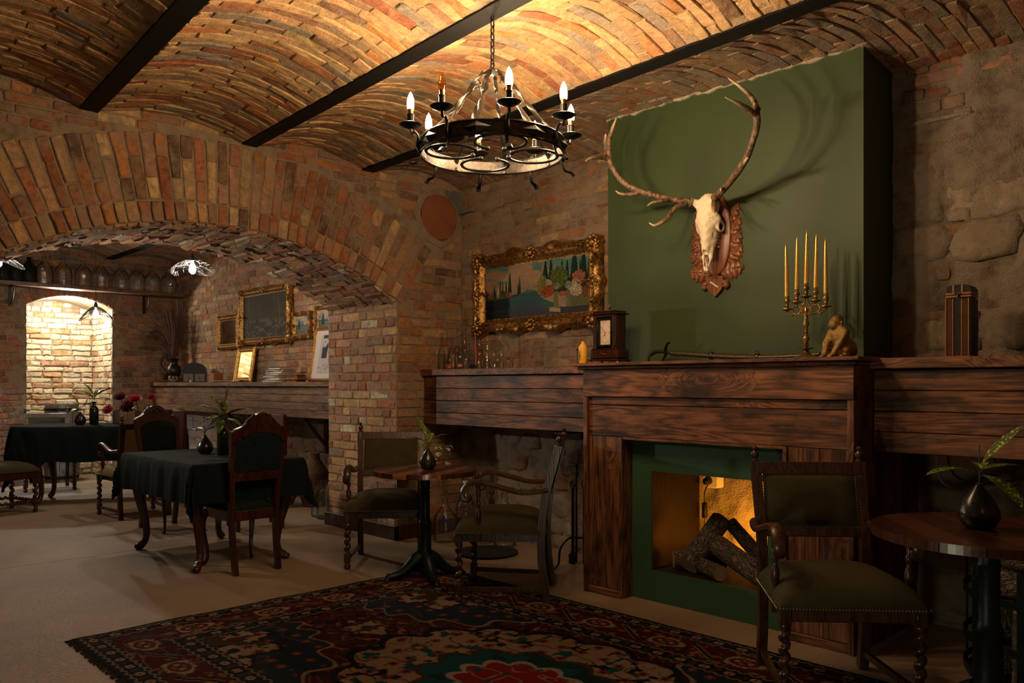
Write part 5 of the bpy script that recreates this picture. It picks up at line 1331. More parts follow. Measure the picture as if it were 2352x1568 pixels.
M_LABO = m_plain('orange_label', (.5, .14, .06), .7, 0, .5, 60); M_LABW = m_plain('red_white_label', (.62, .22, .16), .7, 0, .5, 70)
M_CORK = m_plain('cork', (.42, .24, .1), .8, 0, .2, 80, .2)
x, y = q(993.6, 4.40); bottle('glass_bottle', 'hobnail glass bottle with slim neck, leftmost on the bottle shelf', (x, y, ZS), .315, .040, .010, .52, M_GLASS, G1, rib=lambda a, z: 1 + (.05 * math.cos(14 * a) * math.cos(z * 300) if .02 < z < .17 else 0), n=42)
x, y = q(1014.6, 4.42); bottle('glass_bottle', 'plain slim bottle with a tall neck, second from left on the shelf', (x, y, ZS), .325, .030, .009, .48, M_GLG, G1)
x, y = q(1037, 4.56); bottle('glass_bottle', 'straight-necked bottle behind the two little label bottles', (x, y, ZS), .30, .038, .011, .5, M_GLASS, G1)
x, y = q(1042, 4.44); bottle('glass_bottle', 'round-shouldered clear bottle right behind the orange label bottle', (x, y, ZS), .275, .045, .011, .5, M_GLASS, G1)
x, y = q(1050.5, 4.62); bottle('glass_bottle', 'tallest beaded-neck bottle against the wall under the gilt frame corner', (x, y, ZS), .375, .034, .009, .45, M_GLASS, G1, rib=lambda a, z: 1 + (.12 * math.cos(z * 200) if z > .2 else 0))
x, y = q(1058.6, 4.52); bottle('glass_bottle', 'narrow bottle behind the red and white label bottle', (x, y, ZS), .30, .028, .009, .5, M_GLG, G1)
x, y = q(1067, 4.60); bottle('glass_bottle', 'tall long-necked bottle left of the red candle, at the back', (x, y, ZS), .36, .036, .011, .5, M_GLASS, G1)
x, y = q(1075, 4.48); bottle('glass_decanter', 'squat cut-glass decanter left of the red candle', (x, y, ZS), .22, .040, .014, .55, M_GLASS, G1, cat='decanter', rib=lambda a, z: 1 + .05 * math.cos(12 * a), n=48)
x, y = q(1033, 4.36); bottle('small_bottle', 'tiny corked bottle with an orange label on the bottle shelf', (x, y, ZS), .075, .020, .008, .6, M_GLASS, G1, extra=[('cork', M_CORK, [(.007, .070), (.008, .090), (.001, .090)]), ('paper_label', M_LABO, [(.0206, .010), (.0206, .038)])])
x, y = q(1057, 4.36); bottle('small_bottle', 'tiny bottle with a red and white label and white stopper', (x, y, ZS), .10, .019, .007, .55, M_GLASS, G1, extra=[('stopper', M_WHITE, [(.009, .098), (.009, .110), (.001, .112)]), ('paper_label', M_LABW, [(.0196, .018), (.0196, .042)])])
x, y = q(1101, 4.58); bottle('glass_bottle', 'stout dark-shouldered flask behind the red candle', (x, y, ZS), .28, .045, .014, .52, M_GLASS, G1)
x, y = q(1119, 4.44); bottle('glass_carafe', 'conical wide-bottomed glass carafe right of the red candle', (x, y, ZS), .25, .05, .02, cat='carafe', mat=M_GLASS, group=G1, prof=[(.046, 0), (.05, .006), (.048, .03), (.022, .19), (.020, .215), (.030, .25)])
x, y = q(1143, 4.44); bottle('glass_decanter', 'hobnail decanter with a bulbous body, tallest right of the red candle', (x, y, ZS), .295, .047, .014, cat='decanter', mat=M_GLASS, group=G1, n=40, rib=lambda a, z: 1 + (.06 * math.cos(12 * a) * math.cos(z * 210) if .03 < z < .2 else 0), prof=[(.040, 0), (.042, .006), (.034, .030), (.047, .07), (.050, .13), (.040, .185), (.018, .215), (.015, .225), (.015, .29), (.017, .295)])
x, y = q(1167, 4.45); bottle('glass_bowl', 'low glass bowl at the right of the bottle row', (x, y, ZS), .06, .04, .034, cat='bowl', mat=M_GLASS, group=None, prof=[(.025, 0), (.036, .004), (.042, .03), (.038, .06), (.040, .066)])
x, y = q(1093, 4.40); rc = thing('candle_holder', 'glass candle holder on the bottle shelf holding the red taper', 'candle holder', (x, y, ZS))
m = MB(); m.lathe([(.001, .001), (.022, 0), (.023, .006), (.008, .016), (.008, .024), (.020, .034), (.021, .042), (.012, .046), (.012, .036), (.001, .034)], 20); m.build('glass_base', M_GLASS, rc)
m = MB(); m.tube([(.006, 0, .036), (.004, 0, .12), (-.002, 0, .22), (-.007, 0, .288)], [.0115, .0105, .008, .005], 14); one('taper_candle', m, m_plain('crimson_wax', (.30, .008, .022), .4, 0, .05, 20, 0), 'crimson taper candle leaning slightly among the glass bottles', 'candle', None, (x, y, ZS))
x, y = q(1083, 4.33); m = MB()
for i in range(26): m.tube(spline([(0, 0, .004), (R.uniform(-.03, .03), R.uniform(-.01, .01), R.uniform(.01, .03)), (R.uniform(-.05, .04), R.uniform(-.02, .02), R.uniform(.008, .04))], 3), .0022, 4)
one('feather_tuft', m, M_BLACK, 'small black feather tuft lying before the red candle', 'feather', None, (x, y, ZS))

# ---------------------------------------------------------------- pictures
def cyp(c, u, v, x, y0, h, w_, col):
    t_ = (v - y0) / h; ww = w_ * np.clip(1 - t_, 0, 1) ** .6 * np.clip(t_ * 6 + .4, 0, 1) * (1 + .35 * (fbm(v * 60 + x * 50, u * 60, 2) - .5))
    return mixc(c, col, ((np.abs(u - x) < ww) & (t_ > 0) & (t_ < 1)).astype(float))
def lake(u, v):
    sky = fbm(u * 5 + 3, v * 6 + 2, 4); c = mixc(np.zeros(u.shape + (3,)) + np.array((.33, .21, .12)), (.27, .18, .12), sst(.4, .6, fbm(u * 9, v * 12 + 5, 4)))
    c = mixc(c, (.075, .17, .155), sst(.50, .62, sky + (v - .88) * .9 + .10 * (u < .25)))
    mt = .47 + .09 * np.exp(-((u - .38) / .06) ** 2) + .13 * np.exp(-((u - .48) / .06) ** 2) + .05 * (fbm(u * 30, u * 3, 3) - .5); c = mixc(c, (.20, .155, .11), (v < mt).astype(float)); c = mixc(c, (.26, .18, .12), ((v < mt) & (fbm(u * 26, v * 40, 3) > .55)).astype(float)); c = mixc(c, (.07, .10, .095), (v < mt - .10).astype(float))
    wl = .40 + .06 * sst(.1, .55, u)
    wa = np.stack([.022 + .02 * fbm(u * 6, v * 50, 3), .065 + .05 * fbm(u * 5 + 9, v * 60, 3), .070 + .05 * fbm(u * 7, v * 55, 3)], -1)
    wa = mixc(wa, (.05, .055, .078), sst(.34, .10, v + .5 * (np.abs(u - .42) - .1))); wa = mixc(wa, (.006, .011, .012), sst(.02, -.02, u - (.245 + .03 * fbm(v * 30, v * 3, 2))) * (v < wl)); wa = mixc(wa, (.045, .045, .06), (sst(.62, .70, fbm(u * 4, v * 90, 3)) * .5))
    c = np.where((v < wl)[..., None], wa, c)
    c = mixc(c, (.055, .045, .012), ((u < .36) & (v < wl + .015) & (v > wl - .02)).astype(float))
    for x, h, w_ in ((.085, .16, .007), (.105, .25, .012), (.12, .18, .008), (.165, .33, .012), (.19, .31, .011), (.225, .30, .013), (.262, .43, .021), (.345, .22, .008), (.36, .31, .012)): c = cyp(c, u, v, x, wl, h, w_, (.010, .026, .014))
    f1 = fbm(u * 60, v * 36, 4); f2 = fbm(u * 170, v * 100, 3)
    def blob(c, x, y, rx, ry, col, th=.50):
        m = (((u - x) / rx) ** 2 + ((v - y) / ry) ** 2 < 1 + 1.3 * (f1 - .5)); k = .45 + .9 * sst(.35, .68, f2)
        return np.where(m[..., None], np.array(col) * k[..., None], c)
    c = blob(c, .02, .47, .028, .085, (.022, .04, .022)); c = blob(c, .07, .455, .035, .05, (.20, .075, .02)); c = blob(c, .185, .47, .04, .075, (.045, .058, .016)); c = blob(c, .25, .455, .03, .045, (.22, .075, .02))
    c = mixc(c, (.26, .23, .15), ((u > .135) & (u < .158) & (v > .43) & (v < .56) & (np.abs(((u - .135) / .023 * 3) % 1 - .5) < .32)).astype(float))
    c = mixc(c, (.02, .03, .014), ((u > .60) & (v > .36) & (v < .60 + .05 * fbm(u * 20, u, 2))).astype(float))
    c = mixc(c, (.27, .18, .10), ((u > .56 + .22 * sst(.38, .10, v)) & (v < .40) & (v > .14)).astype(float)); c = mixc(c, (.09, .10, .04), ((u > .785) & (v < .36) & (v > .15)).astype(float)); c = mixc(c, (.038, .036, .045), ((u > .70) & (v < .15) & (v > .0)).astype(float))
    for x, h, w_ in ((.565, .26, .012), (.605, .50, .034), (.655, .50, .03), (.755, .46, .022), (.80, .46, .024), (.862, .58, .046), (.94, .62, .036), (.91, .42, .018), (.985, .44, .022)): c = cyp(c, u, v, x, .47, h, w_, (.009, .026, .016))
    c = blob(c, .725, .64, .078, .19, (.075, .10, .02)); c = blob(c, .575, .56, .045, .15, (.15, .14, .04)); c = blob(c, .545, .52, .022, .14, (.21, .15, .03)); c = blob(c, .61, .43, .045, .10, (.25, .06, .02)); c = blob(c, .655, .45, .03, .10, (.27, .06, .025)); c = blob(c, .635, .58, .03, .055, (.28, .26, .17)); c = blob(c, .90, .63, .052, .10, (.30, .11, .06)); c = blob(c, .875, .44, .060, .13, (.38, .32, .22)); c = blob(c, .955, .42, .03, .15, (.14, .05, .025)); c = blob(c, .76, .37, .04, .04, (.27, .08, .06)); c = blob(c, .705, .50, .03, .06, (.18, .19, .14)); c = blob(c, .81, .50, .03, .065, (.17, .18, .14))
    for x in (.70, .81): c = mixc(c, (.13, .12, .06), ((np.abs(u - x) < .022 - .02 * (v - .25)) & (v > .15) & (v < .42)).astype(float))
    for i in range(5): c = mixc(c, (.30 - .03 * i, .23 - .02 * i, .13), ((u > .725 + .004 * i) & (u < .79 + .004 * i) & (v > .16 + .03 * i) & (v < .182 + .03 * i)).astype(float))
    c = mixc(c, (.33, .24, .14), ((np.abs(u - .69) < .05) & (np.abs(v - .115 + .3 * (u - .69)) < .035)).astype(float))
    return c * (.8 + .4 * fbm(u * 80, v * 80, 3))[..., None]
def forest(u, v):
    n = fbm(u * 6, v * 7, 5); c = np.stack([.030 + .05 * n, .026 + .036 * n, .016 + .018 * n], -1); c = mixc(c, (.07, .035, .015), sst(.5, .7, fbm(u * 3 + 6, v * 3, 3)) * (v > .4))
    for x, w_, k in ((.14, .006, .10), (.06, .01, .035), (.22, .005, .06), (.30, .008, .04), (.72, .010, .06), (.80, .014, .075), (.84, .008, .05), (.92, .012, .04)): c = mixc(c, (k * 1.3, k, k * .6), (np.abs(u - x - .02 * np.sin(v * 5)) < w_) * (v > .2) * .8)
    c = mixc(c, (.10, .11, .085), sst(.5, .66, fbm(u * 7 + 3, v * 10, 4)) * (np.abs(u - .5) < .12 + .1 * (.5 - v)) * (v < .55)); c = mixc(c, (.13, .11, .07), sst(.58, .7, fbm(u * 22, v * 26, 3)) * (v < .42)); return c * .8 * (.7 + .6 * fbm(u * 90, v * 50, 3))[..., None]
def small(hx):
    def f(u, v):
        s = fbm(u * 4 + hx * 9, v * 5, 4); c = mixc(np.zeros(u.shape + (3,)) + np.array((.10, .15, .19)), (.36, .27, .19), sst(.4, .65, s + .3 * (v - .7))); c = mixc(c, (.10, .13, .16), (v < .50).astype(float)); c = mixc(c, (.06, .07, .05), ((v < .52) & (v > .47)).astype(float)); c = cyp(c, u, v, .28 + .02 * hx, .3, .55, .11, (.03, .045, .022))
        c = mixc(c, (.16, .10, .06), (v < .18 + .12 * fbm(u * 6, u, 2)).astype(float)); c = mixc(c, (.12, .10, .035), ((u < .55) & (v < .42 - .35 * u) & (v > .1)).astype(float)); c = mixc(c, (.5, .45, .38), ((np.abs(u - .72 + .1 * hx) < .012) & (v > .47) & (v < .60)).astype(float)); return c * (.75 + .5 * fbm(u * 50, v * 50, 3))[..., None]
    return f
def picture(name, label, x0, x1, z0, z1, fw, fn, res, depth=.045, orn=1.0, tilt=0, y=YW - .012, mat=M_GILT, cover=None, lab2=None, inner=True):
    t = thing(name, label, 'picture', ((x0 + x1) / 2, y, z0), 0, None, (math.radians(tilt), 0, 0)); W, H = x1 - x0, z1 - z0
    def mpp(u, v): return np.stack([-W / 2 + fw * .85 + (W - 2 * fw * .85) * u, np.full(u.shape, -depth * .35), fw * .85 + (H - 2 * fw * .85) * v], -1)
    if fn is not None: print_grid('canvas', fn, res[0], res[1], mpp, M_PAPER, t)
    else:
        m = MB(); m.box(-W / 2 + fw * .85, W / 2 - fw * .85, -depth * .35, -depth * .3, fw * .85, H - fw * .85); m.build('mirror_glass', cover, t, False)
    m = MB(); m.box(-W / 2 + .004, W / 2 - .004, -.006, 0, .004, H - .004); m.build('backboard', M_BLACK, t, False)
    prof = [(0, 0), (0, .45), (.10, .75), (.28, .95), (.42, .72), (.55, .62), (.66, .80), (.78, .66), (.88, .42), (1.0, .38)]
    for k in range(4):
        L_ = W if k % 2 == 0 else H; N = max(8, int(L_ / .02)); V = []; m = MB(); P_ = len(prof)
        for i in range(N + 1):
            s = i / N
            for a, b in prof:
                wob = orn * fw * (.17 * math.sin(s * PI * 2 * max(2, round(L_ / .42)) + PI / 2) * .8 + .07 * math.sin(s * 40)) if a < .15 else 0
                e = a * fw - (wob if .03 < s < .97 else 0); along = e + (L_ - 2 * e) * s if a > .05 else L_ * s
                along = a * fw + (L_ - 2 * a * fw) * s
                h = depth * b * (1 + orn * (.16 * mnoise.noise(Vector((s * L_ * 38, a * 6, k * 9.0))) if a < .5 else .06 * math.sin(s * L_ * 420)))
                p = ((along - W / 2, -h, e), (W / 2 - e, -h, along), (W / 2 - along, -h, H - e), (-W / 2 + e, -h, H - along))[k]
                V.append(p)
        m.add(V, [(i * P_ + j, (i + 1) * P_ + j, (i + 1) * P_ + j + 1, i * P_ + j + 1) for i in range(N) for j in range(P_ - 1)]); m.build('frame_rail', mat, t, True, 60)
    if orn > .5:
        for cx, cz, sc in ((-W / 2, 0, 1), (W / 2, 0, 1), (-W / 2, H, 1), (W / 2, H, 1), (0, 0, .8), (0, H, .8), (-W / 2, H / 2, .8), (W / 2, H / 2, .8)):
            m = MB(); r = fw * .52 * sc; ox = cx - math.copysign(fw * .42, cx) if cx else 0; oz = fw * .42 if cz == 0 else cz - (fw * .42 if cz == H else 0)
            m.sphere((ox, -depth * .95, oz), r * .42, 10, 7, (1, .7, 1))
            for i in range(9):
                a = i * 2 * PI / 9; m.sphere((ox + r * .8 * math.cos(a), -depth * .86, oz + r * .8 * math.sin(a)), r * .27, 8, 5, (1, .8, 1))
            for s in (-1, 1):
                for i in range(6): 
                    f = .9 + .42 * i
                    if abs(cx) > 0: m.sphere((ox - math.copysign(f * r, cx), -depth * .85, oz + (r * .25 * math.sin(i * 1.6))), r * (.26 - .025 * i), 7, 5); m.sphere((ox + r * .25 * math.sin(i * 1.6), -depth * .85, oz + (f * r if cz < H / 2 else -f * r) * (1 if cz != H / 2 else s)), r * (.26 - .025 * i), 7, 5)
                    else: m.sphere((ox + s * f * r, -depth * .85, oz + r * .25 * math.sin(i * 1.6)), r * (.26 - .025 * i), 7, 5)
            m.build('ornament', mat, t)
    return t
picture('gilt_framed_painting', 'large ornate gilt-framed painting of a cypress-lined lake garden', -5.29, -3.875, 1.735, 2.42, .125, lake, (640, 300), .085)
# ---- far room pictures
picture('framed_mirror', 'small dark-gilt framed mirror, leftmost on the picture wall', -10.55, -9.93, 1.77, 2.22, .07, None, None, .06, .5, cover=m_plain('old_mirror', (.42, .38, .32), .06, 1, .05, 8, 0))
picture('gilt_framed_painting', 'big gilt-framed dark forest painting in the far room', -9.87, -8.56, 1.80, 2.50, .085, forest, (220, 120), .08, .8)
picture('small_gilt_painting', 'small gilt-framed upright garden painting right of the forest picture', -8.53, -8.13, 1.83, 2.14, .05, small(0), (80, 80), .05, .9)
picture('small_gilt_painting', 'small gilt-framed sailing boat painting, rightmost on the picture wall', -8.02, -7.58, 1.85, 2.18, .05, small(1), (80, 80), .05, .9)
ZF = 1.336
picture('framed_mirror', 'small gold-framed mirror leaning on the far plank shelf', -9.87, -9.40, ZF, ZF + .44, .06, None, None, .04, .3, -9, 4.57, m_gilt('bright_gilt', (.75, .42, .1), .35, .5), m_plain('bright_mirror', (.85, .8, .6), .05, 1, .03, 8, 0))
def ink(u, v):
    c = np.zeros(u.shape + (3,)) + np.array((.50, .46, .42)); m = (u > .2) & (u < .8) & (v > .1) & (v < .9); c = mixc(c, (.40, .36, .33), m.astype(float)); c = mixc(c, (.035, .035, .045), (m & (fbm(u * 5, v * 4 + 3, 3) + .35 * (v - .6) > .5) & (v > .42) & (u > .3)).astype(float)); c = mixc(c, (.2, .18, .17), (m & (v < .3) & (fbm(u * 30, v * 30, 2) > .68)).astype(float)); return c
picture('framed_drawing', 'tall thin-framed ink drawing leaning beside the brick pillar', -7.96, -7.40, ZF, ZF + .60, .035, ink, (60, 80), .03, .1, -9, 4.55, m_gilt('thin_gold', (.6, .3, .08), .4, .5))
Z4 = .8525
# ---------------------------------------------------------------- vases and sprigs
def leafmat(name, g, y, s):
    t = NT(name); v = t.coord('Object'); n = t.noise(v, s, 2, .6); c = t.ramp(n, [(.54, g), (.60, y)]); return t.out(c, .4)
M_LEAF = leafmat('aucuba_leaf', (.035, .085, .016), (.45, .40, .05), 90); M_LEAFG = leafmat('green_leaf', (.045, .11, .02), (.06, .14, .025), 30)
M_STEM = m_plain('green_stem', (.04, .06, .02), .6)
def leaf(parent, base, yaw, pitch, ln, wd, mat, droop=.6, name='leaf'):
    m = MB(); N, M_ = 9, 3; V = []
    for i in range(N + 1):
        t_ = i / N; w_ = wd * math.sin(PI * min(1, t_ * .96 + .02)) ** .8 * (1 + .06 * math.sin(t_ * 30)); pa = pitch - droop * t_
        x = ln * t_ * math.cos(pitch - droop * t_ * .5); z = ln * t_ * math.sin(pitch - droop * t_ * .5)
        for j in range(-M_, M_ + 1):
            s = j / M_; V.append((x - abs(s) * w_ * .25 * math.sin(pa), s * w_, z + abs(s) * w_ * .28))
    W = 2 * M_ + 1; Rm = Matrix.Rotation(yaw, 4, 'Z'); b = Vector(base)
    m.add([b + Rm @ Vector(p) for p in V], [(i * W + j, (i + 1) * W + j, (i + 1) * W + j + 1, i * W + j + 1) for i in range(N) for j in range(W - 1)])
    return m.build(name, mat, parent, True, 80, fix=False)
def sprig(label, loc, leaves, mat=M_LEAF, stem=.07, group='aucuba sprigs in vases'):
    t = thing('leaf_sprig', label, 'plant', loc, 0, group)
    m = MB(); m.tube(spline([(0, 0, -.06), (.002, 0, 0), (0, .003, stem)], 4), .0028, 6)
    for yaw, pitch, ln, wd, zb, dr in leaves:
        y = math.radians(yaw); m.tube([(0, .002, zb * .6), (.016 * math.cos(y), .016 * math.sin(y), zb)], .0018, 5)
    m.build('stem', M_STEM, t)
    for yaw, pitch, ln, wd, zb, dr in leaves:
        y = math.radians(yaw); leaf(t, (.014 * math.cos(y), .014 * math.sin(y), zb), y, math.radians(pitch), ln, wd, mat, dr)
    return t
def bud(label, loc, s=1.0):
    m = MB(); m.lathe([(.030 * s, 0), (.045 * s, .008 * s), (.058 * s, .035 * s), (.057 * s, .055 * s), (.042 * s, .09 * s), (.020 * s, .118 * s), (.010 * s, .132 * s), (.011 * s, .138 * s), (.007 * s, .137 * s), (.005 * s, .11 * s), (.001, .10 * s)], 28)
    return one('bud_vase', m, M_CER, label, 'vase', 'black teardrop bud vases', loc)
def btl(label, loc, s=1.0):
    m = MB(); m.lathe([(.038 * s, 0), (.042 * s, .008 * s), (.042 * s, .15 * s), (.036 * s, .17 * s), (.017 * s, .19 * s), (.015 * s, .215 * s), (.022 * s, .22 * s), (.022 * s, .232 * s), (.014 * s, .232 * s), (.012 * s, .2 * s), (.001, .19 * s)], 24)
    return one('bottle_vase', m, M_GLD, label, 'vase', 'black bottle vases', loc)
# camera-right is about +46 deg in world yaw, camera-left about 226 deg
bud('black teardrop vase on the round table by the pillar', (-4.285, 3.33, .7355), 1.0)
sprig('yellow-speckled leaf sprig in the vase on the round table by the pillar', (-4.285, 3.33, .873), [(200, 70, .16, .032, .07, .3), (50, 35, .13, .026, .05, .5), (240, 30, .14, .026, .045, .6), (300, 5, .11, .024, .03, .7), (20, 10, .10, .024, .02, .8), (120, 45, .10, .022, .05, .5)])
bud('large black teardrop vase on the right-edge table', (-.955, 3.315, .7686), 1.22)
sprig('yellow-speckled leaf sprig in the vase on the right-edge table', (-.955, 3.315, .938), [(235, 12, .20, .034, .04, .5), (45, 40, .20, .034, .075, -.1), (60, 8, .19, .028, .05, .2), (330, -8, .20, .034, .03, .8), (290, 20, .10, .026, .07, .9), (40, -20, .17, .028, .03, .5)], stem=.14)
bud('black teardrop vase on the near cloth-covered table', (-6.226, 2.64, .7625), 1.05)
sprig('pale yellow leaf sprig in the teardrop vase on the near cloth-covered table', (-6.226, 2.64, .907), [(226, 15, .17, .024, .03, .5), (240, 48, .13, .028, .06, .6), (60, 55, .11, .026, .05, .5), (200, 35, .10, .022, .03, .7), (30, 25, .12, .02, .04, .4)], leafmat('pale_aucuba_leaf', (.10, .13, .03), (.5, .45, .10), 70))
btl('black bottle vase on the near cloth-covered table', (-6.01, 2.69, .7625), 1.1)
sprig('big speckled leaf bunch in the bottle vase on the near cloth-covered table', (-6.01, 2.69, 1.015), [(60, 84, .21, .045, .09, .1), (226, 38, .20, .042, .05, .5), (46, 28, .19, .042, .05, .4), (250, 12, .15, .038, .03, .8), (30, 5, .15, .036, .02, .9), (300, 20, .14, .036, .04, .9), (320, -30, .14, .034, .02, .5), (150, 50, .17, .036, .06, .4), (226, 62, .16, .036, .08, .3)], stem=.10)
bud('black teardrop vase on the far oval table', (-9.93, 2.78, Z4), 1.05)
sprig('yellowish leaf sprig in the teardrop vase on the far oval table', (-9.93, 2.78, .997), [(226, 40, .16, .03, .06, .6), (240, 70, .17, .036, .06, .4), (60, 40, .14, .03, .05, .6), (300, 10, .12, .03, .03, .8)], leafmat('olive_leaf', (.13, .15, .03), (.4, .36, .08), 60))
btl('black bottle vase on the far oval table', (-9.85, 2.90, Z4), 1.12)
sprig('spreading green leaf sprig in the bottle vase on the far oval table', (-9.85, 2.90, 1.11), [(226, 38, .24, .034, .05, .6), (46, 40, .25, .034, .06, .6), (230, 62, .16, .034, .08, .4), (60, 15, .17, .03, .03, .5), (300, 25, .14, .03, .05, .7), (140, 50, .15, .03, .05, .6)], M_LEAFG)
# dahlias in a glass box
dx, dy = -9.86, 3.26
m = MB()
for a, b, c, d in ((-.13, .13, -.08, -.072), (-.13, .13, .072, .08), (-.13, -.122, -.072, .072), (.122, .13, -.072, .072)): m.box(a, b, c, d, .0, .15)
m.box(-.12, .12, -.07, .07, .001, .01)
gb = one('flower_trough', m, M_GLASS, 'glass trough holding red dahlias on the far oval table', 'vase', None, (dx, dy, Z4), math.radians(46))
def dahlia(label, loc, r, tiltx, tilty, col):
    t = thing('dahlia', label, 'flower', loc, 0, 'red dahlias in the trough', (tiltx, tilty, 0)); M_ = m_plain('dahlia_petal_%d' % int(col[0] * 1000), col, .55, 0, .3, 60)
    for k, (n, e, l_) in enumerate(((14, .15, 1.0), (13, .45, .92), (11, .8, .78), (8, 1.15, .55))):
        for i in range(n):
            a = 2 * PI * (i + .5 * (k % 2)) / n; leaf(t, (.008 * math.cos(a), .008 * math.sin(a), .004 * k), a, e, r * l_, r * .16, M_, -.35, 'petal')
    m = MB(); m.sphere((0, 0, .015), r * .22, 10, 7); m.build('flower_heart', M_REDL, t)
    m = MB(); m.tube(spline([(0, 0, 0), (.01, 0, -.08), (0, .01, -.16)], 4), .004, 6); m.build('stem', M_STEM, t)
def cr(dr, up=0, dz=0): return (dx + .6925 * dr + .7214 * up, dy + .7214 * dr - .6925 * up, Z4 + dz)
for lab, dr, dz, r, col, tx in (('dark wine-red dahlia, upper left of the far bouquet', -.05, .29, .085, (.10, .006, .014), .5), ('bright crimson dahlia, upper right of the far bouquet', .12, .27, .085, (.36, .012, .03), .5), ('deep red drooping dahlia in the middle of the far bouquet', .035, .19, .09, (.13, .006, .016), 1.0), ('small pinkish dahlia hanging low at the left of the far bouquet', -.19, .15, .07, (.40, .05, .08), .9), ('lone red dahlia at the right end of the far bouquet', .31, .30, .055, (.30, .012, .03), .7)):
    dahlia(lab, cr(dr, .05, dz), r, tx * .7, tx * .7, col)
sprig('green foliage under the red dahlias of the far bouquet', cr(.02, .03, .10), [(a, 20 + 12 * (i % 3), .13, .03, .04, .6) for i, a in enumerate((226, 200, 260, 46, 20, 80, 310, 330))], M_LEAFG, .07, None)

# ---------------------------------------------------------------- wine box on the right shelf
wb_ = thing('wine_box', 'tall woven brown wine box with dark lid standing on the right shelf', 'box', (-1.325, 4.34, 1.4325))
M_WV = NT('woven_strip'); v = M_WV.coord('Object', (1, 1, 1)); wv = M_WV.n('ShaderNodeTexWave', wave_type='BANDS', bands_direction='DIAGONAL'); wv.inputs['Scale'].default_value = 75; wv.inputs['Distortion'].default_value = 2; wv.inputs['Detail'].default_value = 1; M_WV.l(v, wv.inputs['Vector']); M_WV.bump(wv.outputs['Fac'], .9, .004); M_WV = M_WV.out(M_WV.ramp(wv.outputs['Fac'], [(.2, (.03, .012, .006)), (.8, (.22, .09, .04))]), .5)
M_WVD = NT('woven_dark'); v = M_WVD.coord('Object'); wv = M_WVD.n('ShaderNodeTexWave', wave_type='BANDS', bands_direction='DIAGONAL'); wv.inputs['Scale'].default_value = 60; wv.inputs['Distortion'].default_value = 1; M_WVD.l(v, wv.inputs['Vector']); M_WVD.bump(wv.outputs['Fac'], .7, .003); M_WVD = M_WVD.out(M_WVD.ramp(wv.outputs['Fac'], [(.2, (.008, .007, .007)), (.8, (.04, .034, .03))]), .5)
M_TAN = m_plain('tan_leather_strip', (.26, .10, .032), .45, 0, .2, 30, .1)
def wbx(n, a, b, c, d, e, f, mt, bv=.002, lab=None): m = MB(); m.box(a, b, c, d, e, f, bv); return m.build(n, mt, wb_, False, label=lab)
wbx('body', -.056, .056, -.052, .055, .008, .29, M_WVD); wbx('base', -.058, .058, -.056, .057, 0, .010, M_TAN)
for a, b in ((-.050, -.027), (.018, .044)): wbx('woven_panel', a, b, -.0545, -.051, .012, .286, M_WV, .001)
for x in (-.056, -.024, .015, .046): wbx('leather_strip', x - .003, x + .003, -.0565, -.050, .010, .29, M_TAN, .001)
wbx('leather_strip', -.058, .058, -.056, .057, .294, .305, M_TAN); wbx('lid_band', -.058, .058, -.056, .057, .308, .319, M_TAN)
m = MB(); P = [(-.055, .319), (-.055, .333), (-.045, .350), (-.028, .357), (.028, .357), (.045, .350), (.055, .333), (.055, .319)]; m.prism(P, -.055, .056, lambda a, b, d: (a, d, b)); m.build('lid', M_WVD, wb_, False)
for x in (-.022, .017): m = MB(); m.prism([(x - .004, .319), (x - .004, .3585), (x + .004, .3585), (x + .004, .319)], -.057, .057, lambda a, b, d: (a, d, b)); m.build('lid_strap', M_TAN, wb_, False)
m = MB(); m.box(-.010, .008, -.060, -.056, .298, .316, .001); m.sphere((-.011, -.060, .3125), .004); m.sphere((.009, -.06, .3125), .004); m.tube([(0, -.063, .31), (0, -.064, .29)], .004, 7); m.build('clasp', M_WROT, wb_)

# ---------------------------------------------------------------- fire opening
t = NT('bark'); v = t.coord('Object', rand=3); mp = t.n('ShaderNodeMapping'); mp.inputs['Scale'].default_value = (9, 9, 1.5); wv_ = t.n('ShaderNodeVectorMath', operation='ADD'); ns_ = t.n('ShaderNodeTexNoise'); ns_.inputs['Scale'].default_value = 14; ns_.inputs['Detail'].default_value = 5; t.l(v, ns_.inputs['Vector']); sc_2 = t.n('ShaderNodeVectorMath', operation='SCALE'); sc_2.inputs['Scale'].default_value = .11; t.l(ns_.outputs['Color'], sc_2.inputs[0]); t.l(v, wv_.inputs[0]); t.l(sc_2.outputs[0], wv_.inputs[1]); t.l(wv_.outputs[0], mp.inputs[0]); vo = t.n('ShaderNodeTexVoronoi', feature='DISTANCE_TO_EDGE'); vo.inputs['Scale'].default_value = 6; t.l(mp.outputs[0], vo.inputs['Vector']); nn = t.noise(mp.outputs[0], 7, 5, .65)
hh = t.math('ADD', t.ramp(vo.outputs['Distance'], [(0, 0), (.22, 1)]), t.math('MULTIPLY', nn, 1.2)); t.bump(hh, 1, .02)
M_BARK = t.out(t.ramp(hh, [(.35, (.018, .012, .009)), (.9, (.11, .075, .05)), (1.35 / 1.4, (.24, .17, .115))]), .9)
M_CUT = m_plain('split_wood', (.36, .22, .12), .8, 0, .2, 20, .2)
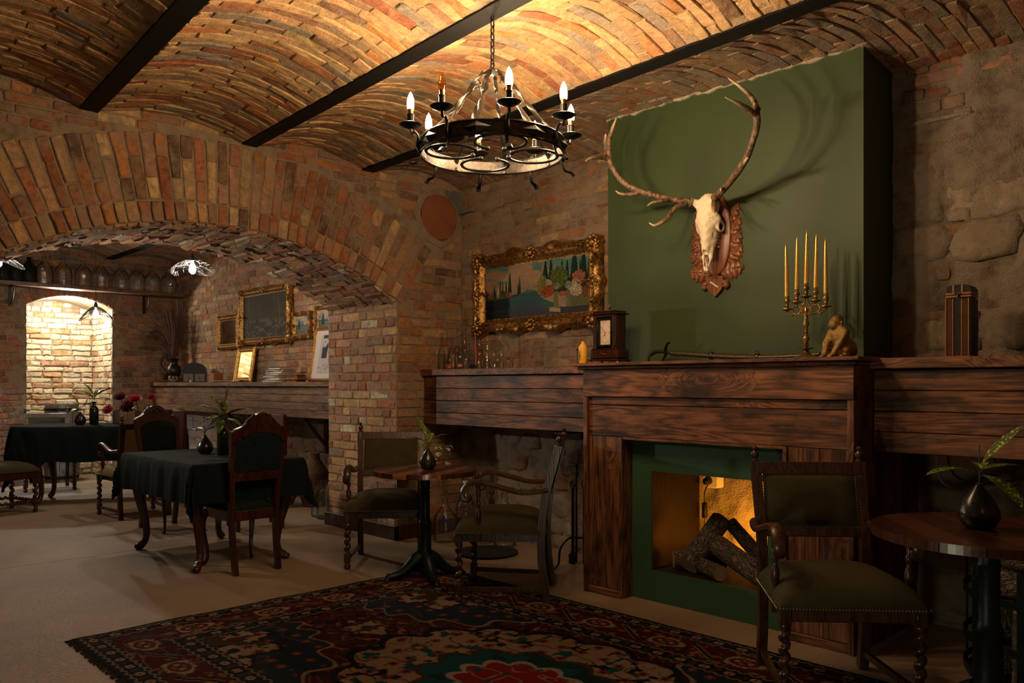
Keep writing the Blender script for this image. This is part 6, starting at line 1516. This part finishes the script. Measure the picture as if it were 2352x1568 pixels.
def log(name, label, a, b, r, group, split=False, top=True, bark=None):
    A, B = Vector(a), Vector(b); L_ = (B - A).length; qd = (B - A).to_track_quat('Z', 'Y')
    t = thing(name, label, 'log', a, 0, group, qd.to_euler()); seed = R.random() * 50
    n, k = 18, 10; m = MB(); V = []
    def rr(i, z):
        an = 2 * PI * i / n; f = r * (1 + .09 * mnoise.noise(Vector((math.cos(an) * 1.5, math.sin(an) * 1.5, z * 4 + seed))) + .05 * mnoise.noise(Vector((math.cos(an) * 6, math.sin(an) * 6, z * 9 + seed))))
        if split: f *= 1 if math.cos(an) < .1 else max(.25, .35 / max(.35, math.cos(an) + .25))
        return f * math.cos(an), f * math.sin(an)
    for j in range(k + 1):
        for i in range(n): x, y = rr(i, L_ * j / k); V.append((x, y, L_ * j / k))
    m.add(V, [(j * n + i, j * n + (i + 1) % n, (j + 1) * n + (i + 1) % n, (j + 1) * n + i) for j in range(k) for i in range(n)]); m.build('bark', bark or M_BARK, t, True, 60)
    for z, nm in ((0, 'cut_end'), (L_, 'cut_end')):
        m = MB(); m.add([(rr(i, z)[0] * .99, rr(i, z)[1] * .99, z + (-.001 if z == 0 else .001)) for i in range(n)], [tuple(range(n))]); m.build(nm, M_CUT, t, False)
    return t
GF = 'firewood stacked in the fire opening'
log('firewood_log', 'short log lying lowest left in the fire opening, pale cut end facing us', (-2.845, 4.09, .245), (-2.62, 4.30, .252), .055, GF)
log('firewood_log', 'thick bark log leaning up to the left across the fire opening', (-2.715, 4.045, .235), (-2.665, 4.33, .475), .064, GF)
log('firewood_log', 'long bark log slanting down to the right at the front of the fire', (-2.63, 4.22, .345), (-2.21, 4.04, .245), .062, GF)
log('firewood_log', 'short log lying flat under the slanting logs in the fire opening', (-2.66, 4.10, .236), (-2.47, 4.01, .232), .044, GF)
log('firewood_log', 'split log standing tilted before the orange glow', (-2.63, 4.40, .45), (-2.33, 4.30, .25), .05, GF, True)
lm = MB(); lm.lathe([(.02, 0), (.022, .03), (.016, .05), (.024, .075), (.018, .105), (.001, .112)], 14)
one('glow_lamp', lm, m_emit('orange_lamp', (1, .35, .03), 4), 'small orange glow lamp hidden behind the fire logs', 'lamp', None, (-2.47, 4.56, .184))
sk_ = thing('power_socket', 'white power socket with a black plug in the fire opening', 'socket', (-2.89, 4.625, .675))
m = MB(); m.box(-.045, .045, -.05, .03, -.045, .045, .004); m.build('socket_body', M_WHITE, sk_, False)
m = MB(); m.lathe([(.022, .05), (.024, .06), (.022, .10), (.012, .11), (.001, .11)], 14, M=Matrix.Rotation(PI / 2, 4, 'X'), o=(-.012, 0, 0)); m.build('plug', M_BLACK, sk_)
m = MB(); m.tube(spline([(-2.90, 4.56, .66), (-2.905, 4.52, .60), (-2.90, 4.515, .50), (-2.90, 4.52, .34), (-2.86, 4.54, .19)], 6), .004, 6); m.box(-2.916, -2.886, 4.50, 4.53, .44, .54, .006); one('black_cable', m, M_BLACK, 'black cable with inline switch hanging in the fire opening', 'cable')

# ---------------------------------------------------------------- log basket, fire tools, under-shelf things
bk = thing('log_basket', 'black iron strap basket full of firewood behind the right-edge table', 'basket', (-.86, 4.20, 0)); BR = .40
for z in (.02, .165, .365): m = MB(); nseg = 48; m.lathe([(BR, z), (BR, z + .032), (BR - .005, z + .032), (BR - .005, z), (BR, z)], nseg, caps=False); m.build('hoop', M_CASTG, bk)
for i in range(10):
    a = 2 * PI * i / 10 + .1; c, s = math.cos(a), math.sin(a); m = MB(); m.box(-.016, .016, -.003, .003, 0, .52, .001, Matrix.Translation((c * (BR - .008), s * (BR - .008), 0)) @ Matrix.Rotation(a + PI / 2, 4, 'Z')); m.build('upright_strap', M_CASTG, bk, False)
m = MB(); m.lathe([(BR - .01, .0), (BR - .01, .012), (.001, .012)], 32); m.build('base_plate', M_CASTG, bk)
GB = 'firewood in the iron basket'
i = 0
for k, (a, rr_, h, r_) in enumerate(((200, .26, .36, .085), (255, .27, .33, .08), (310, .27, .36, .09), (10, .27, .33, .08), (150, .24, .34, .08), (270, .06, .35, .09))):
    an = math.radians(a); x, y = -.86 + rr_ * math.cos(an), 4.20 + rr_ * math.sin(an)
    log('firewood_log', 'upright log in the iron basket, %s' % ('at its left front', 'at its front', 'at its right front', 'at its right', 'at its left back', 'in its middle')[k], (x, y, .014), (x + .01, y, h), r_, GB)
for k, (p, q_, r_, sp, w) in enumerate((((-1.20, 4.06, .43), (-.86, 4.16, .44), .05, True, 'left front'), ((-1.05, 3.96, .425), (-.66, 3.98, .43), .055, False, 'very front'), ((-1.0, 4.30, .44), (-.6, 4.2, .45), .055, True, 'back'), ((-1.08, 4.10, .53), (-.72, 4.02, .535), .05, True, 'top'))):
    log('firewood_log', 'log lying across the top of the iron basket, %s' % w, p, q_, r_, GB, sp)
ft_ = thing('fire_tool_stand', 'black wrought-iron fire tool stand beside the fireplace leg', 'fire tools', (-3.80, 4.28, 0))
for an in (.2, 2.3, 4.4):
    c, s = math.cos(an), math.sin(an); m = MB(); m.tube(spline([(0, 0, .22), (c * .07, s * .07, .215), (c * .13, s * .13, .15), (c * .145, s * .145, .05), (c * .19, s * .19, .006)], 5), .008, 7); m.build('foot', M_IRON, ft_)
m = MB(); m.tube([(0, 0, .20), (0, 0, .74)], .008, 8); m.sphere((0, 0, .75), .016); m.build('pole', M_IRON, ft_)
m = MB()
for k in range(4):
    a = k * PI / 2 + .6; m.tube([(math.cos(a) * (.035 + .032 * math.cos(j * .5)), math.sin(a) * (.035 + .032 * math.cos(j * .5)), .70 + .032 * math.sin(j * .5)) for j in range(11)], .005, 6)
m.build('hook_crown', M_IRON, ft_)
for k in range(3):
    a = k * 2 * PI / 3 + .6; x, y = .05 * math.cos(a), .05 * math.sin(a); m = MB(); m.tube([(x, y, .10), (x, y, .58)], .006, 7); m.tube([(x + .016 * math.cos(j * .6), y, .60 + .03 * math.sin(j * .6)) for j in range(12)], .005, 6)
    m.box(x - .03, x + .03, y - .004, y + .004, .04, .11, .002) if k else m.tube([(x, y, .1), (x, y, .04)], .006, 6); m.build('hanging_tool', M_IRON, ft_)
m = MB(); m.tube(spline([(-1.5, 4.5, .95), (-1.47, 4.5, .80), (-1.35, 4.52, .765), (-1.2, 4.55, .80), (-1.05, 4.5, .86), (-.8, 4.5, .95)], 8), .006, 7); one('pale_cable', m, m_plain('grey_cable', (.2, .19, .18), .5), 'pale cable looping down under the right shelf', 'cable')
m = MB(); m.tube(spline([(-1.3, 4.48, .955), (-1.27, 4.48, .86), (-1.16, 4.5, .80), (-1.0, 4.52, .84), (-.9, 4.5, .95)], 8), .005, 7); one('pale_cable', m, m_plain('grey_cable_thin', (.2, .19, .18), .5), 'second thinner cable looping under the right shelf', 'cable')
m = MB(); m.tube([(-.98 + .9 * j / 120, 4.30, .925 + 0 * j) for j in range(121)], [.022 + .004 * (j % 2) for j in range(121)], 10); m.box(-.6, -.56, 4.3, 4.33, .92, .97)
one('ribbed_red_hose', m, m_plain('red_hose', (.14, .008, .008), .4), 'ribbed dark red hose hung below the right shelf', 'hose')

# ---------------------------------------------------------------- bottles and things on the floor
GD = 'demijohns on the floor by the pillar'
def demi(label, loc, h, r, mat=M_GLASS, group=GD, cap=False, n=22):
    return bottle('demijohn', label, loc, h, r, .022, .55, mat, group, n, extra=[('cap', M_WHITE, [(.026, h - .004), (.026, h + .016), (.001, h + .018)])] if cap else None, prof=[(r * .88, 0), (r, .012), (r, h * .52), (r * .9, h * .62), (r * .45, h * .76), (.026, h * .85), (.022, h - .016), (.028, h - .012), (.028, h - .002), (.022, h)])
demi('wide clear demijohn, leftmost of the floor bottles behind the pillar', (-7.09, 4.16, 0), .36, .085)
demi('clear demijohn with white cap behind the pillar', (-7.10, 4.37, 0), .42, .09, cap=True)
demi('greenish clear demijohn in the middle of the floor bottles behind the pillar', (-6.93, 4.13, 0), .37, .088, M_GLG)
demi('clear demijohn closest to the pillar edge', (-6.77, 4.16, 0), .40, .085, M_GLG, cap=True)
t = bottle('demijohn', 'big dark demijohn with a glass stopper under the black box', (-6.86, 4.385, 0), .50, .13, .035, .55, M_GLD, GD, extra=[('stopper', M_GLASS, [(.03, .50), (.034, .53), (.026, .55), (.04, .57), (.042, .60), (.02, .605), (.001, .605)])])
def wicker(name, label, loc, prof, cat):
    m = MB(); rows = []
    P = np.array(prof); s = np.concatenate([[0], np.cumsum(np.hypot(*np.diff(P, axis=0).T))]); N = int(s[-1] / .012)
    for i in range(N + 1): rows.append((float(np.interp(i * s[-1] / N, s, P[:, 0])), float(np.interp(i * s[-1] / N, s, P[:, 1]))))
    n = 48; V = []; 
    for j, (r, z) in enumerate(rows):
        for i in range(n): a = 2 * PI * i / n; rr = r + .004 * (1 if (i // 2 + j) % 2 else -1); V.append((rr * math.cos(a), rr * math.sin(a), z))
    m.add(V, [(j * n + i, j * n + (i + 1) % n, (j + 1) * n + (i + 1) % n, (j + 1) * n + i) for j in range(len(rows) - 1) for i in range(n)])
    t = thing(name, label, cat, loc); m.build('weave', M_RATTAN, t, True, 20)
    for r, z in (rows[0], rows[-1]): mm = MB(); mm.tube([(r * math.cos(2 * PI * i / 32), r * math.sin(2 * PI * i / 32), z + .004) for i in range(32)], .009, 7, True); mm.build('rim', M_RATTAN, t)
    return t
w1 = wicker('wicker_demijohn', 'wicker-covered demijohn behind the floor bottles', (-7.18, 4.46, 0), [(.14, .01), (.155, .12), (.15, .26), (.10, .36), (.045, .41), (.045, .50)], 'bottle')
mm = MB(); mm.tube(spline([(.05, 0, .44), (.11, 0, .46), (.12, 0, .38), (.10, 0, .34)], 5), .012, 7); mm.build('handle', M_RATTAN, w1)
wicker('wicker_basket', 'round tan wicker basket on the floor behind the cloth-covered table', (-8.0, 4.2, 0), [(.14, .01), (.18, .10), (.20, .22)], 'basket')
wicker('wicker_demijohn', 'dark wicker flask leaning behind the hanging tablecloth corner', (-7.75, 4.48, 0), [(.12, .01), (.17, .20), (.15, .36), (.06, .50), (.05, .56)], 'bottle')
m = MB(); m.box(-.09, .09, -.08, .06, 0, .62, .004); m.box(-.095, .095, -.085, .065, .62, .64, .002); one('black_box', m, M_BLACK, 'tall black box in the corner behind the brick pillar', 'box', None, (-6.86, 4.61, 0))
GE = 'glass bottles below the left shelf'
demi('clear demijohn with a blue label right of the bistro table column', (-5.22, 4.24, 0), .36, .095, M_GLASS, GE)
m = MB(); m.prism([(-.02, .17), (.018, .18), (.02, .20), (.008, .20), (.006, .23), (-.012, .23), (-.016, .20)], 0, .0015, lambda a, b, d: (-5.22 + .7214 * (.0965 + d) + .6925 * a, 4.24 - .6925 * (.0965 + d) + .7214 * a, b)); one('blue_sticker', m, m_plain('blue_label', (.01, .02, .30), .4), 'bright blue sticker on the demijohn beside the table column', 'sticker', smooth=False)
demi('tall demijohn with a white cap behind the blue-labelled one', (-5.22, 4.46, 0), .47, .085, M_GLG, GE, cap=True)
demi('clear demijohn behind the scrolled arm of the side-on armchair', (-4.98, 4.42, 0), .42, .10, M_GLASS, GE)
demi('narrow clear demijohn half hidden by the side-on armchair', (-4.72, 4.45, 0), .44, .09, M_GLASS, GE)
m = MB(); m.lathe([(.20, 0), (.235, .008), (.24, .018), (.20, .022), (.001, .024)], 40); one('black_floor_tray', m, M_BLACK, 'flat round black tray on the floor behind the side-on armchair', 'tray', None, (-4.62, 4.17, .0))
fl_ = thing('white_flower_garland', 'white artificial flower garland hanging below the left shelf', 'flowers', (-5.36, 4.33, .97)); m = MB(); m.tube([(0, 0, .02), (.01, 0, -.2), (0, .01, -.5)], .003, 5); m.build('stem', M_STEM, fl_)
for i in range(34):
    z = -.16 - .30 * R.random(); a = R.random() * 6.3; rr_ = R.uniform(.015, .05) * (1 - (-z - .16) * 1.4); leaf(fl_, (rr_ * math.cos(a), rr_ * math.sin(a), z), a, -.2, .05, .022, M_WHITE, .6, 'petal')
# items beneath the far shelf
m = MB(); m.prism([(-.16, 0), (.02, 0), (.05, .52), (-.06, .52)], -.03, .03, lambda a, b, d: (a, d - b * .18, b)); gl = one('green_board', m, m_plain('moss_green_felt', (.055, .075, .018), .85), 'mossy green tapered board leaning by the far wall under the shelf', 'board', None, (-9.02, 4.62, .36), smooth=False)
m = MB(); m.box(-.10, .10, -.15, -.09, .52, .57, .003); m.build('wooden_bar', M_WOODL, gl, False)
m = MB(); m.box(-.28, .28, -.2, .2, 0, .36, .01); one('grey_crate', m, m_plain('grey_stone_block', (.12, .10, .08), .9), 'grey low block under the green board by the far wall', 'block', None, (-9.0, 4.46, 0), smooth=False)
m = MB(); m.tube(spline([(-9.15, 4.64, .95), (-9.15, 4.655, .7), (-9.2, 4.66, .3)], 5), .005, 6); one('hanging_cable', m, M_WHITE, 'pale cable hanging down the wall under the far shelf', 'cable')

# ---------------------------------------------------------------- far shelf things
def fs_(px, Y=4.45): x, y = q(px, Y); return (x, y, ZF)
cp = thing('copper_coffee_pot', 'copper lidded coffee pot, leftmost on the far plank shelf', 'pot', fs_(373, 4.44)); m = MB(); m.lathe([(.06, 0), (.07, .01), (.055, .03), (.075, .07), (.07, .11), (.05, .13), (.052, .15), (.06, .155), (.05, .18), (.025, .205), (.012, .21), (.014, .225), (.001, .235)], 20); m.build('body', M_COPPER, cp)
for s in (-1, 1): m = MB(); m.tube(spline([(s * .07, 0, .10), (s * .11, 0, .12), (s * .10, 0, .06), (s * .068, 0, .05)], 5), .008, 7); m.build('handle', M_COPPER, cp)
m = MB(); jl = fs_(399, 4.44); jug = thing('pewter_jug', 'dark pewter jug with tall looped handle holding dry twigs', 'jug', jl); m.lathe([(.06, 0), (.062, .02), (.05, .05), (.09, .10), (.105, .16), (.09, .22), (.055, .26), (.05, .29), (.075, .34), (.07, .342), (.045, .29), (.001, .28)], 24); m.build('body', M_PEWT, jug)
m = MB(); m.tube(spline([(-.06, -.05, .31), (-.12, -.10, .36), (-.14, -.12, .25), (-.08, -.06, .15)], 6), .010, 7); m.build('handle', M_PEWT, jug)
m = MB()
for i in range(190):
    a = R.uniform(0, 6.3); sp = abs(R.gauss(0, .24)); h = R.uniform(.5, .93); dx_ = max(-.30, math.cos(a) * sp); dy_ = min(.16, math.sin(a) * sp); k = R.uniform(-.08, .08)
    m.tube([(0, 0, .27), (dx_ * .25 + k * .3, dy_ * .25, .27 + h * .4), (dx_ * .6 + k, dy_ * .6, .27 + h * .75), (dx_, dy_, .27 + h * (1 - .3 * sp))], [.0035, .003, .002, .001], 3)
tw = one('dry_twigs', m, m_plain('dry_twig', (.09, .042, .022), .9), 'bunch of dry brown twigs in the pewter jug', 'twigs', None, jl); tw['kind'] = 'stuff'
m = MB(); m.lathe([(.03, 0), (.06, .02), (.07, .06), (.06, .09), (.056, .09), (.064, .06), (.05, .02), (.001, .01)], 20); one('crystal_bowl', m, M_GLASS, 'small crystal bowl before the pewter jug', 'bowl', None, fs_(397, 4.32))
rd = thing('domed_bread_bin', 'dark half-round topped bin with two small drawers on the far shelf', 'bin', fs_(448, 4.46), math.radians(62)); rd.scale = (.74,) * 3
P = [(-.20, 0), (-.20, .20)] + [(-.20 * math.cos(PI * i / 14), .20 + .16 * math.sin(PI * i / 14)) for i in range(1, 14)] + [(.20, .20), (.20, 0)]
m = MB(); m.prism(P, -.10, .14, lambda a, b, d: (a, d, b)); m.build('body', M_PEWT, rd, False); m = MB(); m.prism([(a * .9, b * .92 + .012) for a, b in P], -.104, -.099, lambda a, b, d: (a, d, b)); m.build('shutter', M_BLACK, rd, False)
for s in (-1, 1):
    m = MB(); m.box(s * .095 - .085, s * .095 + .085, -.15, -.104, .012, .155, .004); dr_ = m.build('drawer', m_plain('grey_painted_wood', (.14, .115, .085), .6), rd, False); m = MB(); m.tube([(s * .095, -.151, .11), (s * .095, -.175, .08), (s * .095, -.155, .05)], .008, 6); m.build('handle', M_NAIL, dr_)
m = MB(); m.box(-.07, .07, -.06, .06, 0, .12, .004); one('orange_wood_box', m, m_plain('orange_wood', (.23, .07, .016), .6), 'small orange wooden box right of the domed bin', 'box', None, fs_(496, 4.5), smooth=False)
m = MB(); m.box(-.015, .015, -.012, .012, 0, .03, .002); one('pink_block', m, m_plain('pink_chalk', (.5, .3, .2), .7), 'tiny pink block before the domed bin', 'block', None, fs_(438, 4.30), smooth=False)
for k, (px, yw, lab) in enumerate(((520, 20, 'wooden spoon lying left of the gold mirror on the far shelf'), (545, -8, 'second wooden utensil lying before the gold mirror'))):
    m = MB(); m.tube([(-.22, 0, .012), (.12, 0, .012)], .008, 7); m.sphere((.16, 0, .014), .03, 10, 6, (1.4, 1, .4)); one('wooden_spoon', m, M_COPPER, lab, 'spoon', 'wooden utensils on the far shelf', fs_(px, 4.36), math.radians(yw))
bx = fs_(640, 4.48); zz = 0
BKC = {'cream': (.45, .36, .26), 'teal': (.02, .12, .10), 'brown': (.14, .07, .03), 'grey': (.32, .27, .23), 'green': (.05, .13, .09)}
for k, (cn, L_, W_, hh_, off, rz) in enumerate((('brown', .42, .20, .022, 0, 4), ('cream', .40, .19, .026, .01, -3), ('teal', .37, .18, .024, -.015, 6), ('grey', .36, .18, .022, .02, -5), ('cream', .34, .17, .024, .03, 3), ('brown', .33, .17, .02, .04, 8), ('green', .30, .16, .024, .03, -2))):
    t = thing('book', '%s book in the pile on the far shelf, %s from the bottom' % (cn, ('lowest, first', 'second', 'third', 'fourth', 'fifth', 'sixth', 'topmost, seventh')[k]), 'book', (bx[0] + off, bx[1], ZF + zz), math.radians(rz), 'books piled on the far shelf'); mt = m_plain('book_cover_%d' % k, BKC[cn], .7)
    for z0, z1 in ((0, .003), (hh_ - .003, hh_)): m = MB(); m.box(-L_ / 2, L_ / 2, -W_ / 2, W_ / 2, z0, z1); m.build('cover', mt, t, False)
    m = MB(); m.box(-L_ / 2, -L_ / 2 + .004, -W_ / 2, W_ / 2, .003, hh_ - .003); m.build('spine', mt, t, False); m = MB(); m.box(-L_ / 2 + .005, L_ / 2 - .005, -W_ / 2 + .006, W_ / 2 - .005, .0031, hh_ - .0031); m.build('pages', M_WHITE, t, False); zz += hh_ + .0005
m = MB(); m.box(-.12, .12, -.07, .07, .008, .062, .016); m.box(-.10, .10, -.06, .06, 0, .01); m.box(-.11, .11, -.062, .062, .064, .078, .006); one('carved_wood_casket', m, M_COPPER, 'low carved brown casket right of the book pile', 'casket', None, fs_(680, 4.42), smooth=False)
# ---------------------------------------------------------------- demijohn shelf on the far wall
hs = thing('wall_shelf', 'long high plank shelf on the far wall carrying demijohns', 'shelf', (XF + .15, 2.6, 2.56)); m = MB(); m.box(-.13, .17, -2.0, 2.05, 0, .045, .003); m.build('shelf_board', M_WOODL, hs, False)
for y in (-1.5, -.1, 1.55):
    m = MB(); m.box(-.13, .13, y - .015, y + .015, -.012, 0); m.box(-.13, -.115, y - .015, y + .015, -.25, 0); m.tube([(-.12 + .2 * math.sin(i * PI / 24), y, -.22 + .2 * (1 - math.cos(i * PI / 24))) for i in range(13)], .008, 6); m.build('bracket', M_IRON, hs)
XS = XF + .19
for k, px in enumerate((102, 145, 191, 232, 278, 315, 350, 388)):
    u = (px - 1176) / 1850; d = XS / (FX + u * FY); y = d * (FY - u * FX)
    demi('clear glass demijohn on the high far shelf, %s from the left' % ('first', 'second', 'third', 'fourth', 'fifth', 'sixth', 'seventh', 'eighth, rightmost')[k], (XS, y, 2.606), .36, .105, M_GLASS, 'clear demijohns on the high far shelf', n=18)
for k, px in enumerate((5, 35, 66)):
    u = (px - 1176) / 1850; d = XS / (FX + u * FY); y = d * (FY - u * FX)
    demi('black-green demijohn on the high far shelf, %s from the left edge' % ('first', 'second', 'third')[k], (XS, y, 2.606), .33, .10, M_GLD, 'dark demijohns on the high far shelf')
m = MB(); m.tube(spline([(XF + .03, 4.1, 2.98), (XF + .03, 4.4, 2.92), (XF + .03, 4.58, 2.75), (XF + .03, 4.62, 2.5), (XF + .03, 4.6, 1.9)], 6), .010, 7); m.tube([(XF + .03, 1.4, 2.9), (XF + .03, 4.1, 2.98)], .006, 6); one('wall_conduit', m, m_plain('pale_conduit', (.25, .22, .18), .6), 'pale cable conduit running over the far wall into the corner', 'conduit')
# barrel in the niche
t = thing('grey_barrel', 'weathered grey wooden barrel standing in the lit niche', 'barrel', (-12.15, 3.17, 0)); NB = 16
for i in range(NB):
    a0, a1 = 2 * PI * i / NB + .012, 2 * PI * (i + 1) / NB - .012; m = MB(); V = []
    for z in ls(0, 1.04, 8):
        r = .20 + .03 * math.sin(PI * z / 1.04); V += [(rr * math.cos(a), rr * math.sin(a), z) for a in (a0, a1) for rr in (r, r - .018)]
    m.add(V, [qd for j in range(8) for b in (4 * j,) for qd in ((b, b + 4, b + 6, b + 2), (b + 1, b + 3, b + 7, b + 5), (b, b + 1, b + 5, b + 4), (b + 2, b + 6, b + 7, b + 3))] + [(0, 2, 3, 1), (32, 33, 35, 34)]); m.build('stave', m_wood('grey_weathered_stave', (.04, .035, .03), (.13, .115, .10), (.2, .18, .16), 'Z', .7, .8, 1, False) if i == 0 else bpy.data.materials['grey_weathered_stave'], t, False)
for z in (.06, .3, .74, .97): r = .2035 + .03 * math.sin(PI * z / 1.04); m = MB(); m.lathe([(r, z - .018), (r + .004, z - .018), (r + .004, z + .018), (r, z + .018)], 40, caps=False); m.build('hoop', M_IRON, t)
m = MB(); m.lathe([(.18, 1.0), (.18, 1.015), (.001, 1.015)], 32); m.build('lid', bpy.data.materials['grey_weathered_stave'], t)

# ---------------------------------------------------------------- wire pendants of the far room
M_PB = m_emit('lit_pendant_bulb', (1, .84, .68), 620)
M_PB2 = m_emit('dim_pendant_bulb', (1, .82, .6), 22)
def pendant(label, loc, r, tilt, bulb=None, ztop=3.15):
    t = thing('wire_pendant_lamp', label, 'lamp', loc, 0, 'black wire pendant lamps')
    m = MB(); m.lathe([(.012, .10), (.017, .07), (.022, .065), (.022, .035), (.016, .03), (.001, .03)], 16); m.build('lamp_holder', M_BLACK, t)
    m = MB(); m.tube([(0, 0, .09), (0, 0, ztop - loc[2])], .003, 6); m.build('cord', M_BLACK, t)
    m = MB(); m.lathe([(.010, .03), (.013, .01), (.030, -.03), (.034, -.06), (.028, -.085), (.012, -.10), (.001, -.103)], 18); m.build('bulb', bulb or M_PB, t)
    m = MB(); T = Matrix.Rotation(tilt[0], 4, 'X') @ Matrix.Rotation(tilt[1], 4, 'Y')
    def sf(a, p): z = -.10 * (p ** 2) * 1.1 + .035 + .05 * p * math.sin(2 * a + tilt[2]) ; return T @ Vector((r * p * math.cos(a), r * p * math.sin(a), z))
    for i in range(210):
        a = R.uniform(0, 6.3); p = R.uniform(.10, 1.0) ** .6; da = R.uniform(-.9, .9); dp = R.uniform(-.5, .5); P = []
        for j in range(7):
            f = j / 6; pp = p + dp * f; pp = pp if pp < 1 else 2 - pp; pp = max(.08, pp); P.append(sf(a + da * f, pp))
        m.tube(P, .0018, 3)
    m.tube([sf(2 * PI * j / 40, 1) for j in range(40)], .0024, 4, True)
    m.build('wire_shade', M_BLACK, t, True, 60, None, 'stuff', False)
    return t
def at_(px, py, d): u = (px - 1176) / 1850; return (FX * d + u * FY * d, FY * d - u * FX * d, 1.3 - (py - 884) / 1850 * d)
pendant('black wire pendant lamp hanging before the picture wall', at_(442, 606, 8.1), .21, (.12, .10, .6))
pendant('drooping black wire pendant lamp hanging before the lit niche', at_(220, 712, 9.9), .19, (.05, -.1, 2.2), M_PB2)
pendant('black wire pendant lamp cut off by the left picture edge', at_(-4, 590, 8.0), .22, (.1, .1, 1.4))
m = MB(); a_ = Vector(at_(223, 563, 9.9)); m.tube([a_, (a_[0] - .9, a_[1] - .75, a_[2] + .02)], .003, 5); one('lamp_cable', m, M_BLACK, 'black lamp cable strung across to the drooping pendant', 'cable')
